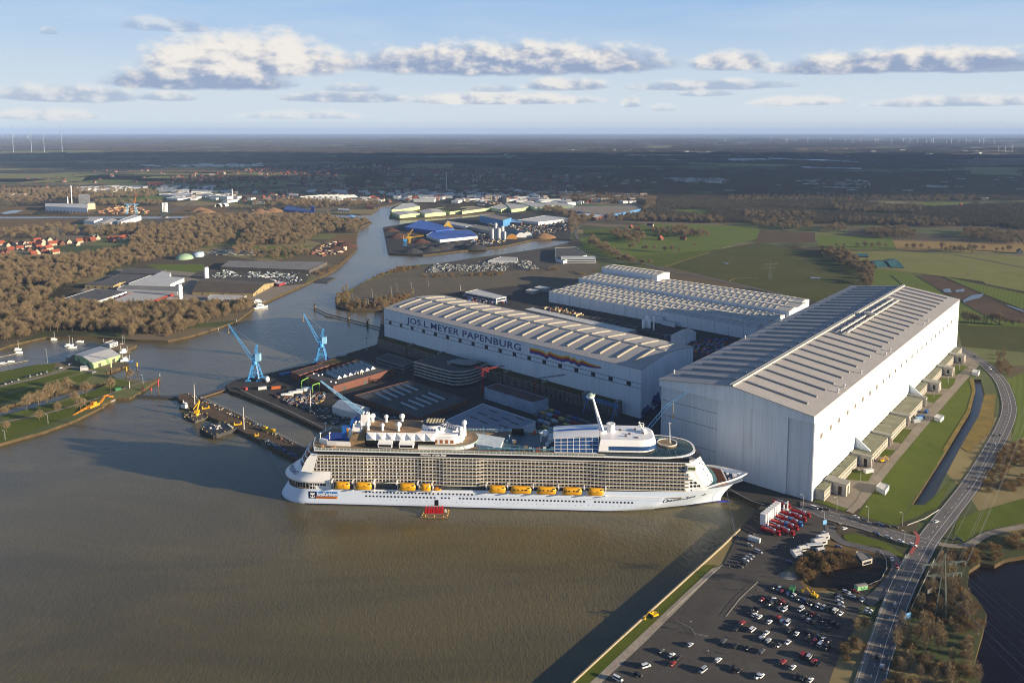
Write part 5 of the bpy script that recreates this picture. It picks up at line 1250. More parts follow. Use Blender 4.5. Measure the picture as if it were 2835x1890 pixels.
def dock_crane(label, base, tip_off, rz):
    o = empty('dock_crane', base, rz, label, 'crane', 'blue lattice dock cranes')
    b = MB()
    for sx in (-1, 1):
        for sy in (-1, 1):
            lattice(b, (sx * 6, sy * 6, 1), (sx * 2.4, sy * 2.4, 17), .5, .4, 6, .22)
            b.b0(sx * 6 - 2.6, sx * 6 + 2.6, sy * 6 - .8, sy * 6 + .8, .1, 1.6)
    for z, w_ in ((6, 4.9), (11, 3.8), (16.5, 2.5)):
        for a, c in (((-w_, -w_), (w_, -w_)), ((w_, -w_), (w_, w_)), ((w_, w_), (-w_, w_)), ((-w_, w_), (-w_, -w_))): b.tube((*a, z), (*c, z), .3, 4)
    b.tube((-4.9, -4.9, 6), (3.8, -3.8, 11), .25, 4); b.tube((4.9, -4.9, 6), (-3.8, -3.8, 11), .25, 4)
    b.build('portal', CBLUE, o)
    b = MB(); b.lathe([(2.6, 17), (2.6, 21), (2.2, 21.2), (2.2, 24)], (0, 0, 0), 12); b.b0(-3, 3, -2.4, 2.4, 23, 24.2); b.build('slewing_column', CBLUE, o)
    b = MB(); b.b0(1.2, 6.2, -2.6, 2.6, 21, 28.5); b.build('machine_house', CBLU2, o)
    b = MB(); lattice(b, (0, 0, 24), (2.6, 0, 37), 1.6, .9, 6, .24); b.b0(1.6, 3.6, -1, 1, 37, 38); b.build('tower', CBLUE, o)
    b = MB(); T = Vector(tip_off); lattice(b, (-2.2, 0, 22), T, 1.5, .35, 16, .2); b.build('jib', CBLUE, o)
    b = MB(); b.tube((2.6, 0, 38), T, .1, 3); b.tube((2.6, 0, 38), Vector((-2.2, 0, 22)).lerp(T, .6), .1, 3); b.build('stay_cable', STEEL, o)
    b = MB(); b.tube(T, T + Vector((0, 0, -8)), .06, 3); b.b0(T.x - .4, T.x + .4, T.y - .4, T.y + .4, T.z - 9.4, T.z - 8); b.build('hook', mat('hook_yellow', '#d8a81c', .5, .1), o)
    return o
p1 = at('7', 360, 640); p2 = at('7', 975, 468)
dock_crane('blue lattice dock crane with raised jib at the quay corner beside the sailing basin', p1, (-23, -10, 63), 0)
dock_crane('blue lattice dock crane with raised jib behind the brick workshop', p2, (-18, -8, 59), .15)
# crane whose jib rises behind the stern, crane beside the great door, red tower crane
pb = MS @ Vector((78, 34, 0)); tip = atY('7', 965, 652, pb.y + 8)
cr = empty('harbour_crane', (pb.x, pb.y, 2.5), 0, 'pale blue crane with slim jib rising behind the ship funnel', 'crane')
b = MB(); lattice(b, (0, 0, 0), (0, 0, 26), 1.6, 1.4, 10, .25); b.build('tower', CBLU2, cr)
b = MB(); b.b0(-2.5, 3.5, -2, 2, 26, 30); b.build('machine_house', CBLU2, cr)
b = MB(); tv = tip - Vector((pb.x, pb.y, 2.5)); m_ = Vector((-1, 0, 28)).lerp(tv, .55); lattice(b, (-1, 0, 28), m_, 1.3, 1.1, 12, .2); lattice(b, m_, tv, 1.1, .3, 10, .16); b.tube((1, 0, 36), m_, .12, 3); b.tube((1, 0, 30), (1, 0, 36), .4, 4); b.build('jib', CBLU2, cr)
pb = MS @ Vector((270, 36, 0)); tip = atY('C', 1390, 2, 560)
cr = empty('harbour_crane', (pb.x, pb.y, 2.5), 0, 'pale blue crane with cranked lattice jib in front of the great hall door', 'crane')
b = MB(); lattice(b, (0, 0, 0), (0, 0, 24), 1.6, 1.4, 9, .25); b.b0(-2.5, 2.5, -2, 2, 24, 28); b.build('tower', CBLUE, cr)
b = MB(); tv = tip - Vector((pb.x, pb.y, 2.5)); k_ = Vector((0, 0, 27)).lerp(tv, .62) + Vector((-2, 0, 3)); lattice(b, (0, 0, 27), k_, 1.3, 1.0, 12, .2); lattice(b, k_, tv, 1.0, .3, 9, .16); b.build('jib', CBLU2, cr)
b = MB(); q = k_.lerp(tv, .3); b.tube(q, q + Vector((0, 0, -11)), .07, 3); b.ball(q + Vector((0, 0, -12)), .9, 8); b.build('hook', mat('hook_yellow', '#d8a81c'), cr)
p = at('8', 1130, 1062); t = atY('8', 1128, 800, p.y)
cr = empty('tower_crane', p, 0, 'slim red tower crane mast beside the rounded office block', 'crane')
CRED = mat('crane_red', '#8f2b2b', .5, .1)
b = MB(); lattice(b, (0, 0, 0), (0, 0, t.z - 2.5), .9, .9, 18, .18); b.build('mast', CRED, cr)
b = MB(); lattice(b, (0, 0, t.z - 4), (-8, 3, t.z - 2), .7, .5, 5, .14); lattice(b, (0, 0, t.z - 4), (22, 12, t.z - 4), .7, .4, 12, .14); b.b0(3, 6, 1, 4, t.z - 7, t.z - 4.5); b.build('jib', CRED, cr)
p = at('8', 1615, 1140); cr = empty('tower_crane', p, 0, 'second slim red crane mast near the office strip, behind the pale fronted hall', 'crane')
b = MB(); lattice(b, (0, 0, 0), (0, 0, 26), .8, .8, 16, .16); b.build('mast', CRED, cr); b = MB(); lattice(b, (-6, 0, 25), (30, 12, 26), .6, .4, 16, .12); b.build('jib', mat('jib_grey', '#51606d', .5, .1), cr)
# gantry in front of the hall end: blue trestle
p = at('8', 2240, 1250); cr = empty('gantry_crane', p, -A5, 'blue gantry trestle among the containers below the office strip', 'crane')
b = MB(); lattice(b, (-22, 0, 14), (18, 0, 14), 1.2, 1.2, 12, .22)
for x in (-18, 14):
    for y in (-5, 5): b.tube((x, y, 0), (x, 0, 14), .4, 5)
b.build('frame', CBLUE, cr)
p = at('9', 640, 480); o = empty('extraction_plant', p, -A5, 'blue fans with six slim pipes against the production hall wall', 'plant')
for k in range(6):
    b = MB(); b.tube((-12 + k * 5, 2, 1), (-12 + k * 5, 2, 19), .5, 6); b.build('pipe', STEEL, o)
    b = MB(); b.b0(-13.6 + k * 5, -10.6 + k * 5, -2, 1.2, 0, 4); b.build('fan_housing', mat('fan_blue', '#2d5fa8', .5, .1), o)
# light masts
for k, x, y, yt, lb in (('Q', 268, 540, 280, 'at the outer end of the pier'), ('Q', 885, 850, 570, 'in the middle of the pier'), ('Q', 1718, 600, 350, 'among the stored pipes on the quay'), ('8', 52, 635, 520, 'at the river quay by the office strip'), ('8', 925, 85, 30, 'by the empty parking area'), ('6', 1205, 720, 650, 'on the path of the lock island')):
    p = at(k, x, y); h_ = atY(k, x, yt, p.y).z - 2.5; o = empty('light_mast', p, 0, 'tall grey lamp mast standing ' + lb, 'light mast', 'lamp masts')
    b = MB(); b.lathe([(.5, 0), (.28, h_), (.01, h_)], (0, 0, 0), 8); b.build('pole', mat('mast_grey', '#b9b5aa', .5, .08), o)
    b = MB(); b.b0(-1.8, 1.8, -.4, .4, h_, h_ + .5)
    for k2 in range(4): b.b0(-1.7 + k2, -1.1 + k2, -.9, .9, h_ - .1, h_ + .3)
    b.build('lamp_head', STEEL, o)
# ---------------------------------------------------------------- pier, bridges, basin gear
def slab(name, s, z0, z1, m, label=None, cat=None, kind=None, top=None):
    p = line(s, z1); b = MB(); b.prism([(q.x, q.y) for q in p], z0, z1); b.f.pop(); b.m.pop(); b.sm.pop(); b.sheet([(q.x, q.y, z1) for q in p], 1)
    o = b.build(name, [m, top or m]); return tag(o, label, cat, None, kind)
PILE = mat('sheet_piling', '#4d4337', .8, .2, .4, col2='#6a5236')
slab('pier', 'Q 50,455 200,560 460,690 810,850 1140,1010 1540,1215 1720,1300 1800,1140 1640,1080 1400,960 900,700 360,460 290,440 210,405 90,405', -2, GZ, PILE, kind='structure', top=QUAY)
def rail(name, s, h_, m, label, cat, step=3, z=GZ, group=None, posts=True, r=.09):
    pts = line(s, z) if isinstance(s, str) else s
    b = MB(); c = pts[0].copy()
    for a, d in zip(pts, pts[1:]):
        b.tube(a - c + Vector((0, 0, h_)), d - c + Vector((0, 0, h_)), r, 4); b.tube(a - c + Vector((0, 0, h_ * .5)), d - c + Vector((0, 0, h_ * .5)), r * .8, 3)
        n_ = max(1, int((d - a).length / step))
        for k in range(n_): q = a.lerp(d, k / n_) - c; b.tube(q, q + Vector((0, 0, h_)), r, 4)
    return tag(b.build(name, m, None, c), label, cat, group)
RAILW = mat('rail_white', '#b9b6ac', .5, .1)
rail('railing', 'Q 360,458 900,698 1400,955 1640,1075', 1.3, RAILW, 'pale railing along the inner edge of the pier', 'railing')
rail('railing', 'Q 815,345 1000,440 1440,625 1880,840', 1.3, RAILW, 'pale railing along the basin quay edge', 'railing')
slab('floating_bridge', 'Q 300,448 330,458 700,340 690,322', .6, 1.8, PILE, 'narrow floating bridge closing the basin between pier and quay', 'bridge', top=QUAY)
slab('harbour_boom', '6 1255,795 1650,812 1652,795 1262,778', -.5, 1.3, mat('boom_dark', '#41423e', .8, .15), 'dark floating walkway between lock island and pier', 'walkway')
slab('jetty', '6 1370,680 1480,635 1485,622 1365,660', -1, 2.4, PILE, 'brown timber jetty head with red pile at its tip', 'jetty', top=QUAY)
PR = mat('pile_red', '#a8343a', .6, .1); PY = mat('pile_yellow', '#c9a52a', .6, .1)
b = MB()
for i, (k, x, y, yt, cc, lb) in enumerate((('6', 1485, 640, 580, STEEL, 'dark pile at the jetty tip'), ('6', 1475, 775, 640, PR, 'red channel pile in front of the walkway, tallest of three'), ('6', 1408, 775, 715, PR, 'red channel pile with an arm, middle of three'), ('6', 1328, 755, 705, PR, 'short red channel pile near the bank'),
        ('6', 1276, 560, 482, PY, 'dolphin with yellow top out in the river'), ('6', 1180, 615, 520, PY, 'yellow topped dolphin near the lock wall'), ('6', 1035, 580, 480, mat('pile_pale', '#c9c78f', .6, .1), 'pale lock signal post beside the boat hall'), ('6', 2030, 205, 155, STEEL, 'dark pile in the river near the wood'), ('6', 2197, 120, 80, STEEL, 'second dark pile in the river, nearer the crane'))):
    p = at(k, x, y, 0); h_ = max(2.5, atY(k, x, yt, p.y).z); q = MB(); q.lathe([(.6, -2), (.6, h_ * .55)], (0, 0, 0), 8, 0); q.lathe([(.75, h_ * .55), (.75, h_), (.01, h_ + .1)], (0, 0, 0), 8, 1)
    tag(q.build('mooring_pile', [mat('pile_wood', '#5a4a38', .8, .15), cc], None, p), lb, 'pile', 'piles standing in the water')
# dolphin jetty in the river
pts = line('3 575,1185 690,1240 890,1290 1065,1335 1215,1378', 1.6)
o = empty('dolphin_walkway', pts[0], 0, 'long narrow walkway on dolphins crossing the river beside the lettered hall', 'walkway')
b = MB()
for a, c in zip(pts, pts[1:]): b.tube(a - pts[0], c - pts[0], .8, 6)
b.build('walkway', PILE, o)
for q_ in (pts[0], pts[2], pts[3]):
    b = MB(); q = q_ - pts[0]; b.lathe([(1.6, -3), (1.6, 4), (.01, 4.3)], (q.x, q.y, 0), 8); b.tube((q.x, q.y, 4), (q.x + 3, q.y - 2, 8), .5, 5); b.tube((q.x, q.y, 3), (q.x - 1, q.y, 8.5), .6, 5); b.build('dolphin', PILE, o)
b = MB(); a = at('3', 720, 1262, .6) - pts[0]; b.box((a.x, a.y, -.8), (16, 4, 1.4), rz=-.5); b.build('pontoon', CONCD, o)
# barges and craft
def barge(label, s, z1, m, extra=None, name='barge'):
    p = line(s, z1); c = sum(p, Vector()) / len(p); o = empty(name, (c.x, c.y, 0), 0, label, 'barge', 'work barges')
    q = [(v.x - c.x, v.y - c.y) for v in p]; b = MB(); b.prism([(x * .97, y * .97) for x, y in q], -.8, z1 - .5); b.prism(q, z1 - .5, z1); b.build('hull', m, o)
    rr = random.Random(len(label)); b = MB()
    for i, (x, y) in enumerate(q):
        for t in (.15, .5, .85):
            x2, y2 = q[(i + 1) % len(q)]; b.lathe([(.35, 0), (.35, .8), (.01, .9)], ((x + (x2 - x) * t) * .93, (y + (y2 - y) * t) * .93, z1), 6)
    b.build('bollard', PY, o); return o, c
BH = mat('barge_hull', '#3a3a38', .7, .2, .2, col2='#4f4a44'); CY_ = mat('crane_yellow', '#d6a916', .45, .08)
o, c = barge('dark work barge carrying a yellow knuckle crane beside the pier', 'Q 100,652 270,752 462,690 300,608', 1.8, BH)
b = MB(); b.lathe([(1.8, 0), (1.5, 2.6), (.01, 2.6)], (1, 0, 1.8), 10); b.b0(-1, 3, -1.5, 1.5, 4.4, 6.8); b.build('crane_cab', CY_, o)
b = MB(); b.tube((1, 0, 6), (3, 2, 15), .8, 6); b.tube((3, 2, 15), (-2, -1, 8), .55, 6); b.build('crane_boom', CY_, o)
rr = random.Random(5)
b = MB()
for k in range(14): x, y = rr.uniform(-9, 9), rr.uniform(-5, 5); b.box((x, y, 2.3), (rr.uniform(.8, 2.4), rr.uniform(.8, 2), rr.uniform(.6, 1.6)), rz=rr.random())
b.build('deck_gear', mat('gear_tan', '#8f7f5a', .7, .2, 1), o)
o, c = barge('black open barge with cluttered deck beside the pier', 'Q 320,838 498,932 800,830 625,748', 3.4, mat('barge_black', '#1f2022', .6, .15, .2, col2='#35332f'))
b = MB(); b.b0(-7, 2, -4, 1, 3.41, 3.5); b.build('hatch', BLK, o)
b = MB()
for k in range(16): x, y = rr.uniform(-9, 13), rr.uniform(-4, 7); b.box((x, y, 3.9), (rr.uniform(.6, 2.6), rr.uniform(.6, 1.6), rr.uniform(.6, 1.4)), rz=rr.random())
b.build('deck_gear', mat('gear_white', '#b5b2a8', .6, .15, 1), o)
o, c = barge('small brown raft with red pump machinery alongside the ship hull', 'A 1825,1398 2170,1405 2190,1310 1880,1320', .9, mat('raft_wood', '#8a7358', .8, .2, .5))
b = MB()
for k in range(7): b.b0(-7.5 + k * 1.9, -6.2 + k * 1.9, 0, 4, .9, 4.2); b.lathe([(.25, 0), (.25, 1.2), (.01, 1.2)], (-6.8 + k * 1.9, 2, 4.2), 6)
b.b0(-7.5, 5.2, .6, 3.4, 1.4, 3.4); b.build('pump_set', mat('pump_red', '#b3141c', .45, .1), o)
b = MB()
for k in range(4): b.path([(6.2 + .4 * k, 1 + math.sin(t) * 2, 1.2 + t * .5) for t in (0, .8, 1.6, 2.4)], .15, 4)
b.build('hose', SHW, o)
o = empty('tug_boat', at('Q', 150, 600, 0), -.5, 'small white and black tug moored beside the crane barge', 'boat')
def boat_hull(L_, W_, h_, tr=.8):
    b = MB(); rows = []
    for z, wf, lf in ((-.5, .6, .86), (h_ * .5, .92, .95), (h_, 1, 1)):
        pr_ = []
        for k in range(9):
            t = k / 8; x = -L_ / 2 * lf + L_ * lf * t; y = W_ / 2 * wf * (tr if t == 0 else 1) * (1 - max(0, (t - .5) / .5) ** 2.2); pr_.append((x, y, z + (.5 * t * t if z > 0 else 0)))
        rows.append(pr_ + [(x, -y, z) for x, y, z in reversed(pr_)])
    b.grid(rows, loop=True, flip=True); b.add(rows[-1], [tuple(reversed(range(18)))], 1); return b
boat_hull(14, 4.6, 1.6).build('hull', [BH, DECK], o)
b = MB(); b.b0(-4, 2, -1.6, 1.6, 1.7, 4.2); b.b0(-2, 1.4, -1.3, 1.3, 4.2, 6.6); b.tube((-2.5, 0, 4), (-2.5, 0, 8.6), .25, 6); b.build('wheelhouse', SHW, o)
b = MB(); b.b0(1.41, 1.46, -1.1, 1.1, 5.2, 6.2); b.b0(-1.6, 1.2, -1.34, -1.31, 5.2, 6.2); b.build('window', GLASS, o)
o = empty('dredger', at('6', 880, 905, 0), math.atan2(*(lambda d: (d.y, d.x))(at('6', 1020, 845, 0) - at('6', 740, 970, 0))), 'orange dredger with long ladder moored at the grassy bank', 'dredger')
b = MB(); b.b0(-22, 28, -3.5, 3.5, -.6, 1.6); b.build('hull', mat('dredger_grey', '#8b8578', .7, .15), o)
b = MB(); b.b0(-8, 4, -2.6, 2.6, 1.6, 4.6); b.b0(-3, 1, -2, 2, 4.6, 6.8); b.build('wheelhouse', mat('dredger_orange', '#d8901f', .5, .1), o)
b = MB(); lattice(b, (-8, 0, 3.5), (-34, 0, .8), 1, .7, 12, .25); lattice(b, (6, 0, 2), (14, 0, 8), .8, .5, 6, .2); lattice(b, (14, 0, 8), (24, 0, 3), .6, .5, 6, .2); b.build('ladder', MATS['dredger_orange'], o)
for x, y, rz, lb, cc in ((1165, 485, .6, 'blue hulled tug with white wheelhouse at the boat hall quay', mat('tug_blue', '#28548f', .5, .1)), (1150, 405, .9, 'dark working boat with pale wheelhouse behind the tug at the boat hall', BH)):
    o = empty('tug_boat', at('6', x, y, 0), rz, lb, 'boat'); boat_hull(18, 5.4, 1.8).build('hull', [cc, DECK], o)
    b = MB(); b.b0(-5, 3, -1.9, 1.9, 1.9, 4.4); b.b0(-2, 2, -1.5, 1.5, 4.4, 6.8); b.tube((-3, 0, 4), (-3, 0, 11), .2, 6); b.tube((4, 0, 2), (4.5, 0, 9), .15, 5); b.build('wheelhouse', SHW, o)
yb = empty('yellow_workboat', at('Q', 1200, 875), -.55, 'yellow open boat resting on the pier', 'boat'); boat_hull(17, 4, 2.2).build('hull', [CY_, mat('boat_inside', '#7d7a30', .7, .2)], yb)
b = MB(); b.b0(-7, -3, -1, 1, 1.8, 3.4); b.b0(3, 7, -1.2, 1.2, 2.4, 3.1); b.build('thwart', CY_, yb)
for i, (x, y, lb) in enumerate(((405, 590, 'yellow mooring cradle on the pier beside the crane barge'), (808, 792, 'yellow mooring cradle on the pier beside the black barge'), (1045, 930, 'small yellow winch on the pier edge'))):
    o = tag(MB().build('mooring_cradle', CY_), lb, 'cradle', 'yellow cradles on the pier'); b = MB(); b.b0(-3.4, 3.4, -1, 1, 0, .8); b.b0(-3.4, -2.4, -1, 1, .8, 2.4); b.b0(2.4, 3.4, -1, 1, .8, 2.4); m2 = b.build('mooring_cradle', CY_); o.data = m2.data; bpy.data.objects.remove(m2)
    o.location = at('Q', x, y); o.rotation_euler = (0, 0, .35)
    if i == 2: o.scale = (.5, .7, 1)
# ship mooring ropes
for a, k, x, y, lb in (((10, -2, 9), 'Q', 1085, 990, 'left'), ((12, -6, 10), 'Q', 1130, 1010, 'right')):
    p = MS @ Vector(a); q = at(k, x, y); b = MB(); pts = [p.lerp(q, t / 6) - Vector((0, 0, 3 * math.sin(math.pi * t / 6))) for t in range(7)]
    b.path([v - p for v in pts], .12, 4); tag(b.build('mooring_rope', mat('rope', '#7d8a90', .8, .1), None, p), 'thin mooring rope from the ship stern to the pier, %s one' % lb, 'rope', 'mooring ropes')
for a, (x, y), lb in (((330, -8, 14), (540, 195), 'upper'), ((328, -9, 12.5), (185, 640), 'long lower')):
    p = MS @ Vector(a); q = at('E', x, y); b = MB(); pts = [p.lerp(q, t / 6) - Vector((0, 0, 2.5 * math.sin(math.pi * t / 6))) for t in range(7)]
    b.path([v - p for v in pts], .13, 4); tag(b.build('mooring_rope', MATS['rope'], None, p), 'thin mooring rope from the ship bow to the quay, %s one' % lb, 'rope', 'mooring ropes')
# ---------------------------------------------------------------- containers and stored goods
CCOL = {'red': mat('container_red', '#8a3230', .6, .12, .5), 'white': CON, 'blue': mat('container_blue', '#2f5c94', .6, .12, .5), 'grey': mat('container_grey', '#6f7679', .6, .12, .5), 'orange': mat('container_orange', '#b8622c', .6, .12, .5), 'yellow': mat('container_yellow', '#bfae6a', .6, .12, .5), 'pale blue': mat('container_pale_blue', '#8fb4cc', .6, .1, .5), 'green': mat('container_green', '#3e7f4f', .6, .1, .5)}
def container(col, p, rz, label, L_=6.06, W_=2.44, h_=2.6, group='shipping containers', z=0):
    o = empty('shipping_container', (p.x, p.y, p.z + z), rz, label, 'container', group)
    b = MB(); b.b0(-L_ / 2, L_ / 2, -W_ / 2, W_ / 2, .15, h_ - .02); n_ = int(L_ / .55)
    for k in range(n_):
        x = -L_ / 2 + .3 + k * .55
        for y in (-W_ / 2, W_ / 2): b.b0(x, x + .25, y - .05, y + .05, .25, h_ - .15)
    b.build('body', CCOL[col], o)
    b = MB()
    for x in (-L_ / 2, L_ / 2):
        for y in (-W_ / 2, W_ / 2): b.b0(x - .1, x + .1, y - .1, y + .1, 0, h_ + .02)
    b.build('corner_post', CCOL[col], o)
    b = MB(); b.b0(L_ / 2 + .02, L_ / 2 + .06, -W_ / 2 + .15, W_ / 2 - .15, .25, h_ - .15); b.build('door', CCOL[col], o); return o
rr = random.Random(21)
for r_ in range(5):
    for k in range(9):
        x, y = 1655 + k * 56 - r_ * 14, 1170 + r_ * 42 + k * 19 - r_ * 3
        if rr.random() < .18 or x > 2120: continue
        cc = rr.choice(['red', 'red', 'grey', 'blue', 'white', 'pale blue', 'grey', 'yellow'])
        container(cc, at('8', x, y), -A5 + rr.uniform(-.05, .05), '%s container, row %s from the ship, %s from the left end of its row' % (cc, ['fifth', 'fourth', 'third', 'second', 'first'][r_], ['first', 'second', 'third', 'fourth', 'fifth', 'sixth', 'seventh', 'eighth', 'ninth'][k]), group='containers below the office strip')
for cc, k, x, y, L_, rz, lb in (('red', '7', 262, 735, 6, -.6, 'red container at the basin quay corner'), ('white', '7', 425, 730, 8, .35, 'white container on the basin quay'), ('orange', '7', 552, 725, 9, .3, 'orange container on the basin quay'), ('white', '7', 655, 790, 12, .4, 'white storage unit beside the pipe stacks, left'), ('white', '7', 735, 768, 14, .4, 'white storage unit beside the pipe stacks, middle'), ('white', '7', 790, 750, 10, .4, 'white storage unit beside the pipe stacks, right'), ('pale blue', '7', 840, 735, 9, .4, 'pale blue unit beneath the green portal frame'), ('white', '7', 1160, 420, 12, .3, 'white cabin beside the second dock crane'),
        ('blue', 'K', 1440, 815, 6, .86, 'blue container nearest the annex, topmost of the group'), ('blue', 'K', 1390, 862, 6, .1, 'blue container in the annex group, second'), ('pale blue', 'K', 1372, 880, 6, .1, 'pale blue container in the annex group'), ('white', 'K', 1350, 905, 6, .1, 'white container in the annex group, lowest'), ('white', 'K', 905, 1370, 8, .35, 'white container beside the annex lawn'), ('white', 'E', 345, 578, 7.5, -.62, 'white box trailer near the water wall'), ('green', 'E', 755, 1130, 5, .9, 'green container beside the gravel heap'), ('green', '6', 1100, 740, 5, .5, 'green container on the lock island'), ('white', '2', 435, 1175, 10, .3, 'white trailer at the edge of the wood')):
    container(cc, at(k, x, y), rz, lb, L_, 2.6, 2.9)
def clutter(name, label, s, n_, cols, smin, smax, hmax, seed):
    poly = line(s); rr = random.Random(seed); x0, x1 = min(p.x for p in poly), max(p.x for p in poly); y0, y1 = min(p.y for p in poly), max(p.y for p in poly)
    b = MB(); k = 0; g = 0
    while k < n_ and g < n_ * 30:
        g += 1; x, y = rr.uniform(x0, x1), rr.uniform(y0, y1)
        if not pip((x, y), poly): continue
        L_ = rr.uniform(smin, smax); b.box((x - poly[0].x, y - poly[0].y, rr.uniform(.1, hmax) / 2), (L_, rr.uniform(.25, .7) * L_, rr.uniform(.3, hmax)), rr.randrange(len(cols)), -A5 + rr.choice((0, math.pi / 2)) + rr.uniform(-.1, .1)); k += 1
    o = b.build(name, [mat(name + c[1:], c, .6, .15, .5) for c in cols], None, poly[0]); return tag(o, label, None, None, 'stuff')
MIX = ['#8b877e', '#5c5a55', '#a9a08f', '#6d5a42', '#3e5a7d', '#b5b3ac', '#7d3b2d', '#9c8440']
clutter('stored_pipes', 'rows of stacked pipes and steel on the basin quay', '7 480,760 640,800 1000,760 1000,830 840,920 700,880', 260, MIX, .8, 4, 2.2, 1)
clutter('stored_pipes', 'dark field of stored steel and pallets between quay and flat hall', '7 820,930 1080,890 1500,960 1900,1030 1500,1130 1150,1080', 340, ['#3c4248', '#56595a', '#7c7d7a', '#4a5a6d', '#6a5a44', '#8f908c'], .8, 4, 2.2, 2)
clutter('stored_pipes', 'stored parts along the pier edge', 'Q 130,420 200,410 380,470 900,720 1500,1010 1480,1050 900,760 350,510', 110, MIX, .5, 2.2, 1.2, 3)
clutter('stored_parts', 'blue and grey gear along the outer pier edge', 'Q 1130,985 1240,1020 1560,1190 1530,1205 1150,1020', 60, ['#3f5f80', '#4b5560', '#6a7076'], .8, 3.2, 2, 4)
clutter('stored_steel', 'red and blue steel parts and cages in the yard between the halls', '9 1450,770 1530,760 1700,830 2080,800 2020,900 1850,960 1780,940', 300, ['#9c4a34', '#3f5a86', '#8a8f94', '#54585c', '#b06a3a', '#4c6a9c'], 1, 5, 3, 5)
clutter('stored_steel', 'yellow and rusty machine parts behind the lettered hall roof', '9 290,520 420,500 720,570 690,600 520,570', 110, ['#b98a2a', '#8a4a30', '#6d655a', '#c9b48a', '#3d4a5a'], 1, 6, 4, 6)
clutter('stored_steel', 'red lattice sections and blue boxes beside the canteen building', '3 1940,1060 2000,1050 2260,1110 2380,1130 2250,1150 2000,1110', 130, ['#a34634', '#2f4f9c', '#c9c6bd', '#6d655a'], 1, 4, 3, 7)
clutter('stored_steel', 'dark steel plates stored along the production hall front', '9 820,590 1250,690 1500,760 1480,780 1180,720 800,620', 120, ['#4c4038', '#5d4a3a', '#3d4246'], 2, 7, 1.2, 8)
# portal frames, blue boat, white tank on the quay
for i, (x, y, x2, y2, lb) in enumerate(((790, 722, 850, 690, 'green portal frame left of the pale blue unit'), (892, 762, 955, 740, 'green portal frame right of the pale blue unit'))):
    a, c = at('7', x, y), at('7', x2, y2); d = c - a; b = MB(); b.tube((0, 0, 0), (0, 0, 8), .4, 5); b.tube(d, d + Vector((0, 0, 8)), .4, 5); b.tube((0, 0, 8), d + Vector((0, 0, 8)), .5, 5); tag(b.build('portal_frame', mat('frame_green', '#7fb84a', .5, .1), None, a), lb, 'frame', 'green portal frames')
o = empty('covered_boat', at('7', 645, 598), .6, 'boat under a blue cover on the quay beside the brick building', 'boat'); boat_hull(15, 5, 2.6).build('hull', [mat('cover_blue', '#2f5f9c', .6, .1), mat('cover_blue2', '#37689f', .6, .1)], o)
b = MB(); b.lathe([(.01, -4.5), (2.4, -3.8), (2.6, 0), (2.4, 3.8), (.01, 4.4)], (0, 0, 0), 12, M=Matrix.Rotation(R(90), 4, 'X') @ Matrix.Translation((0, 2.6, 0))); tag(b.build('storage_tank', SHW, None, at('7', 468, 655), .4), 'white tank lying on the quay beside the blue crane', 'tank')
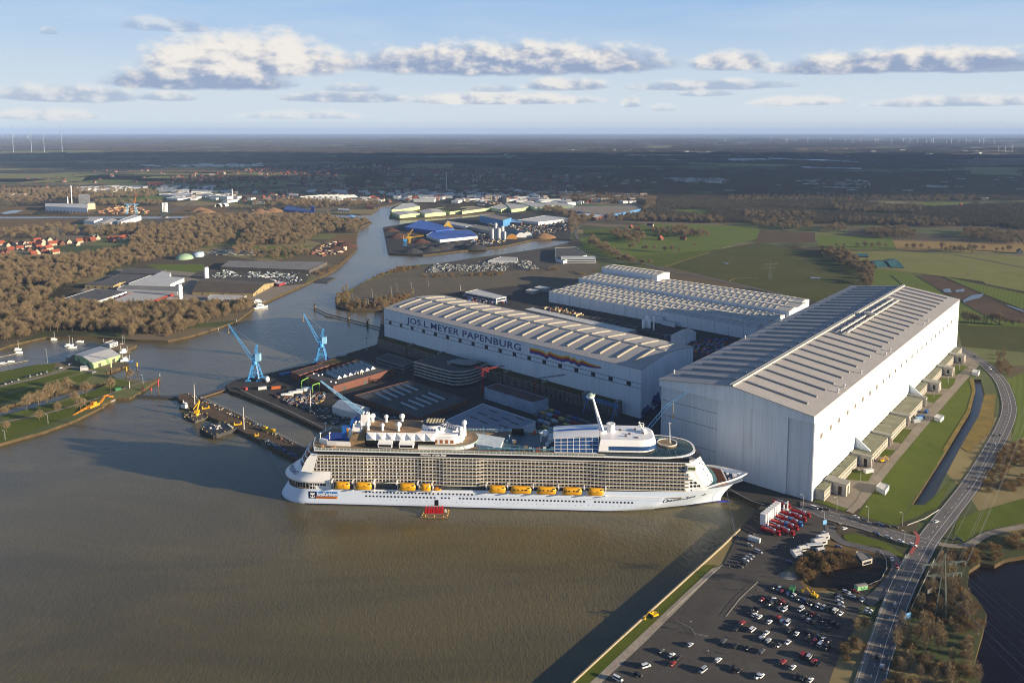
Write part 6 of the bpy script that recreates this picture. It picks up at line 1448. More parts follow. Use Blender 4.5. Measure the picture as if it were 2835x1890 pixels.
# ---------------------------------------------------------------- works and sheds on the far banks
G2 = 'sheds of the riverside works'
for nm, lb, s, zt, w_, r_, rise, kw in [
 ('work_shed', 'row of three red and white striped gables at the edge of the wood', '2 555,1108 890,1128 1178,1032 880,1008', 8, 'white', 'dark', 0, dict(doors=6)),
 ('work_shed', 'flat pale grey hall right of the striped gables', '2 1010,1128 1350,1142 1612,1048 1240,1035', 7.5, 'red', 'pale', 0, {}),
 ('work_shed', 'long grey roof behind the flat pale grey hall', '2 1085,1008 1650,1032 1700,985 1150,972', 9, 'white', 'grey', 0, {}),
 ('work_shed', 'dark roofed shed with tan gable beside the wood', '2 788,968 1052,978 1168,940 955,930', 9, 'tan', 'dark', 2, dict(ax=0, doors=4)),
 ('work_shed', 'wide dark flat roof behind the tan gabled shed', '2 950,935 1190,955 1390,878 1105,868', 8, 'dark', 'dark', 0, {}),
 ('work_shed', 'dark roofed shed farthest back in the works', '2 1105,856 1460,868 1545,828 1185,815', 9, 'dark', 'dark', 2, dict(ax=0)),
 ('work_shed', 'white roofed hall with dark stripe in the middle of the works', '2 1195,955 1580,965 1712,905 1400,880', 10, 'white', 'white', 0, {}),
 ('work_shed', 'small white hall at the back of the works', '2 1415,888 1572,893 1590,852 1505,845', 10, 'white', 'white', 1, dict(ax=0)),
 ('work_shed', 'small flat hall beside the slim white silo', '2 1528,1106 1668,1112 1668,1086 1572,1078', 6, 'red', 'pale', 0, dict(doors=3)),
 ('work_shed', 'white shed with brown doors beside the quay below the big barn', '2 1930,1088 2238,1098 2290,1070 1960,1062', 8, 'white', 'pale', 0, dict(doors=4)),
 ('barn', 'big brown roofed barn with tan gable facing the river', '2 1788,1030 2352,1048 3 195,948 2 1895,908', 8, 'tan', 'brown', 6, dict(ax=0, doors=3)),
 ('open_shed', 'very long grey roofed open shed with striped end by the river', '2 2048,802 3 525,832 3 690,755 2 2130,745', 9, 'dark', 'grey', 0, dict(doors=9)),
 ('work_shed', 'small red and white shed on the quay beside the barn', '3 190,950 245,965 300,945 240,932', 6, 'red', 'white', 0, {}),
 ('power_hall', 'long white barrel roofed hall beyond the canal', '2 420,238 808,255 814,216 430,212', 18, 'hall', 'white', 4, dict(ax=0, doors=12)),
 ('power_block', 'tall grey boiler house box beside the white barrel hall', '2 728,142 830,142 832,128 740,128', 42, 'grey', 'pale', 0, {}),
 ('power_block', 'brick block at the foot of the boiler house', '2 815,217 885,213 880,200 820,203', 22, 'cream', 'pale', 0, {}),
 ('grey_hall', 'white box hall at the head of the long canal sheds', '2 778,372 872,378 955,350 880,340', 14, 'hall', 'pale', 1, dict(ax=0)),
 ('grey_hall', 'long pale shed nearest the red roofed houses', '2 830,428 938,438 1088,365 992,350', 12, 'hall', 'pale', 2, dict(ax=1)),
 ('grey_hall', 'long pale shed reaching to the canal', '2 1088,378 1126,386 1312,328 1250,318', 15, 'hall', 'white', 0, {}),
 ('grey_hall', 'flat grey works hall across the meadow, widest', '2 1500,130 1640,138 1870,140 1700,112', 10, 'white', 'white', 0, {}),
 ('grey_hall', 'flat white works hall across the meadow, behind the widest', '2 1545,165 1650,170 1875,150 1640,140', 9, 'white', 'white', 0, {}),
 ('grey_hall', 'white shed across the meadow, right end', '2 1985,150 2080,152 2120,122 2000,120', 9, 'grey', 'pale', 0, {}),
 ('blue_shed', 'long deep blue sloping conveyor shed at the canal', '3 285,268 545,298 560,278 320,232', 9, 'dblue', mat('roof_navy', '#1d3f86', .5, .1, .05), 0, {}),
 ('blue_tower', 'deep blue tower at the right end of the sloping shed', '3 540,243 570,246 572,236 545,234', 24, 'dblue', 'blue', 0, {}),
 ('house', 'white house with flat roof on the canal quay', '3 790,270 900,276 900,264 800,260', 8, 'white', 'white', 0, dict(doors=4)),
 ('house', 'red brick house on the corner where canal meets river', '3 1050,240 1122,242 1122,230 1060,228', 12, 'brick', 'tile', 0, {}),
 ('boat_shed', 'light blue boat shed at the tip of the wooded spit', '3 872,342 958,345 955,325 880,322', 8, 'blue', mat('roof_sky', '#7fb2dc', .5, .1, .05), 2, dict(ax=1)),
 ('warehouse', 'pale green quay warehouse at the left tip of the basin', '3 1365,322 1552,306 1500,281 1290,292', 12, 'lime', 'pale', 2, dict(ax=1)),
 ('warehouse', 'pale green warehouse second from the left tip', '3 1598,312 1795,296 1715,262 1548,280', 12, 'lime', 'pale', 3, dict(ax=1)),
 ('warehouse', 'pale green warehouse third along the basin with dark roof', '3 1830,292 1940,278 2005,262 1790,248 1700,258', 11, 'lime', 'moss', 0, {}),
 ('warehouse', 'pale green warehouse fourth along the basin', '3 1945,288 2080,270 2200,256 2060,241 1930,250', 11, 'lime', 'tan', 0, {}),
 ('warehouse', 'white roofed warehouse behind the left tip', '3 1290,272 1400,265 1552,238 1490,210 1395,215', 13, 'lime', 'white', 0, {}),
 ('warehouse', 'pale green warehouse beyond the side basin, left', '4 180,588 292,606 380,580 300,552', 11, 'lime', 'pale', 0, {}),
 ('warehouse', 'pale green warehouse beyond the side basin, middle', '4 390,605 500,592 585,565 330,545', 12, 'lime', 'pale', 0, {}),
 ('warehouse', 'pale green warehouse beyond the side basin, right', '4 610,585 745,580 785,566 560,532 460,540', 13, 'lime', 'pale', 0, {}),
 ('warehouse', 'long pale green warehouse at the far right end', '4 780,575 960,576 965,566 880,545 640,535', 12, 'lime', 'pale', 0, {}),
 ('bulk_shed', 'great blue roofed shed with yellow gable on the basin island', '3 1412,432 1700,470 1872,445 1718,400 1560,368', 11, 'dblue', 'blue', 0, {}),
 ('bulk_shed', 'blue gabled shed with white front wall on the basin island', '3 1612,508 1738,552 2098,515 2020,462 1700,458', 9, 'white', 'blue', 0, {}),
 ('brick_hall', 'tall hall of blue cladding over brick at the basin', '4 92,662 312,706 388,682 190,648', 22, 'blue', 'tan', 0, dict(doors=2)),
 ('brick_hall', 'low blue and brick wing right of the tall blue hall', '4 312,720 480,730 500,715 388,690', 10, 'brick', mat('roof_sky', '#7fb2dc'), 0, {}),
 ('white_hall', 'white hall with ribbed flat roof behind the basin island', '4 440,705 640,722 948,690 705,660', 12, 'white', 'white', 0, dict(doors=8)),
 ('factory', 'very wide factory with blue edge and brick base', '4 860,605 1300,658 1595,600 1550,572 1010,576', 11, 'blue', 'tan', 0, dict(doors=12)),
 ('factory', 'white roofed block in front of the wide factory', '4 985,652 1170,682 1275,652 1092,636', 10, 'brick', 'white', 0, {}),
 ('harbour_office', 'white two storey building with curved roof at the basin bank', '4 850,1062 1172,1065 1172,1040 850,1040', 11, 'white', 'white', 0, dict(win=2)),
 ('harbour_hall', 'dark flat roofed hall behind the white harbour building', '4 800,1060 870,1080 1090,1030 985,955 795,962', 9, 'white', 'felt', 0, {}),
 ('block_works', 'low white works shed among stacked concrete blocks', '4 172,1082 440,1085 448,1050 290,1045', 7, 'white', 'pale', 0, {}),
 ('conveyor_shed', 'long grey shed behind the blue gabled shed', '4 0,765 210,810 330,790 60,745', 10, 'grey', 'grey', 0, {}),
 ('conveyor_shed', 'long pale roof strip behind the great blue shed', '3 1790,395 1980,430 2060,415 1830,378', 9, 'white', 'pale', 0, {}),
 ('poultry_house', 'green roofed farm shed in the fields, left of a pair', '5 918,752 985,805 1088,803 1000,735', 4, 'dark', 'green', 4, dict(ax=1)),
 ('poultry_house', 'green roofed farm shed in the fields, right of a pair', '5 1040,745 1122,805 1238,808 1130,722', 4, 'dark', 'green', 4, dict(ax=1)),
 ('poultry_house', 'long green roofed farm shed beside the hedge', '5 765,698 905,705 900,680 782,675', 5, 'dark', 'green', 2, dict(ax=0)),
 ('barn', 'brown roofed barn beside the green roofed farm sheds', '5 640,690 770,715 760,690 660,670', 5, 'dark', 'slate', 3, dict(ax=0)),
 ('boat_hall', 'pale green boat hall with white pitched roof on the river spit', '6 690,405 860,487 1118,410 932,330', 9, 'green', 'white', 2.5, dict(ax=1, doors=2)),
 ('club_house', 'small white club house on the marina spit', '6 970,300 1020,312 1095,290 1050,275', 7, 'white', 'pale', 0, dict(win=2)),
 ('sluice_house', 'small white building by the parked cars at the lock', '6 745,532 820,528 815,515 750,518', 6, 'white', 'white', 0, {}),
 ('viewing_platform', 'small concrete platform building at the edge of the pond', 'E 1448,705 1520,800 1628,770 1570,715 1470,688', 6, 'conc', 'grey', 0, dict(win=1)),
 ('kiosk', 'white flat roofed kiosk on the lawn nearest the great hall corner', 'K 975,1500 1060,1545 1098,1490 1020,1458', 5.5, 'white', 'white', 0, {}),
 ('kiosk', 'white flat roofed kiosk in the middle of the lawn strip', 'K 1515,855 1575,875 1608,845 1550,825', 5.5, 'white', 'white', 0, {}),
 ('kiosk', 'white flat roofed kiosk at the far end of the lawn strip', 'K 1865,435 1925,450 1942,422 1885,410', 5.5, 'white', 'white', 0, {})]:
    bld(nm, lb, s, zt, w_, r_, rise, group=G2 if nm == 'work_shed' else None, **kw)
# sawtooth factory: seven white teeth
o = empty('sawtooth_factory', at('3', 650, 185), 0, 'white sawtooth roofed factory with seven slanted ridges before the town', 'factory')
b = MB(); b.b0(-75, 75, 0, 60, 0, 8); b.build('wall', WALLS['white'], o)
for k in range(7):
    b = MB(); x = -72 + k * 21; b.add([(x, -1, 8), (x + 18, -1, 8), (x + 3, -1, 17), (x + 50, 62, 8), (x + 68, 62, 8), (x + 53, 62, 17)], [(0, 1, 2), (1, 4, 5, 2), (0, 2, 5, 3), (3, 5, 4)]); b.build('roof_tooth', ROOFS['white'], o)
# yellow gable and ridge lights on the blue sheds
p = at('3', 1812, 455); b = MB(); L_ = (at('3', 1870, 455) - at('3', 1755, 455)).length; b.add([(-L_ / 2, 0, 2), (L_ / 2, 0, 2), (0, 0, 24), (-L_ / 2, 2, 2), (L_ / 2, 2, 2), (0, 2, 24)], [(0, 1, 2), (5, 4, 3), (1, 4, 5, 2), (0, 2, 5, 3)]); b.b0(-.6, .6, -.3, 0, 2, 23, 1)
tag(b.build('gable_wall', [mat('gable_yellow', '#e0b020', .5, .08), SHW], None, p), 'bright yellow triangular gable on the great blue shed', 'gable')
for k, x, y, h_, r, lb in (('2', 668, 212, 66, 1.6, 'tall slim chimney beside the boiler house'), ('2', 630, 212, 24, 2.2, 'short white stack in front of the boiler house'), ('2', 1920, 905, 20, 4.5, 'fat white silo between works and meadow'), ('2', 1678, 1100, 24, 3.6, 'slim white silo among the works roofs'), ('2', 2160, 185, 44, 1.6, 'white pole mast before the town wood'), ('I', 2076, 342, 78, 1.3, 'tall radio mast rising from the town'), ('4', 896, 470, 24, 1.4, 'white and dark pole at the edge of the town'), ('4', 258, 560, 38, 1.6, 'brown chimney among the town sheds'),
                        ('2', 1515, 290, 30, 3.4, 'canal silo, leftmost of four'), ('2', 1527, 290, 30, 3.4, 'canal silo, second of four'), ('2', 1539, 290, 30, 3.4, 'canal silo, third of four'), ('2', 1551, 290, 30, 3.4, 'canal silo, rightmost of four')):
    p = at(k, x, y); b = MB(); b.lathe([(r, 0), (r * .85, h_ * .97), (r * .3, h_), (.01, h_)], (0, 0, 0), 10); tag(b.build('chimney' if 'chimney' in lb or 'stack' in lb else 'silo' if 'silo' in lb else 'mast', SHW if 'brown' not in lb else BRICK, None, p), lb, 'silo' if 'silo' in lb else 'tower')
p = at('4', 265, 880); o = empty('cement_plant', p, 0, 'grey silo tower plant on the basin island quay', 'plant')
b = MB()
for x, y, h_, r in ((-14, 0, 24, 4), (-6, 4, 38, 4.4), (2, 0, 26, 5), (10, 3, 30, 5), (16, -2, 18, 4)): b.lathe([(r, 0), (r, h_), (r * .4, h_ + 2), (.01, h_ + 2)], (x, y, 0), 10)
b.build('silo', mat('silo_grey', '#aeb0b0', .5, .1), o); b = MB(); lattice(b, (-20, 0, 0), (-20, 0, 40), 2.4, 2.2, 10, .3); b.tube((-20, 0, 38), (4, 2, 28), 1.2, 5); b.build('conveyor', STEEL, o)
for i, (x, y, cc) in enumerate(((395, 880, 'tan'), (480, 866, 'white'), (540, 860, 'white'))):
    p = at('4', x, y); b = MB(); rows = []
    for v in (0, 52): rows.append([(-v * .75 + 13 * math.cos(R(18 * k)), v, 13 * math.sin(R(18 * k))) for k in range(11)])
    b.grid(rows, mi=0); b.add(rows[0], [tuple(reversed(range(11)))], 1); tag(b.build('arched_shelter', [mat('arch_sheet', '#4d6478', .6, .1), mat('arch_tan', '#c08a3c', .6, .1) if i == 0 else SHW], None, p), ['arched shelter with orange front on the basin island', 'arched shelter with white front, middle of three', 'arched shelter with white front, right of three'][i], 'shelter', 'arched shelters')
for i, (x, y) in enumerate(((2025, 245), (2068, 243))):
    p = at('2', x, y); b = MB(); rows = [[(11 * math.cos(R(18 * k)), v, 11 * math.sin(R(18 * k))) for k in range(11)] for v in (0, 30)]; b.grid(rows); b.add(rows[1], [tuple(range(11))], 1); tag(b.build('half_tube_shelter', [SHW, BLK], None, p), ['left white half tube shelter by the log piles', 'right white half tube shelter by the log piles'][i], 'shelter', 'half tube shelters')
b = MB(); b.lathe([(18, 0), (16, 5), (10, 9), (.01, 11)], (0, 0, 0), 18); tag(b.build('gas_dome', mat('dome_green', '#8fa98a', .6, .1), None, at('2', 1715, 725)), 'flat green dome among the trees', 'dome')
b = MB(); b.lathe([(11, 0), (11, 9), (.01, 10)], (0, 0, 0), 16); tag(b.build('clarifier_tank', mat('tank_pale', '#9fb3c0', .6, .1), None, at('2', 1845, 705)), 'round pale tank at the sewage works', 'tank')
p = at('2', 1225, 310); b = MB()
for x in (-16, 16): lattice(b, (x, 0, 0), (x * .7, 0, 30), 2.4, 2, 6, .5)
lattice(b, (-22, 0, 31), (22, 0, 31), 2, 2, 8, .4); tag(b.build('gantry_crane', CBLU2, None, p), 'pale blue gantry crane at the canal timber yard', 'crane')
b = MB(); a = at('2', 1245, 250); lattice(b, (0, 0, 0), (10, 0, 44), 1.2, .6, 10, .4); tag(b.build('loading_crane', mat('crane_orange', '#c8782a', .5, .1), None, a), 'orange crane behind the pale blue gantry', 'crane')
for x, y, x2, y2, lb in ((1415, 610, 1490, 450, 'yellow harbour crane with steep jib among the ore heaps'), (1455, 585, 1588, 510, 'yellow harbour crane with low jib before the blue shed')):
    p = at('3', x, y); t = atY('3', x2, y2, p.y) - p; o = empty('harbour_crane', p, 0, lb, 'crane', 'yellow harbour cranes'); b = MB(); lattice(b, (0, 0, 0), (0, 0, 12), 3, 1.5, 4, .4); b.b0(-4, 4, -3, 3, 12, 17); b.build('base', CBLUE if 'steep' in lb else CY_, o)
    b = MB(); lattice(b, (0, 0, 14), t, 1.4, .6, 12, .4); b.tube((-3, 0, 24), t, .2, 3); b.tube((-3, 0, 16), (-3, 0, 24), .8, 4); b.build('jib', CY_, o)
def heap(k, x, y, r, h_, m, lb, grp):
    b = MB(); rr = random.Random(int(x * 7 + y)); rows = []
    for j in range(6):
        t = j / 5; rows.append([(r * (1 - t) * (1 + rr.uniform(-.12, .12)) * math.cos(R(30 * i)) + .01, r * (1 - t) * .8 * (1 + rr.uniform(-.12, .12)) * math.sin(R(30 * i)), h_ * t ** .8 * (1 + rr.uniform(-.08, .08))) for i in range(12)])
    b.grid(rows, loop=True); tag(b.build('spoil_heap', m, None, at(k, x, y)), lb, 'heap', grp)
COAL, RUST, SAND = mat('coal', '#3c3b3a', .95, .2, .1), mat('rust_scrap', '#5c3a2a', .95, .25, .1, col2='#3c2a22'), mat('sand_heap', '#9a7650', .95, .2, .1)
for i, (x, y, r) in enumerate(((1480, 665, 26), (1560, 630, 24), (1650, 650, 26), (1740, 635, 26), (1800, 612, 28), (1880, 600, 26), (1980, 620, 24), (2060, 632, 30))): heap('3', x, y, r, r * .38, COAL, 'dark coal heap on the basin island, number %s from the crane' % ['one', 'two', 'three', 'four', 'five', 'six', 'seven', 'eight'][i], 'coal heaps')
for i, (k, x, y, r, lb) in enumerate((('3', 1350, 530, 30, 'rusty scrap heap at the quay, widest'), ('3', 1285, 470, 22, 'rusty scrap heap at the island tip'), ('3', 1560, 575, 24, 'rusty scrap heap before the blue gabled shed'), ('3', 860, 615, 30, 'rusty scrap heap across the river'), ('3', 760, 640, 22, 'second rusty scrap heap across the river, smaller'))): heap(k, x, y, r, r * .42, RUST, lb, 'scrap heaps')
for i, (k, x, y, r, lb) in enumerate((('4', 690, 865, 34, 'brown gravel heap at the basin end'), ('2', 1860, 285, 40, 'sandy wood chip heap at the canal, left'), ('2', 1920, 295, 30, 'sandy wood chip heap at the canal, right'), ('3', 70, 300, 34, 'log pile by the blue conveyor shed, left'), ('3', 190, 290, 40, 'log pile by the blue conveyor shed, right'), ('E', 715, 955, 6, 'grey gravel heap beside the pond'))): heap(k, x, y, r, r * .35, SAND if k != 'E' else CONCD, lb, 'gravel and chip heaps')
clutter('log_stacks', 'stacks of timber and logs along the canal', '2 900,310 1000,240 1200,235 1400,290 1350,312', 160, ['#8a5a30', '#a87840', '#6d4a2c', '#b59a6a'], 4, 16, 5, 9)
clutter('log_stacks', 'yellow piles of sawn wood beyond the wooded spit', '3 0,270 100,255 270,262 300,290 0,305', 60, ['#a9835a', '#8f6c48'], 5, 18, 6, 10)
clutter('concrete_blocks', 'rows of grey concrete blocks at the block works', '3 1600,860 1700,780 1830,780 2150,790 2360,800 2340,840 2150,850 1850,840', 420, ['#7d7e78', '#6c6d66', '#8b8b85'], 2, 7, 3.2, 11)
clutter('concrete_blocks', 'rows of grey concrete blocks right of the block works', '4 0,1100 100,1095 140,1160 210,1120 440,1105 470,1160 650,1170 560,1090 500,1080', 300, ['#7d7e78', '#6c6d66', '#8b8b85'], 2, 7, 3.2, 12)
clutter('wrapped_bales', 'white wrapped stacks beside the long open shed', '2 1945,900 2130,905 2200,890 2350,905 3 440,905 440,860 0,850 2 2330,845 2200,870 2080,825 2050,850', 170, ['#b9bfbd', '#8f9896', '#c4c8c4', '#5b6260'], 2.5, 8, 2.4, 13)
clutter('parked_goods', 'dark rows of goods on the quay before the long shed', '3 150,920 430,915 520,870 420,950 300,960', 110, ['#2f3233', '#c9ccca', '#44474a'], 2, 5, 2.2, 14)
clutter('stored_goods', 'mixed goods and vehicles on the basin island yard', '4 320,760 560,740 900,720 900,800 800,830 600,830 420,800', 200, MIX, 2, 8, 4, 15)
clutter('stored_goods', 'pallets, vehicles and sheds between the basin warehouses', '4 0,520 250,500 560,480 760,500 700,540 400,540 100,570', 150, MIX, 4, 18, 7, 19)
clutter('stored_goods', 'materials and trucks behind the coal heaps', '3 2080,500 2200,480 2350,520 2350,580 2150,600 2000,590', 120, MIX, 2, 9, 4, 20)
clutter('scrap_yard_goods', 'timber sheds and scrap on the bank across the river', '3 520,680 640,600 800,570 900,600 800,690 640,700', 110, ['#a0805a', '#6b4a38', '#c9bba0', '#7a3a2a'], 3, 14, 4, 16)
clutter('filter_beds', 'concrete filter beds of the sewage works', '2 1830,690 2000,645 2350,640 2350,690 2100,690', 70, ['#a59c8a', '#8f8672', '#7c8a70'], 6, 26, 1.8, 17)
clutter('electric_yard', 'switchgear posts of the substation by the houses', '2 760,480 900,500 930,540 760,500', 60, ['#8fa08a', '#a9b5a0'], 1, 3, 7, 18)
# ---------------------------------------------------------------- houses
def house_mesh(tile, wall, L_, W_, h_, rise):
    o = empty('house')
    b = MB(); b.b0(-L_ / 2, L_ / 2, -W_ / 2, W_ / 2, -.2, h_); b.add([(-L_ / 2, -W_ / 2, h_), (-L_ / 2, W_ / 2, h_), (-L_ / 2, 0, h_ + rise), (L_ / 2, -W_ / 2, h_), (L_ / 2, W_ / 2, h_), (L_ / 2, 0, h_ + rise)], [(0, 2, 1), (3, 4, 5)]); wl = b.build('wall', wall, o)
    b = MB(); e = .5; b.add([(-L_ / 2 - e, -W_ / 2 - e, h_ - .3), (L_ / 2 + e, -W_ / 2 - e, h_ - .3), (L_ / 2 + e, 0, h_ + rise + .1), (-L_ / 2 - e, 0, h_ + rise + .1), (-L_ / 2 - e, W_ / 2 + e, h_ - .3), (L_ / 2 + e, W_ / 2 + e, h_ - .3)], [(0, 1, 2, 3), (3, 2, 5, 4)]); rf = b.build('roof', tile, o)
    b = MB(); b.b0(1, 1.9, .5, 1.4, h_ + rise * .5, h_ + rise + 1); b.build('chimney', BRICK, rf)
    b = MB()
    for x in (-L_ / 4, L_ / 4): b.b0(x - .8, x + .8, -W_ / 2 - .04, -W_ / 2, 1.2, 2.6); b.b0(L_ / 2, L_ / 2 + .04, x * .5 - .6, x * .5 + .6, 1.2, 2.6)
    b.build('window', WDARK, wl); return o
T2 = mat('tile_orange', '#8f4a30', .8, .15, .3); HP = [house_mesh(T2, WALLS['cream'], 15, 11, 4.4, 6), house_mesh(ROOFS['tile'], BRICK, 13, 10, 4, 5.6), house_mesh(ROOFS['slate'], WALLS['cream'], 16, 10, 4.4, 5), house_mesh(T2, BRICK, 20, 9, 4, 4.6)]
HN = ['orange roofed pale house', 'red roofed brick house', 'dark roofed pale house', 'long orange roofed house']
rr = random.Random(4); used = set(); cnt = {}
RANK = ['', 'second ', 'third ', 'fourth ', 'fifth ', 'sixth ', 'seventh ', 'eighth ', 'ninth ', 'tenth ', 'eleventh ', 'twelfth ', 'thirteenth ', 'fourteenth ', 'fifteenth ', 'sixteenth ', 'seventeenth ', 'eighteenth ', 'nineteenth ', 'twentieth '] + ['number %d ' % k for k in range(21, 60)]
hs_ = [('2', int(x), int(y)) for x, y in (q.split(',') for q in '8,592 20,600 60,612 100,590 150,592 210,602 255,617 300,602 345,572 400,577 455,562 520,577 570,597 380,607 490,602 310,692 340,682 450,642 390,657 430,672 520,677 240,587 640,582 735,577 715,602 800,562 860,562 900,547 1020,547 1070,547 1045,572 1160,537 1180,527 1130,552 1370,522 1395,502 1440,497 1530,502 1585,522 1750,477 1700,472 1835,467 1660,512 185,642 60,672 20,692 100,652 270,652 360,632 410,642'.split())]
hs_ += [('4', x, y) for x, y in ((1500, 775), (1560, 795), (1680, 765), (1860, 700), (1950, 715), (2060, 700), (2050, 830), (1775, 885), (1985, 885), (1640, 710))] + [('5', 2310, 675), ('5', 1760, 235), ('5', 1900, 225)] + [('3', x, y) for x, y in ((210, 140), (330, 165), (100, 165), (1380, 130), (1440, 150), (1080, 190), (1150, 185), (1205, 190))]
for k, x, y in sorted(hs_, key=lambda q: (q[0], q[1])):
    i = rr.choice((0, 0, 1, 1, 2, 3)) if k != '4' else rr.choice((1, 3, 2)); area = {'2': 'in the estate by the wood', '4': 'among the meadow farm trees', '5': 'in the right fields', '3': 'at the near town edge'}[k]
    key = (i, k); c_ = cnt[key] = cnt.get(key, -1) + 1
    o = copy_tree(HP[i]) if i in used else HP[i]; used.add(i); o.location = at(k, x, y); s_ = rr.uniform(.8, 1.1) * (1.25 if k == '3' else 1); o.scale = (s_, s_, s_); o.rotation_euler = (0, 0, rr.choice((-.6, .95)) + rr.uniform(-.3, .3))
    tag(o, '%s %s, %sfrom left' % (HN[i], area, RANK[c_] if c_ else 'first '), 'house', 'houses ' + area)
# ---------------------------------------------------------------- pylons, turbines, lamps
PYM = mat('pylon_steel', '#6f7a70', .6, .1, metal=.3)
def pylon(p, h_, rz, lb):
    o = empty('power_pylon', p, rz, lb, 'pylon', 'power pylons'); b = MB(); lattice(b, (0, 0, 0), (0, 0, h_ * .66), h_ * .075, h_ * .025, 12, h_ * .0035); lattice(b, (0, 0, h_ * .66), (0, 0, h_), h_ * .025, h_ * .008, 6, h_ * .003); b.build('mast', PYM, o)
    for z, w_ in ((.66, .30), (.84, .36)):
        b = MB()
        for s_ in (-1, 1): lattice(b, (s_ * h_ * .02, 0, h_ * z), (s_ * h_ * w_, 0, h_ * (z + .015)), h_ * .018, h_ * .004, 7, h_ * .0025)
        ca = b.build('cross_arm', PYM, o); b = MB()
        for s_ in (-1, -.55, .55, 1): b.tube((s_ * h_ * w_, 0, h_ * (z + .01)), (s_ * h_ * w_, 0, h_ * (z - .05)), h_ * .004, 4)
        b.build('insulator', mat('insulator', '#8a8f88', .4, .1), ca)
    return o
pp = at('H', 965, 905); pylon(pp, 36, .15, 'large lattice power pylon among bare trees between road and dark lake')
for k, x, y, h_, lb in (('9', 1750, 245, 34, 'thin pylon in the dark green field behind the halls'), ('2', 495, 545, 34, 'left of two pylons behind the red roofed estate'), ('2', 538, 540, 32, 'right of two pylons behind the red roofed estate'), ('J', 1490, 305, 40, 'far pylon before the distant village'), ('3', 1453, 205, 46, 'pylon at the river behind the green warehouses'), ('4', 960, 850, 44, 'pylon at the end of the side basin'), ('5', 570, 165, 34, 'far pylon in the fields, left of two'), ('5', 1130, 150, 34, 'far pylon in the fields, right of two')):
    p = at(k, x, y) if k != '9' else at('S', 1500 + 1857 / 2.94, 680 + 280 / 2.94); pylon(p, h_, rr.uniform(-.4, .4), lb)
b = MB(); far_p = at('K', 2500, 420) ; near_p = Vector((205, 215, 2.5))
for z, w_ in ((.66, .30), (.84, .36)):
    for s_ in (-1, -.55, .55, 1):
        a = Vector((s_ * 36 * w_ * math.cos(.15), s_ * 36 * w_ * math.sin(.15), 36 * (z - .05)))
        for q in (Vector((165, 190, 22 + 6 * z)), Vector((-12, -215, 30 + 6 * z))):
            e = a + q; b.path([a.lerp(e, t / 8) - Vector((0, 0, 5 * math.sin(math.pi * t / 8))) for t in range(9)], .035, 3)
tag(b.build('power_lines', mat('wire', '#8b8f93', .5, .05, metal=.5), None, pp), 'thin power lines strung from the pylon beside the dark lake', 'power line')
TW = mat('turbine_white', '#eef0f2', .5, .03)
def turbine(p, h_, rot, lb):
    o = empty('wind_turbine', p, 0, lb, 'wind turbine', 'wind turbines on the horizon'); b = MB(); b.lathe([(h_ * .036, 0), (h_ * .024, h_), (.01, h_)], (0, 0, 0), 6); b.b0(-h_ * .02, h_ * .02, -h_ * .05, h_ * .04, h_, h_ * 1.05); b.build('tower', TW, o)
    b = MB()
    for k in range(3):
        a = rot + k * 2.094; d = Vector((math.cos(a), 0, math.sin(a))); c = Vector((0, -h_ * .055, h_ * 1.025)); b.tube(c, c + d * h_ * .42, h_ * .026, 4, 0, h_ * .008)
    b.build('rotor', TW, o)
i = 0
for k, s in (('J', '283,96,88 320,96,86 328,97,85 386,96,86 505,96,86 955,110,100 993,124,112 1003,124,113 1012,124,112 1203,122,97 1273,122,104 1280,122,103 1309,125,109 1320,125,108 1371,124,97 1474,122,98 1541,124,109 1575,124,107 1611,124,101 1677,122,101 1688,128,103 1751,128,106 1804,124,100 1834,128,104 1868,130,110 1910,130,109 1931,128,105 1941,128,101 2000,130,112 2022,132,106 2056,132,111 2089,130,105 2106,132,109 2149,130,107 2168,130,101 2218,132,108 2236,167,141 2267,167,138 2297,167,136'),
             ('I', '10,105,88 38,105,90 58,104,46 62,104,92 70,104,90 97,105,92 127,105,90 134,106,90 143,104,46 203,110,50 286,105,46 1115,101,92 1128,101,92 1160,102,91 1190,101,92 1218,101,92 1256,101,91 1767,101,92 1791,102,91 1855,103,90 1880,103,90 1899,102,90 1921,103,89 1935,103,88 1945,103,90 1965,103,89 1991,103,88 2045,101,90')):
    for w_ in s.split():
        x, yb, yt = [float(v) for v in w_.split(',')]; p = at(k, x, yb)
        if k == 'I' and yt < 60: p *= 9000 / p.y; p.z = GZ
        h_ = atY(k, x, yt, p.y).z - 2.5; i += 1
        if k == 'I' and yt < 60:
            b = MB(); b.lathe([(h_ * .012, 0), (h_ * .006, h_), (.01, h_)], (0, 0, 0), 5); tag(b.build('transmitter_mast', mat('mast_haze', '#8a97a5', .5, .05), None, p), 'thin tall mast on the horizon, number %s from the left' % {58: 'one', 143: 'two', 203: 'three', 286: 'four'}[int(x)], 'mast', 'thin masts on the horizon'); continue
        turbine(p, h_ / 1.25, rr.random() * 2, 'white wind turbine on the %s horizon, %sfrom the left' % ('far left' if k == 'I' and x < 300 else 'middle' if k == 'I' else 'right', 'number %d ' % i))
LP = mat('lamp_post', '#9a9a94', .5, .08)
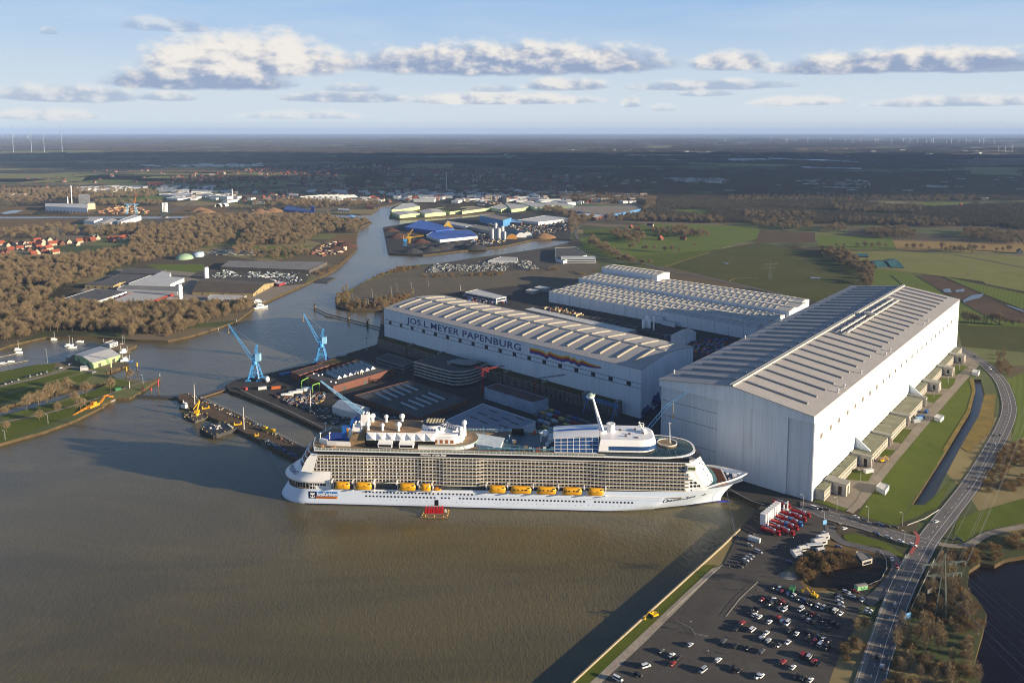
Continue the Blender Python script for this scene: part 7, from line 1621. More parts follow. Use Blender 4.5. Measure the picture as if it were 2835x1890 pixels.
for j, (k, x, y, yt, lb) in enumerate((('E', 872, 235, 75, 'at the hall corner by the truck yard'), ('E', 1105, 370, 250, 'on the road island by the car park'), ('E', 1240, 250, 105, 'beside the annex drive'), ('E', 1583, 340, 205, 'on the lawn edge by the junction'), ('E', 1953, 410, 270, 'where the lawn meets the junction'), ('E', 1975, 585, 465, 'on the red traffic island'), ('K', 830, 1460, 1345, 'on the annex lawn nearest the corner'), ('K', 1512, 680, 600, 'on the annex lawn in the middle'), ('K', 1645, 545, 455, 'on the annex lawn further along'), ('K', 1750, 420, 340, 'on the last annex lawn'),
        ('6', 1330, 680, 600, 'on the jetty of the lock island'), ('6', 447, 1050, 965, 'on the left river bank, right one'), ('6', 48, 1200, 1115, 'on the left river bank, left one'), ('6', 790, 890, 820, 'on the bank above the dredger'), ('3', 930, 1095, 1040, 'on the empty parking area, left'), ('3', 1110, 1090, 1010, 'on the empty parking area, second'), ('3', 1290, 1060, 990, 'on the empty parking area, third'), ('3', 1340, 1035, 960, 'on the empty parking area, fourth'), ('3', 1475, 1010, 950, 'on the empty parking area, fifth'), ('3', 1635, 985, 930, 'on the empty parking area, sixth'), ('3', 1075, 1160, 1100, 'on the empty parking area by the shrubs'), ('6', 440, 485, 360, 'tall, beside the marina trees'))):
    p = at(k, x, y); h_ = max(5, atY(k, x, yt, p.y).z - 2.5); o = empty('street_lamp', p, 0, 'thin grey street lamp ' + lb, 'street lamp', 'street lamps')
    b = MB(); b.lathe([(.22, 0), (.13, h_), (.01, h_)], (0, 0, 0), 6); b.tube((0, 0, h_), (-1.4, 0, h_ + .25), .1, 4); b.build('post', LP, o); b = MB(); b.b0(-2, -1.1, -.25, .25, h_ + .15, h_ + .4); b.build('lamp_head', SHW, o)
# ---------------------------------------------------------------- marina boats
for j, (x, y, rz, mast_, lb) in enumerate(((640, 325, .4, 13, 'white sailing yacht with blue cover in the marina, leftmost of the group'), (672, 345, .4, 13, 'white sailing yacht in the marina, next to the blue covered one'), (740, 292, .1, 0, 'white motor yacht without mast in the marina'), (500, 270, .2, 11, 'small reddish sailing boat at the marina bank'), (165, 365, .5, 12, 'sailing boat at the left marina jetty, left'), (175, 395, .5, 0, 'motor boat at the left marina jetty'), (645, 437, .3, 0, 'white motor boat beside the boat hall slip'), (960, 335, 1.2, 10, 'sailing boat behind the boat hall'), (1135, 322, 1.3, 12, 'sailing boat mast at the spit, left'), (1152, 322, 1.3, 12, 'sailing boat mast at the spit, right'), (30, 495, .2, 0, 'small white boat at the lower marina jetty, left'), (100, 480, .2, 0, 'small white boat at the lower marina jetty, right'))):
    o = empty('yacht', at('6', x, y, 0), rz, lb, 'yacht', 'marina boats'); boat_hull(11 if j < 3 else 8.5, 3.2, 1.2).build('hull', [SHW, mat('cover_blue') if j == 0 else DECK], o); b = MB(); b.b0(-2.6, 1.6, -1, 1, 1.2, 2.2); b.build('cabin', SHW, o)
    if mast_: b = MB(); b.tube((.8, 0, 1), (.8, 0, mast_), .12, 4); b.tube((.8, 0, 2.6), (-3.4, 0, 2.6), .16, 4); b.build('mast', SHW, o)
for j, (x, y, lb) in enumerate(((48, 1145, 'white motor yacht at the quay below the barn, upper'), (70, 1185, 'white motor yacht at the quay below the barn, lower'))):
    o = empty('yacht', at('3', x, y, 0), .6, lb, 'yacht'); boat_hull(24, 6.5, 2.6).build('hull', [SHW, DECK], o); b = MB(); b.b0(-6, 5, -2.2, 2.2, 2.6, 5.4); b.b0(-4, 2, -1.8, 1.8, 5.4, 7.4); b.build('cabin', SHW, o); b = MB(); b.b0(-5.5, 4.6, -2.24, -2.21, 3.6, 4.7); b.build('window', GLASS, o)
b = MB(); tag(slab('pontoon', '3 570,940 690,945 770,898 640,905', -.5, 1.2, BH), 'dark pontoon at the far quay corner', 'pontoon')
for j, (s, lb) in enumerate((('6 0,500 260,452 262,460 0,510', 'upper'), ('6 0,556 240,515 242,522 0,564', 'lower'), ('6 0,420 210,375 212,382 0,430', 'left'))): slab('jetty', s, .2, .8, CONCD, 'floating marina jetty, %s one' % lb, 'jetty')
for x, y, x2, y2, j in ((185, 1196, 285, 1165, 'lowest'), (215, 1168, 310, 1135, 'second'), (335, 1120, 415, 1088, 'third')):
    a, c = at('6', x, y, .2), at('6', x2, y2, .2); b = MB(); b.tube((0, 0, 0), c - a, .5, 6); tag(b.build('floating_boom', mat('boom_red', '#b0705a', .6, .15), None, a), 'reddish floating boom along the left bank, %s of three' % j, 'boom', 'floating booms')
# ---------------------------------------------------------------- trees: trunk with limbs, crown of many small twig sprays
def twig_mat(name, a, b_, c):
    m, n, bs = base(name); g = n.new('ShaderNodeNewGeometry').outputs['Position']
    f = n.noise(g, .045, 3, .6); f2 = n.noise(g, .6, 3, .7)
    n.put(bs.inputs['Base Color'], n.mix(n.rng(f2, .3, .7, 0, .6), n.mix(n.rng(f, .35, .65), lin(a), lin(b_)), lin(c))); bs.inputs['Roughness'].default_value = .9; bs.inputs['Specular IOR Level'].default_value = .05
    MATS[name] = m; return m
TWIG = twig_mat('bare_twigs', '#7c6c50', '#665843', '#968464'); TWIG2 = twig_mat('brown_scrub', '#7d6746', '#655339', '#957b50'); EVER = twig_mat('evergreen', '#2b3a20', '#35452a', '#3f4d2b'); FARW = twig_mat('far_wood', '#4e493b', '#3d3c33', '#5f5744'); BARK = mat('bark', '#5d5040', .95, .2, .5)
def crown_mesh(b, c, rx, rz, n_, size, rr, mi=0, shell=.45):
    for _ in range(n_):
        d = Vector((rr.gauss(0, 1), rr.gauss(0, 1), rr.gauss(0, 1))).normalized(); q = rr.random() ** shell
        lump = 1 + .22 * math.sin(d.x * 5 + c[0]) * math.cos(d.y * 4 + d.z * 3 + c[1])
        p = Vector((c[0] + d.x * rx * q * lump, c[1] + d.y * rx * q * lump, c[2] + d.z * rz * q * lump))
        o = (d + Vector((rr.gauss(0, .5), rr.gauss(0, .5), rr.gauss(.4, .5)))).normalized(); s_ = size * rr.uniform(.6, 1.3)
        w_ = o.cross(Vector((rr.gauss(0, 1), rr.gauss(0, 1), rr.gauss(0, 1)))).normalized() * s_ * .095
        b.add([p - w_, p + w_, p + o * s_ + w_ * .3, p + o * s_ - w_ * .3], [(0, 1, 2, 3)], mi)
def tree_meshes(kind, seed):
    rr = random.Random(seed); t = MB(); c = MB()
    if kind == 'tree':
        h_ = rr.uniform(12, 16); t.tube((0, 0, -.3), (0, 0, h_ * .45), .38, 6, 0, .25)
        for k in range(6): a = k * 1.05 + rr.random(); t.tube((0, 0, h_ * (.3 + .04 * k)), (math.cos(a) * h_ * .26, math.sin(a) * h_ * .26, h_ * rr.uniform(.6, .85)), .17, 4, 0, .05)
        for k in range(5): a = k * 1.26; crown_mesh(c, (math.cos(a) * 2.3, math.sin(a) * 2.3, h_ * rr.uniform(.55, .74)), rr.uniform(2.2, 3.3), rr.uniform(2.6, 3.6), 190, 1.2, rr)
        crown_mesh(c, (0, 0, h_ * .82), 2.6, 2.8, 170, 1.15, rr)
    elif kind == 'birch':
        h_ = rr.uniform(9, 12); t.tube((0, 0, -.3), (0, 0, h_ * .8), .2, 6, 0, .06)
        crown_mesh(c, (0, 0, h_ * .6), 1.7, h_ * .42, 520, 1.0, rr)
    elif kind == 'bush':
        for k in range(4): a = k * 1.57 + rr.random(); t.tube((0, 0, -.2), (math.cos(a) * .8, math.sin(a) * .8, 2.2), .09, 4)
        for k in range(4): a = k * 1.57; crown_mesh(c, (math.cos(a) * 1.1, math.sin(a) * 1.1, 1.8), 1.6, 1.7, 150, .9, rr)
    elif kind == 'fir':
        h_ = rr.uniform(11, 15); t.tube((0, 0, -.3), (0, 0, h_ * .9), .25, 5)
        for k in range(7): crown_mesh(c, (0, 0, 2 + k * h_ * .125), 2.8 * (1 - k / 7.6), 1.2, 55, 1.0, rr)
    elif kind == 'patch':
        for k in range(46): crown_mesh(c, (rr.uniform(-60, 60), rr.uniform(-40, 40), rr.uniform(5, 9)), rr.uniform(4, 8), rr.uniform(4, 7), 26, 4.2, rr)
    return t, c
def mesh_of(b, m):
    o = b.build('proto', m); me = o.data; bpy.data.objects.remove(o); return me
PROT = {}
for kd, ns, m in (('tree', 4, TWIG), ('birch', 2, TWIG), ('bush', 2, TWIG2), ('fir', 2, EVER), ('patch', 3, FARW)):
    for i in range(ns):
        t, c = tree_meshes(kd, i * 13 + len(kd)); PROT[(kd, i)] = (mesh_of(t, BARK) if t.v else None, mesh_of(c, m))
def scatter(name, label, pts, protos, cat=None):
    """One object of kind stuff: copies of the prototypes on the given points (x, y, z, scale, turn, which)."""
    me = bpy.data.meshes.new(name); me.from_pydata([p[:3] for p in pts], [], [])
    for nm, i, ty in (('sc', 3, 'FLOAT'), ('rt', 4, 'FLOAT'), ('pk', 5, 'INT')):
        me.attributes.new(nm, ty, 'POINT').data.foreach_set('value', [p[i] for p in pts])
    o = bpy.data.objects.new(name, me); C.objects.link(o)
    g = bpy.data.node_groups.new(name, 'GeometryNodeTree'); g.interface.new_socket('Geometry', in_out='INPUT', socket_type='NodeSocketGeometry'); g.interface.new_socket('Geometry', in_out='OUTPUT', socket_type='NodeSocketGeometry')
    N_ = g.nodes.new; gi, go, ip, jn = N_('NodeGroupInput'), N_('NodeGroupOutput'), N_('GeometryNodeInstanceOnPoints'), N_('GeometryNodeJoinGeometry')
    for k, ms in enumerate(reversed(protos)):
        po = bpy.data.objects.new(name + '_kind', ms); oi = N_('GeometryNodeObjectInfo'); oi.inputs['Object'].default_value = po; oi.inputs['As Instance'].default_value = True; g.links.new(oi.outputs['Geometry'], jn.inputs[0])
    def attr(nm, ty): a = N_('GeometryNodeInputNamedAttribute'); a.data_type = ty; a.inputs[0].default_value = nm; return [x for x in a.outputs if x.enabled][0]
    cx = N_('ShaderNodeCombineXYZ'); g.links.new(attr('rt', 'FLOAT'), cx.inputs[2])
    g.links.new(gi.outputs[0], ip.inputs['Points']); g.links.new(jn.outputs[0], ip.inputs['Instance']); ip.inputs['Pick Instance'].default_value = True
    g.links.new(attr('pk', 'INT'), ip.inputs['Instance Index']); g.links.new(attr('sc', 'FLOAT'), ip.inputs['Scale']); g.links.new(cx.outputs[0], ip.inputs['Rotation']); g.links.new(ip.outputs[0], go.inputs[0])
    o.modifiers.new('scatter', 'NODES').node_group = g
    return tag(o, label, cat, None, 'stuff')
rv = random.Random(99)
def fill(s, step, kinds, jit=.45, keep=1.):
    poly = line(s); x0, x1, y0, y1 = min(p.x for p in poly), max(p.x for p in poly), min(p.y for p in poly), max(p.y for p in poly); out = []
    for i in range(int((x1 - x0) / step) + 1):
        for j in range(int((y1 - y0) / step) + 1):
            x, y = x0 + (i + rv.uniform(-jit, jit) + .5) * step, y0 + (j + rv.uniform(-jit, jit) + .5) * step
            if rv.random() < keep and pip((x, y), poly) and not any(pip((x, y), w_) for w_ in WATER): out.append((x, y, rv.choice(kinds)))
    return out
TT, TF = [('tree', i) for i in range(4)], [('tree', 0), ('tree', 1), ('tree', 2), ('tree', 3)] * 4 + [('fir', 0), ('fir', 1), ('bush', 0)]
BB, TB = [('bush', 0), ('bush', 1)], [('bush', 0), ('bush', 1), ('birch', 0), ('birch', 1)]
NEAR = []
for s, st, kd, ar, kp in [("H 640,960 900,480 960,380 1240,660 1390,890 1350,1060 1300,1270 1270,1400 1350,1640 420,1640 520,1250", 5.2, TB, 'in the scrub strip between road and dark lake', .75),
    ("H 990,310 1250,275 1450,330 1340,380 1240,450 1010,380", 5, BB, 'on the bank above the dark lake', .9), ("H 1350,240 1560,200 1790,90 1790,300 1600,330 1500,385", 6, BB, 'on the bank above the dark lake', .9),
    ("E 800,800 1000,720 1400,740 1470,850 1150,905 1000,945 910,1030 830,960", 3.6, BB, 'on the near side of the small pond', .9), ("E 1600,890 1740,810 1770,920 1680,1020", 4, BB, 'on the right side of the small pond', .8),
    ("G 1390,760 1460,740 1400,1000 1260,1380 1100,1360 1080,1200 1240,850", 4.6, [('birch', 0), ('birch', 1), ('bush', 0)], 'in the strip between car park and road', .8), ("6 250,300 430,270 600,350 560,455 330,485 240,400", 7, TT + BB, 'on the marina island', .85),
    ("K 2090,260 2240,390 2200,470 2100,450", 6, BB + [('birch', 0)], 'at the far road bend', .8), ("K 2120,1200 2350,1060 2350,1568 1930,1568 2060,1320", 5.5, BB, 'on the bank beside the main road', .6), ("6 1130,215 1240,215 1250,290 1130,290", 8, TT, 'on the marina spit', .9)]:
    NEAR += [(x, y, k, ar) for x, y, k in fill(s, st, kd, keep=kp)]
for k, s, ar in (('6', '650,780 470,830 280,910 530,800 250,930 50,970 700,870 800,790 750,930 540,950 620,720 420,860 1210,640 1030,750 370,1020 60,1130 360,890 440,850', 'on the grassy left bank'), ('4', '1490,975 1530,975 1610,985 1640,985 1720,990 1815,1000 1880,1005 1945,1005 2095,960', 'in the meadow tree row'), ('5', '605,615 675,615 800,620 870,620 935,625 1000,625 1065,625 1260,640 1325,640 1393,640 1465,645 1970,650 2095,660 2150,655 2210,660', 'along the far field road'), ('5', '1800,1320 1830,1330 1860,1325 1890,1325 1920,1330 2050,1330 2120,1340 2180,1340 2240,1350 2310,1355', 'in the row behind the great hall')):
    for q in s.split(): x, y = q.split(','); p = at(k, float(x), float(y)); NEAR.append((p.x, p.y, rv.choice(TT), ar))
for x in (1975, 2003): p = at('5', x, 1335); NEAR.append((p.x, p.y, ('fir', 0), 'in the row behind the great hall'))
MID = []
for s, st, kd, kp in [("2 -100,1500 100,1490 430,1397 900,1407 1560,1447 1760,1387 1950,1322 2340,1195 2330,1165 1900,1168 900,1172 560,1165 400,1195 -100,1210", 7.5, TF, .95),
    ("2 -200,1210 330,1165 470,1095 560,1000 780,925 950,900 1100,818 1340,768 1290,640 900,690 560,745 200,740 -200,700", 9, TF, .9), ("2 1200,612 1300,480 1600,425 1880,340 2350,340 2350,470 2150,482 2190,555 1950,622 1650,692 1340,772", 10, TF, .9),
    ("3 0,336 700,345 830,400 830,480 620,500 480,590 300,602 0,607", 10, TF, .92), ("3 820,392 1090,385 985,440 958,490 860,490", 10, TF, .9), ("2 760,455 1200,425 1690,435 1690,500 1350,490 1000,520 800,520", 11, TF + [('fir', 0)] * 6, .8),
    ("2 0,470 700,430 760,520 400,545 0,540", 14, BB + TT, .6), ("3 762,1092 870,1000 920,1030 870,1112 1000,1152 1220,1102 1400,1072 1500,1062 1215,1195 900,1195 778,1162", 6.5, BB + [('birch', 0)], .9), ("3 1003,945 1200,856 1370,803 1560,802 1400,850 1200,885 1010,965", 8, BB, .8),
    ("5 440,640 650,665 950,835 940,975 810,978 860,880 700,795 500,705", 8, TT + BB, .9), ("4 930,690 1170,690 1010,760 955,850 920,780", 12, TT, .9), ("4 1130,880 1330,1000 1540,1095 1690,1130 1500,1115 1270,1015 1100,925", 9, TT + BB, .9),
    ("4 1270,825 1500,835 1680,855 1560,925 1400,905", 13, TT, .8), ("4 1700,795 2000,785 2250,855 2100,872 1900,865 1700,845", 14, TT, .8), ("4 650,600 820,610 1000,650 950,680 700,640", 13, TT, .9), ("4 830,480 1100,470 1650,500 1640,540 1100,545 900,520", 16, TT, .9), ("4 1640,500 1740,510 1720,600 1620,620", 13, TT, .8),
    ("5 850,505 1000,462 1200,440 1340,500 1320,550 1000,542", 14, TT, .95), ("5 430,482 680,422 700,482 450,492", 15, TT, .9), ("5 1740,525 1800,472 2360,502 2360,612 2000,582", 16, TT, .9), ("5 -400,150 1180,160 1240,195 -400,205", 22, TT, .9), ("5 550,245 1400,252 1390,312 600,292", 19, TT, .9),
    ("5 600,362 1400,372 1750,402 1700,450 1200,425 640,402", 18, TT, .7), ("5 1200,172 1900,152 1880,202 1250,205", 22, TT, .9), ("5 -250,300 420,330 420,380 160,385 -250,360", 18, TT, .85), ("5 -200,420 0,380 150,380 400,420 390,460 100,460", 17, TT, .6), ("5 1570,640 1900,640 1890,672 1620,672", 14, TT + [('fir', 0)] * 3, .8),
    ("4 1250,670 1500,660 1900,690 2350,690 2350,740 1900,725 1300,720", 17, TT, .75), ("1 0,1240 700,1230 1020,1250 1000,1290 400,1300 0,1310", 22, TT, .8), ("2 -100,150 400,160 480,200 -100,230", 22, TT, .8), ("2 870,200 1500,205 1500,232 900,235", 18, TT, .7), ("3 0,200 500,190 800,205 1180,210 1180,232 600,262 0,240", 15, TT, .75),
    ("3 -60,480 60,560 -40,700 -200,700", 12, TT, .8), ("3 0,640 420,645 560,690 330,745 0,740", 12, BB + TT, .5), ("3 560,860 780,800 900,700 930,700 790,830 640,890", 8, BB, .8), ("4 670,1150 850,1150 1090,1250 1100,1180 1230,1150 1220,1200 900,1180 500,1180", 10, BB, .6), ("3 1560,880 1900,870 2350,850 2350,890 1600,900", 9, BB, .7)]:
    MID += fill(s, st, kd, keep=kp)
GREENS = [line("2 110,1032 130,985 480,970 430,1035"), line("2 0,940 20,1000 480,960 560,1000 420,1060 100,1060")]
MID = [q for q in MID if not pip(q, GREENS[0])]
KN = {'tree': ('bare_tree', 'bare brown broad crowned tree ', 'tree'), 'birch': ('bare_birch', 'slim bare upright tree ', 'tree'), 'bush': ('bare_bush', 'low bare brown bush ', 'bush'), 'fir': ('conifer', 'dark green conifer ', 'tree')}
seen = lambda x, y: abs(x) < y * .72 + 25 and y > 300
allt = sorted([q for q in NEAR if seen(q[0], q[1])] + [(x, y, k, 'at the near edge of the riverside wood') for x, y, k in MID if y < 1040 and seen(x, y)], key=lambda q: math.hypot(q[0], q[1]))
per = {}; left = []; protos = {}
for x, y, k, ar in allt:
    cap_ = 290
    if per.get(k[0], 0) >= cap_ or sum(per.values()) >= 640: left.append((x, y, k)); continue
    per[k[0]] = per.get(k[0], 0) + 1
    if k not in protos:
        r = protos[k] = empty(KN[k[0]][0]); 
        for nm, me in (('trunk', PROT[k][0]), ('crown', PROT[k][1])):
            c = bpy.data.objects.new(nm, me); C.objects.link(c); c.parent = r
        t = r
    else: t = copy_tree(protos[k])
    t.location = (x, y, GZ - .1); s_ = rv.uniform(.65, 1.3); t.scale = (s_, s_, s_ * rv.uniform(.9, 1.1)); t.rotation_euler = (0, 0, rv.random() * 6.3)
    tag(t, KN[k[0]][1] + ar, KN[k[0]][2], {'tree': 'bare trees ', 'birch': 'slim bare trees ', 'bush': 'bare bushes ', 'fir': 'conifers '}[k[0]] + ar)
keys = [k for k in PROT if k[0] != 'patch']
ms = []
for k in keys:
    b = MB()
    for me, mi in ((PROT[k][0], 0), (PROT[k][1], 1)):
        b.add([v.co for v in me.vertices], [tuple(p.vertices) for p in me.polygons], mi)
    o = b.build('proto', [BARK, PROT[k][1].materials[0]]); ms.append(o.data); bpy.data.objects.remove(o)
rest = left + [q for q in MID if not (q[1] < 1040 and seen(q[0], q[1]))]
scatter('woods', 'bare brown woods on both banks and along the meadows', [(q[0], q[1], GZ - .1, rv.uniform(.65, 1.28) * (1.12 if q[1] > 1800 else 1), rv.random() * 6.3, keys.index(q[2])) for q in rest], ms)
# reeds and rough grass tufts by the ditch and lake
# far woods: clumps of crowns, thinned by fields and works
CLEAR = [line("D 885,440 1480,465 1500,500 1330,560 900,600 870,520"), line("D 60,430 560,430 560,515 60,530"), line("D 560,425 900,430 900,480 560,480"), line("D 0,470 250,470 250,560 0,600"), line("D 1300,505 2352,520 2352,800 1300,660"), line("D 780,560 1600,560 1900,720 800,760"), line("D 0,520 860,500 800,1000 0,1000"), line("D 860,380 1420,400 1300,440 880,440")] + FIELDS + [RIVER]
fw = []; nz = lambda x, y: math.sin(x * .0021 + 1.3 * math.sin(y * .0013)) + math.sin(y * .0031 + x * .0007) + .8 * math.sin(x * .0047 - y * .0052)
for _ in range(17000):
    px, py = rv.uniform(-60, 2420), 322 + 205 * rv.random() ** 1.35
    p = at('D', px, py); v = nz(p.x, p.y) if p.y < 4500 else .6 * nz(p.x, p.y) + 1.1 * math.sin(p.y * .0042 + 1.5 * math.sin(p.x * .0006) + p.x * .0003)
    pr_ = .5 if py < 343 else .9 if py < 385 else .8 if px > 800 and py < 460 else .4 if px < 800 else .5
    if v < (-.9 if pr_ > .8 else -1.6 if pr_ > .7 else .75 if pr_ < .45 else .15): continue
    if any(pip(p, c_) for c_ in CLEAR): continue
    fw.append((p.x, p.y, GZ - 1, max(.75, min(3.2, p.y / 6500)) * rv.uniform(.8, 1.25), rv.uniform(-.4, .4), rv.randrange(3)))
scatter('woods', 'far dark woods and tree belts reaching to the horizon', fw, [PROT[('patch', i)][1] for i in range(3)])
# the town: roofs among the trees
def town_mesh(w_, r_, L_, W_, h_, rise):
    b = MB(); b.b0(-L_ / 2, L_ / 2, -W_ / 2, W_ / 2, 0, h_); b.add([(-L_ / 2, -W_ / 2, h_), (L_ / 2, -W_ / 2, h_), (L_ / 2, 0, h_ + rise), (-L_ / 2, 0, h_ + rise), (-L_ / 2, W_ / 2, h_), (L_ / 2, W_ / 2, h_)], [(0, 1, 2, 3), (3, 2, 5, 4), (0, 3, 4), (1, 5, 2)], 1); return mesh_of(b, [w_, r_])
TWL = mat('town_wall', '#8d8478', .8, .2, .02); tm = [town_mesh(TWL, ROOFS['tile'], 14, 10, 5, 5), town_mesh(BRICK, ROOFS['slate'], 14, 10, 5, 5), town_mesh(CON, ROOFS['pale'], 34, 18, 8, .5), town_mesh(BRICK, T2, 15, 10, 5, 5), town_mesh(CON, ROOFS['pale'], 70, 26, 9, .6), town_mesh(TWL, ROOFS['grey'], 24, 14, 13, .5)]
tw = []
for s, n_, wts in (("D 380,405 620,385 900,380 1200,395 1520,415 1480,445 1350,452 1100,450 930,470 700,455 560,450 420,430", 800, (0, 0, 1, 1, 1, 1, 1, 0, 3, 5)), ("D 890,440 1200,440 1480,450 1490,465 1300,470 900,462", 240, (2, 2, 2, 4, 5, 0, 3)), ("D 370,430 540,430 540,465 370,455", 70, (2, 4, 1, 2, 5)), ("D 600,385 1000,385 1000,400 600,400", 90, (0, 3, 1, 1)), ("D 560,440 900,440 900,465 560,470", 90, (0, 3, 2, 1)),
                   ("J 1330,300 1640,300 1640,338 1400,335", 130, (0, 1, 2, 5, 3)), ("J 720,290 990,292 990,312 850,312", 60, (2, 4, 4, 5)), ("J 1870,320 2000,322 1990,338 1870,336", 30, (2, 0)), ("J 1020,198 1190,200 1190,210 1030,208", 40, (4, 4, 2)), ("I 0,370 190,372 190,390 0,390", 12, (1, 5)), ("I 350,340 660,335 640,352 350,355", 30, (4, 2)), ("I 680,318 760,318 760,328 680,328", 40, (3, 0)), ("I 640,232 1220,228 1220,238 640,240", 60, (2, 4)), ("D 0,410 380,380 400,420 0,440", 30, (0, 1)), ("J 0,150 2300,160 2300,200 0,200", 60, (4, 2)), ("I 400,180 510,182 510,186 400,186", 14, (4,)), ("D 1500,440 2350,400 2350,460 1600,470", 40, (1, 2, 0))):
    poly = line(s); x0, x1, y0, y1 = min(p.x for p in poly), max(p.x for p in poly), min(p.y for p in poly), max(p.y for p in poly); k = g_ = 0
    while k < n_ and g_ < n_ * 30:
        g_ += 1; x, y = rv.uniform(x0, x1), rv.uniform(y0, y1)
        if pip((x, y), poly) and not pip((x, y), RIVER): tw.append((x, y, GZ, rv.uniform(.8, 1.3), rv.choice((0, 1.57)) + rv.uniform(-.5, .5), rv.choice(wts))); k += 1
scatter('town', 'houses and halls of the town among the far trees', tw, tm)
for s, lb in (("J 1190,192 1400,198 1620,210 1622,213 1380,204 1190,195", 0), ("J 1340,231 1610,238 1615,242 1345,236", 1), ("J 1320,340 1480,350 1480,358 1322,350", 2), ("J 540,182 640,184 640,187 540,186", 3)):
    patch('glasshouse_roofs', s, mat('glasshouse', '#a9bccb', .3, .1, .01), 6)
bld('tower_block', 'pale multi storey block standing alone in the dark town', '4 880,288 915,292 920,280 890,278', 40, 'grey', 'grey', 0, win=8)
# ---------------------------------------------------------------- cars
TYRE = mat('tyre', '#1d1d1d', .9, .1, 1); CG = mat('car_glass', '#161c22', .06, .05, 1, spec=.8)
PAINT = {'white': '#d8d9d8', 'silver': '#a3a9af', 'black': '#141517', 'grey': '#4b4e52', 'red': '#8e1a1f', 'blue': '#23407a', 'brown': '#4d3a30'}
def car_proto(kind, col):
    o = empty('parked_car'); m = mat('paint_' + col, PAINT[col], .3, .03, .5, spec=.6)
    L_, W_, h0, h1 = {'car': (4.3, 1.76, .86, 1.46), 'estate': (4.6, 1.8, .9, 1.5), 'van': (5.1, 1.95, 1.1, 2.05)}[kind]
    pr_ = {'car': [(-.5, .35), (-.5, .78), (-.46, .9), (-.34, .95), (.18, .9), (.44, .78), (.5, .6), (.5, .35)], 'estate': [(-.5, .35), (-.5, .9), (-.47, .96), (.2, .94), (.45, .8), (.5, .6), (.5, .35)], 'van': [(-.5, .4), (-.5, 1.1), (-.48, 1.2), (.3, 1.2), (.46, .95), (.5, .7), (.5, .4)]}[kind]
    b = MB(); k = len(pr_); y = W_ / 2
    rows = [[(x * L_, s * y * w_, z) for x, z in pr_] for s, w_ in ((-1, .94), (-1, 1.), (1, 1.), (1, .94))]
    for r_, dz in ((0, -.02), (3, -.02)): rows[r_] = [(x, yy, z + dz) for x, yy, z in rows[r_]]
    b.grid(rows, flip=True, smooth=True); b.add(rows[0], [tuple(range(k))]); b.add(rows[3], [tuple(reversed(range(k)))])
    c0, c1, t0, t1 = {'car': (-.42, .2, -.30, .04), 'estate': (-.49, .22, -.44, .06), 'van': (-.495, .36, -.47, .2)}[kind]
    zb = pr_[2][1] - .05
    b.add([(t0 * L_, -y * .74, h1), (t1 * L_, -y * .74, h1), (t1 * L_, y * .74, h1), (t0 * L_, y * .74, h1), (t0 * L_, -y * .78, h1 - .09), (t1 * L_, -y * .78, h1 - .09), (t1 * L_, y * .78, h1 - .09), (t0 * L_, y * .78, h1 - .09)], [(0, 1, 2, 3), (0, 4, 5, 1), (1, 5, 6, 2), (2, 6, 7, 3), (3, 7, 4, 0)])
    b.build('body', m, o)
    b = MB(); b.add([(c0 * L_, -y * .93, zb), (c1 * L_, -y * .93, zb), (c1 * L_, y * .93, zb), (c0 * L_, y * .93, zb), (t0 * L_ - .02, -y * .77, h1 - .06), (t1 * L_ + .02, -y * .77, h1 - .06), (t1 * L_ + .02, y * .77, h1 - .06), (t0 * L_ - .02, y * .77, h1 - .06)], [(0, 1, 5, 4), (1, 2, 6, 5), (2, 3, 7, 6), (3, 0, 4, 7)]); b.build('window', CG, o)
    for sx in (-.31, .31):
        for s in (-1, 1): w_ = MB(); w_.tube((sx * L_, s * (y - .2), .32), (sx * L_, s * (y + .02), .32), .32, 10); w_.build('wheel', TYRE, o)
    for s in (-1, 1): w_ = MB(); w_.b0(L_ * .485, L_ * .503, s * y * .65 - .18, s * y * .65 + .18, .6, .76); w_.build('headlight', SHW, o)
    return o
CD = {'w': 'white', 's': 'silver', 'k': 'black', 'g': 'grey', 'r': 'red', 'b': 'blue', 'n': 'brown'}
LOTC = [('G', '200,325,k 262,345,s 312,380,r 385,405,b 452,430,w 135,460,k 193,480,w 45,485,r 150,540,g 240,500,k 303,525,r 275,595,g 332,620,w 378,558,k 525,470,g 575,490,b 640,515,k 690,540,k 775,562,w 842,590,s 925,610,k 550,615,wv 630,650,k 698,680,r 568,715,g 648,750,s 712,775,k 775,715,g 838,755,k 895,760,k 968,790,k 1030,825,k 880,840,k 915,870,k 995,635,wv 1065,670,w 10,710,w 140,778,w 250,720,r 315,768,w 375,795,wv 100,925,w 42,985,s 125,1020,s 400,890,k 497,930,w 260,1085,g 380,1045,w 612,890,k 665,925,k 630,990,k 765,970,g 838,1000,s 715,1040,r 805,1075,wv 910,1025,k 885,1110,nv 40,1160,g 580,1210,rv 658,1235,sv 720,1295,r 785,1325,k 318,1300,r 447,1370,w 505,1490,k 575,1510,k 675,1535,w 35,1480,w'),
        ('F', '1460,1075,s 1085,1155,g 1310,1250,k 1235,1320,r 1630,1410,sv 1825,1275,w 2020,1375,k 2095,1415,k 2270,880,wv 2070,870,k 2140,790,r 1895,1030,g 2055,1090,k 2210,1115,k 2295,685,w 2340,1490,s'), ('E', '345,1325,k 385,1345,k 300,1365,k 185,1520,k 215,1480,r 390,1410,w')]
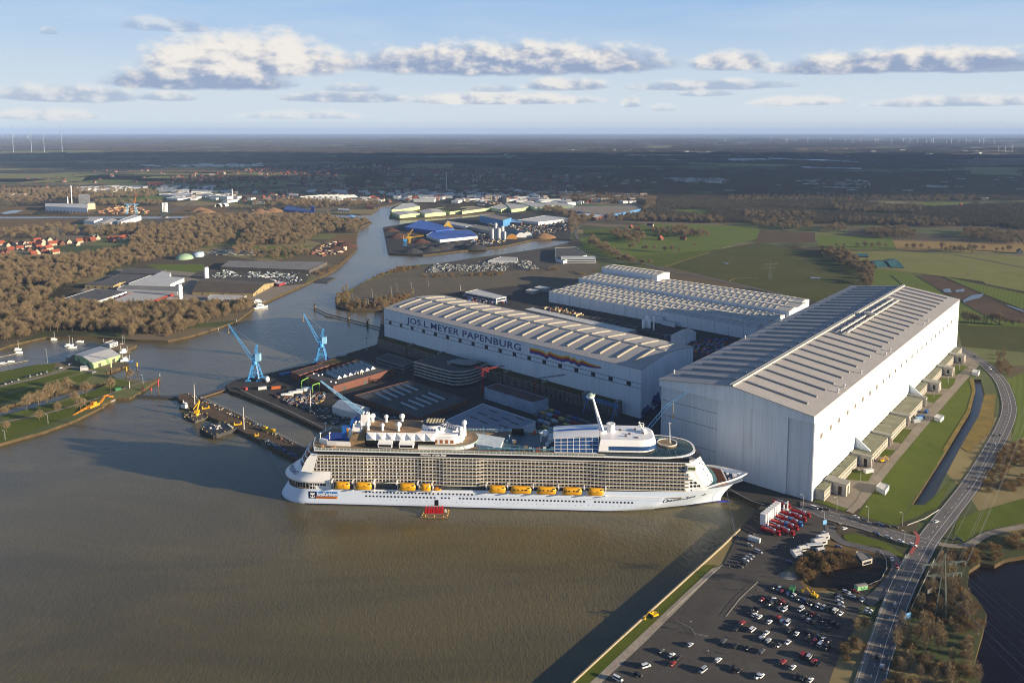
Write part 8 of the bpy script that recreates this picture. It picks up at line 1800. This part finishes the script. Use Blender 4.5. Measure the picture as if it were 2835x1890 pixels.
OTHER = [('E', '390,712,sv 310,752,s 282,778,s 250,800,w 225,835,k 188,868,g 292,632,s', 25, 10, 'parked near the water wall'), ('E', '1000,232,wv 1070,240,k 1130,245,k', 40, 12, 'waiting at the hall corner'), ('E', '1450,335,w 1540,368,k 1660,408,k 1715,415,b 1785,430,k 1870,442,k', 40, 13, 'on the side road along the lawn'), ('E', '1670,510,b 1800,555,s 1935,598,w 2070,640,w', 40, 16, 'queueing at the junction'), ('E', '1272,412,k 1322,460,w', 40, -12, 'turning on the side road'), ('E', '1115,505,w 1255,650,b', 30, 8, 'beside the market stalls'), ('E', '725,818,b', 30, 10, 'beside the pond'), ('E', '1840,795,w 1890,865,r', 10, 40, 'on the loop road'), ('E', '2320,385,w', 40, -20, 'on the main road past the junction'),
         ('G', '1145,385,s 1210,440,w 1055,515,w 1070,570,s 1050,465,s 1035,430,k', 40, 12, 'parked beside the pond path'), ('G', '1260,380,r', 40, 10, 'parked beside the green caravan'), ('G', '1350,490,w', -30, 45, 'leaving the car park'), ('G', '1435,625,w 1415,660,s', 40, 14, 'parked at the roadside verge'), ('G', '1775,570,s 1545,1230,k 1605,1365,s', 22, -60, 'driving on the main road'), ('F', '885,1355,wv', 40, -12, 'parked near the stone strip'), ('F', '780,1465,k', 40, 22, 'parked near the stone strip'), ('F', '520,1525,wv', 40, 20, 'parked near the stone strip'), ('F', '1220,1210,w', 30, -25, 'parked near the stone strip'),
         ('K', '2035,415,wv 1890,300,k', 60, 70, 'on the road bend behind the hall'), ('K', '2125,1035,k 2080,1118,s 2005,1335,k', 30, -55, 'on the main road beside the ditch'), ('H', '1140,165,k', 40, 12, 'on the gravel path by the lake'), ('6', '245,625,k 280,618,w 310,610,k 345,602,s 380,592,w 410,585,k 435,578,s', 12, 30, 'in the upper car row on the left bank'), ('6', '20,692,k 50,685,w 80,677,k 110,668,s 140,658,k 170,652,w', 12, 30, 'in the lower car row on the left bank'), ('6', '650,505,w 565,540,w 870,580,s 800,548,s', 30, -10, 'near the boat hall')]
d_ = at('G', 580, 590) - at('G', 515, 650); LROT = math.atan2(d_.y, d_.x)
cars = []
for k, s in LOTC:
    for q in s.split(): x, y, c = q.split(','); cars.append((at(k, float(x), float(y)), CD[c[0]], 'van' if c[1:] else None, LROT + rv.uniform(-.06, .06) + (math.pi if rv.random() < .4 else 0), 'on the big car park', k, x, y))
for k, s, ux, uy, ar in OTHER:
    for q in s.split():
        x, y, c = q.split(','); p = at(k, float(x), float(y)); d = at(k, float(x) + ux, float(y) + uy) - p
        cars.append((p, CD[c[0]], 'van' if c[1:] else None, math.atan2(d.y, d.x) + rv.uniform(-.04, .04), ar, k, x, y))
CP = {}; cc_ = {}
lot = [c for c in cars if c[4] == 'on the big car park']
for p, col, kd, rz, ar, k, x, y in sorted(cars, key=lambda c: (c[0].x / c[0].y)):
    kd2 = kd or rv.choice(('car', 'car', 'estate')); key = (kd2, col)
    if key in CP: o = copy_tree(CP[key])
    else: o = CP[key] = car_proto(kd2, col)
    o.location = (p.x, p.y, GZ + .78 if ar.startswith('on the main') or 'road' in ar or 'junction' in ar else GZ + .5); o.rotation_euler = (0, 0, rz)
    word = 'van' if kd == 'van' else 'car'; kk = (word, col, ar); n_ = cc_[kk] = cc_.get(kk, 0) + 1
    if ar == 'on the big car park':
        oth = min((c for c in lot if c[0] is not p), key=lambda c: (c[0] - p).length)
        lb = '%s %s in car park by a %s one, %s %s %s from left' % (col, word, oth[1], (RANK[n_ - 1] or 'first ').strip().replace('number ', 'no. '), col, word)
    else: lb = '%s %s %s%s' % (col, word, ar, ', %sof that colour' % (RANK[n_ - 1] or 'first '))
    tag(o, lb, word, 'cars ' + ar)
# ---------------------------------------------------------------- red crane trucks, white silos, stalls
TRED, TBLU = mat('truck_red', '#a3161b', .35, .06, .5), mat('truck_blue', '#2f6fb0', .4, .06, .5)
def truck(p, rz, lb, cab=TRED):
    o = empty('crane_truck', p, rz, lb, 'truck', 'red trucks beside the bow'); b = MB(); b.b0(-6.4, 4, -1.2, 1.2, .9, 1.5); b.b0(-6.2, 1.5, -1.15, 1.15, 1.5, 2.5); b.build('flatbed', TRED, o)
    b = MB(); b.add([(4.2, -1.2, .7), (6.6, -1.2, .7), (6.6, 1.2, .7), (4.2, 1.2, .7), (4.2, -1.2, 3.3), (6.2, -1.2, 3.3), (6.2, 1.2, 3.3), (4.2, 1.2, 3.3)], [(0, 3, 2, 1), (4, 5, 6, 7), (0, 1, 5, 4), (1, 2, 6, 5), (2, 3, 7, 6), (3, 0, 4, 7)]); cb = b.build('cab', cab, o)
    b = MB(); b.add([(6.47, -1.05, 1.9), (6.47, 1.05, 1.9), (6.27, 1.05, 3), (6.27, -1.05, 3)], [(0, 1, 2, 3)]); b.b0(4.8, 6, -1.23, -1.2, 2, 3); b.build('windscreen', CG, cb)
    b = MB(); b.tube((2.6, 0, 1.5), (2.6, 0, 3.6), .35, 8); b.tube((2.6, 0, 3.6), (-3.4, .2, 4.2), .28, 6); b.tube((-3.4, .2, 4.2), (.6, -.3, 4.6), .2, 6); b.b0(1.9, 3.3, -.7, .7, 3.1, 3.7); b.build('loading_crane', mat('crane_pale', '#b9c3cc', .4, .1), o)
    for x in (-5, -3.7, 1.2, 5.2):
        for s in (-1, 1): b = MB(); b.tube((x, s * .95, .5), (x, s * 1.25, .5), .5, 10); b.build('wheel', TYRE, o)
dT = at('E', 640, 520) - at('E', 520, 480); TR = math.atan2(dT.y, dT.x)
for j, (x, y, rz, cb, lb) in enumerate(((520, 495, 0, TRED, 'red crane truck nearest the water, row by the white silos'), (565, 452, 0, TRED, 'second red crane truck in the row by the white silos'), (605, 405, 0, TBLU, 'third crane truck with blue cab in the row by the white silos'), (650, 355, 0, TBLU, 'fourth crane truck with blue cab in the row by the white silos'), (690, 305, 0, TRED, 'fifth red crane truck in the row by the white silos'), (640, 205, 0, TRED, 'red truck standing at the quay end behind the thin stacks'), (672, 495, 0, TRED, 'red truck nearest the car park, outer row'), (718, 440, 0, TRED, 'second red truck in the outer row'), (762, 395, 0, TBLU, 'third truck with blue cab in the outer row'), (805, 345, 0, TRED, 'fourth red truck in the outer row'), (850, 300, 0, TRED, 'fifth red truck in the outer row, by the road'))):
    truck(at('E', x, y) + Vector((0, 0, .4)), TR + rz, lb, cb)
for j in range(7):
    p = at('E', 452 + j * 25, 418 - j * 21) + Vector((0, 0, .4)); o = empty('silo_container', p, TR + 1.57, ['first', 'second', 'third', 'fourth', 'fifth', 'sixth', 'seventh'][j] + ' white ribbed silo from the water in the silo row beside the trucks', 'silo', 'white silos beside the bow')
    b = MB(); b.b0(-1.3, 1.3, -1.4, 2.4, .8, 8.6)
    for k in range(5): b.b0(-1.36, 1.36, -1.46, 2.46, 1.2 + k * 1.75, 1.5 + k * 1.75)
    b.build('tank', SHW, o); b = MB()
    for sx in (-1.1, 1.1):
        for sy in (-1.2, 2.2): b.tube((sx, sy, 0), (sx, sy, .8), .14, 4)
    b.build('support', STEEL, o)
for j, (x, y, yt, lb) in enumerate(((663, 275, 182, 'pale thin steel stack among the red trucks, left'), (704, 240, 142, 'pale thin steel stack among the red trucks, right'), (490, 450, 350, 'pale thin steel stack before the white silos'))):
    p = at('E', x, y); h_ = atY('E', x, yt, p.y).z - 2.5; b = MB(); b.lathe([(.5, 0), (.5, h_), (.01, h_)], (0, 0, 0), 8); b.b0(-1, 1, -1, 1, 0, 1.2); tag(b.build('exhaust_stack', SHW, None, p), lb, 'stack', 'thin stacks among the trucks')
for j, (x, y, x2, y2) in enumerate(((215, 432, 345, 500), (240, 400, 370, 470), (315, 330, 415, 375), (320, 298, 425, 345))):
    a, c = at('E', x, y, 3.1), at('E', x2, y2, 3.1); b = MB(); b.tube((0, 0, 0), c - a, .55, 6); tag(b.build('steel_beam', mat('beam_rusty', '#8a6f55', .7, .2, .5), None, a), 'steel beam lying at the quay edge, %s of four' % ['lowest', 'second', 'third', 'topmost'][j], 'beam', 'steel beams at the quay')
for x, y, L_, W_, h_, rz, lb in ((800, 725, 6, 4, 3.4, .3, 'white market stall beside the scrub, lowest'), (815, 755, 5, 3.4, 3, .3, 'cream market trailer in front of the lowest stall'), (878, 680, 7, 3.6, 3.2, .3, 'white market trailer, second from the scrub'), (1060, 695, 5, 3, 2.8, .3, 'small white stall beside the dark cars'), (1048, 615, 9, 5, 4, .35, 'white peaked tent in the market group'), (1088, 560, 8, 4, 3.4, .35, 'white trailer behind the peaked tent')):
    o = empty('market_stall', at('E', x, y) + Vector((0, 0, .4)), rz, lb, 'stall', 'market stalls'); b = MB(); b.b0(-L_ / 2, L_ / 2, -W_ / 2, W_ / 2, .3, h_ * .75); b.build('body', CON, o)
    b = MB(); b.add([(-L_ / 2 - .2, -W_ / 2 - .2, h_ * .75), (L_ / 2 + .2, -W_ / 2 - .2, h_ * .75), (L_ / 2 + .2, W_ / 2 + .2, h_ * .75), (-L_ / 2 - .2, W_ / 2 + .2, h_ * .75), (-L_ / 2, 0, h_), (L_ / 2, 0, h_)], [(0, 1, 5, 4), (2, 3, 4, 5), (0, 4, 3), (1, 2, 5)]); b.build('roof', ROOFS['white'], o); b = MB(); b.b0(-L_ * .35, L_ * .35, -W_ / 2 - .04, -W_ / 2, h_ * .35, h_ * .65); b.build('counter', WDARK, o)
o = empty('tour_bus', at('E', 1000, 665) + Vector((0, 0, .4)), .15, 'white coach parked in front of the market stalls', 'bus'); b = MB(); b.b0(-5.4, 5.4, -1.25, 1.25, .5, 3.3); b.build('body', CON, o); b = MB(); b.b0(-5, 5, -1.28, -1.25, 1.8, 2.8); b.b0(5.4, 5.43, -1.1, 1.1, 1.6, 2.9); b.build('window', CG, o)
for x in (-3.4, 3.4):
    for s in (-1, 1): b = MB(); b.tube((x, s * .95, .5), (x, s * 1.27, .5), .5, 10); b.build('wheel', TYRE, o)
o = empty('site_caravan', at('E', 1502, 1112) + Vector((0, 0, .4)), .25, 'pale green caravan with arched grey roof beside the pond path', 'caravan'); b = MB(); b.b0(-3.4, 3.4, -1.5, 1.5, .7, 3); b.build('body', mat('caravan_green', '#86c088', .5, .06), o)
b = MB(); b.grid([[(x, 1.6 * math.cos(R(20 * k)), 2.95 + .7 * math.sin(R(20 * k))) for k in range(10)] for x in (-3.5, 3.5)]); b.add([(3.5, 1.6 * math.cos(R(20 * k)), 2.95 + .7 * math.sin(R(20 * k))) for k in range(10)], [tuple(range(10))]); b.add([(-3.5, 1.6 * math.cos(R(20 * k)), 2.95 + .7 * math.sin(R(20 * k))) for k in range(10)], [tuple(reversed(range(10)))]); b.build('roof', FELTG, o)
b = MB()
for x in (-1, 1): b.b0(x - .35, x + .35, -1.53, -1.5, 1.6, 2.3)
b.build('window', WDARK, o)
b = MB()
for x in (-2, 2): b.tube((x, -1.4, .4), (x, 1.4, .4), .4, 10)
b.build('wheel', TYRE, o)
def digger(p, rz, lb):
    o = empty('excavator', p, rz, lb, 'excavator'); b = MB()
    for s in (-1, 1): b.b0(-2, 2, s * 1.2 - .3, s * 1.2 + .3, 0, .9)
    b.build('track', TYRE, o); b = MB(); b.b0(-2.2, 1.2, -1.3, 1.3, 1, 2.1); b.b0(-.2, 1.3, -1.3, -.2, 2.1, 3.1); b.build('body', CY_, o); b = MB(); b.tube((1, .4, 1.8), (4, .4, 4.4), .3, 6); b.tube((4, .4, 4.4), (6.4, .4, 1.8), .22, 6); b.b0(6, 7, -.2, 1, .8, 1.9); b.build('boom', CY_, o); b = MB(); b.b0(-.1, 1.33, -1.33, -.3, 2.2, 2.95); b.build('cab_window', CG, o)
digger(at('F', 990, 690), 3.6, 'yellow excavator digging on the grass strip by the water wall'); digger(at('E', 990, 1185), 2.4, 'small yellow excavator at the edge of the car park dirt'); digger(at('K', 1030, 1270), .4, 'orange excavator parked beside the annex lawn')
# walls, rails, barriers, signs
def wall(name, s, h_, w_, m, lb, cat):
    pts = line(s); c = pts[0].copy(); b = MB(); L, Rr = ribbon_pts(pts, w_, 0)
    for i in range(len(pts) - 1):
        q = [L[i], L[i + 1], Rr[i + 1], Rr[i]]; b.prism([(v[0] - c.x, v[1] - c.y) for v in q], -.3, h_)
    return tag(b.build(name, m, None, c), lb, cat)
wall('flood_wall', 'E 190,458 0,640 F 1640,0 900,670', 1.3, .7, mat('wall_stone', '#a09478', .85, .15, .5), 'tan flood wall along the water, upper stretch before the excavator', 'wall')
wall('flood_wall', 'F 880,690 480,1055 0,1500 -300,1790', 1.3, .7, MATS['wall_stone'], 'tan flood wall along the water, lower stretch below the excavator', 'wall')
for s, lb in (('E 1710,695 1775,770 1785,880 1720,1005 1560,1078', 'inside the loop road beside the pond'), ('E 1990,752 1855,1000 1765,1200 1735,1290', 'between loop road and main road'), ('E 2010,412 2200,340 2352,245', 'along the lawn at the junction'), ('H 900,352 740,690 600,985 420,1490', 'along the lake side of the main road')): rail('guard_rail', s, .9, RAILW, 'pale guard rail ' + lb, 'guard rail', 4, r=.16)
for s, lb in (('F 2340,250 2100,480 1930,700', 'lower run across the car park'), ('F 1290,760 1370,800 1490,870 1520,930 1700,960', 'short run with yellow sections'), ('F 1880,30 1330,520 1150,690', 'along the stone strip')): rail('crowd_barrier', s, 1.1, RAILW, 'grey crowd barriers, ' + lb, 'barrier', 3.2, r=.05)
for k, x, y, w_, h_, m, lb in (('H', 632, 965, 4.2, 3.2, mat('sign_sky_blue', '#6fa8d8', .5, .05), 'blue road sign beside the main road'), ('H', 852, 712, 3.6, 2.6, CONCD, 'grey back of a road sign among the trees'), ('E', 1110, 425, 3, 3, mat('sign_sky_blue'), 'pale blue notice board at the lot entrance')):
    o = empty('road_sign', at(k, x, y), .3, lb, 'sign'); b = MB(); b.b0(-w_ / 2, w_ / 2, -.06, .06, 2, 2 + h_); b.build('panel', m, o); b = MB(); b.tube((-w_ * .35, .1, 0), (-w_ * .35, .1, 2 + h_), .09, 5); b.tube((w_ * .35, .1, 0), (w_ * .35, .1, 2 + h_), .09, 5); b.build('post', STEEL, o)
# ---------------------------------------------------------------- people standing on the lot: one skinned body each
def person_mesh(top_m, leg_m):
    me = bpy.data.meshes.new('person'); V = [(0, 0, .95), (0, 0, 1.2), (0, 0, 1.42), (0, 0, 1.52), (.01, 0, 1.66), (0, .19, 1.40), (.03, .25, 1.12), (.1, .24, .88), (0, -.19, 1.40), (.03, -.25, 1.12), (.1, -.24, .88), (0, .1, .9), (.03, .11, .48), (0, .11, .06), (.13, .12, .03), (0, -.1, .9), (-.03, -.11, .48), (-.04, -.11, .06), (.09, -.12, .03)]
    Rd = [.15, .15, .16, .06, .105, .07, .05, .045, .07, .05, .045, .1, .07, .05, .045, .1, .07, .05, .045]
    E_ = [(0, 1), (1, 2), (2, 3), (3, 4), (2, 5), (5, 6), (6, 7), (2, 8), (8, 9), (9, 10), (0, 11), (11, 12), (12, 13), (13, 14), (0, 15), (15, 16), (16, 17), (17, 18)]
    me.from_pydata(V, E_, []); o = bpy.data.objects.new('person', me); C.objects.link(o); sk_ = o.modifiers.new('skin', 'SKIN'); me.skin_vertices.new() if not me.skin_vertices else None
    for i, r in enumerate(Rd): me.skin_vertices[0].data[i].radius = (r, r)
    me.skin_vertices[0].data[0].use_root = True; o.modifiers.new('sub', 'SUBSURF').levels = 1
    n_ = bpy.data.meshes.new_from_object(o.evaluated_get(bpy.context.evaluated_depsgraph_get())); bpy.data.objects.remove(o)
    for m in (top_m, leg_m, mat('skin', '#b98a6c', .6, .05)): n_.materials.append(m)
    for p in n_.polygons: z = p.center.z; p.material_index = 1 if z < .92 and abs(p.center.y) < .2 else 2 if z > 1.55 or (z < .92) else 0; p.use_smooth = True
    return n_
JN = mat('trousers_dark', '#22262e', .8, .1); PM = [person_mesh(mat('jacket_dark', '#24262b', .8, .1), JN), person_mesh(mat('jacket_white', '#d5d2ca', .8, .1), JN), person_mesh(mat('jacket_red', '#8a2b2b', .8, .1), JN)]; PN_ = ['dark', 'white', 'red']; pc_ = {}
for k, s in (('F', '1260,865,0 1295,865,0 1515,935,0 1495,670,0 1330,745,0 1690,350,0 1845,220,0 2040,355,0 2060,360,0 795,1265,0 1695,1170,1 1470,785,1 1300,780,2 2110,1000,2 2005,1200,0 1965,65,0 1975,65,1 1240,735,2'), ('E', '800,455,0 815,440,0 875,375,0 890,375,0 680,670,0 705,670,0 735,690,0 580,675,1 570,720,0 770,560,1 830,600,1 895,610,1 600,980,1 545,985,0 130,1120,0 150,1125,0 410,1160,0 385,1155,0 360,1130,0 1585,665,0 735,155,0 770,190,0 810,190,0 540,930,0')):
    for q in s.split():
        x, y, i = [float(v) for v in q.split(',')]; i = int(i); o = bpy.data.objects.new('person', PM[i]); C.objects.link(o); o.location = at(k, x, y) + Vector((0, 0, .42)); s_ = rv.uniform(.96, 1.06); o.scale = (s_, s_, s_); o.rotation_euler = (0, 0, rv.random() * 6.28)
        ar = 'on the lower car park' if k == 'F' else 'on the upper lot by the trucks'; n_ = pc_[(i, ar)] = pc_.get((i, ar), 0) + 1
        tag(o, 'person in %s jacket standing %s, %sfrom left' % (PN_[i], ar, RANK[n_ - 1] or 'first '), 'person', 'people standing about')
# ---------------------------------------------------------------- clouds that shade the distant woods, high over the land to the right
CW = mat('cloud_white', '#e6e6e6', 1, .02, .001, spec=0)
SD = SUN_DIR
def cloud_over(boxes, zc, n_, seed):
    rr = random.Random(seed); b = MB()
    for x0, x1, y0, y1, num in boxes:
        for _ in range(num):
            gx, gy = rr.uniform(x0, x1), rr.uniform(y0, y1); t = zc / SD.z; r = rr.uniform(280, 760)
            b.ball((gx + SD.x * t, gy + SD.y * t, zc + rr.uniform(-60, 60)), r, 10, 0, .28)
    o = b.build('clouds', CW); return tag(o, 'high clouds drifting over the land to the right', None, None, 'stuff')
cloud_over([(-4800, 500, 5700, 8300, 50), (500, 4600, 5300, 8300, 44), (-900, 2300, 3500, 5300, 60), (2100, 4600, 3500, 4700, 30)], 2600, 0, 6)
# ---------------------------------------------------------------- air
if HAZE:
    hm = bpy.data.materials.new('haze'); hm.use_nodes = True; t_ = hm.node_tree; t_.nodes.clear(); vo = t_.nodes.new('ShaderNodeVolumePrincipled'); mo = t_.nodes.new('ShaderNodeOutputMaterial')
    vo.inputs['Color'].default_value = HAZE_C; vo.inputs['Density'].default_value = HAZE; vo.inputs['Anisotropy'].default_value = .0
    t_.links.new(vo.outputs[0], mo.inputs['Volume'])
    b = MB(); b.b0(-39000, 39000, -900, 53000, -4, 335); tag(b.build('haze', hm), None, None, None, 'stuff')
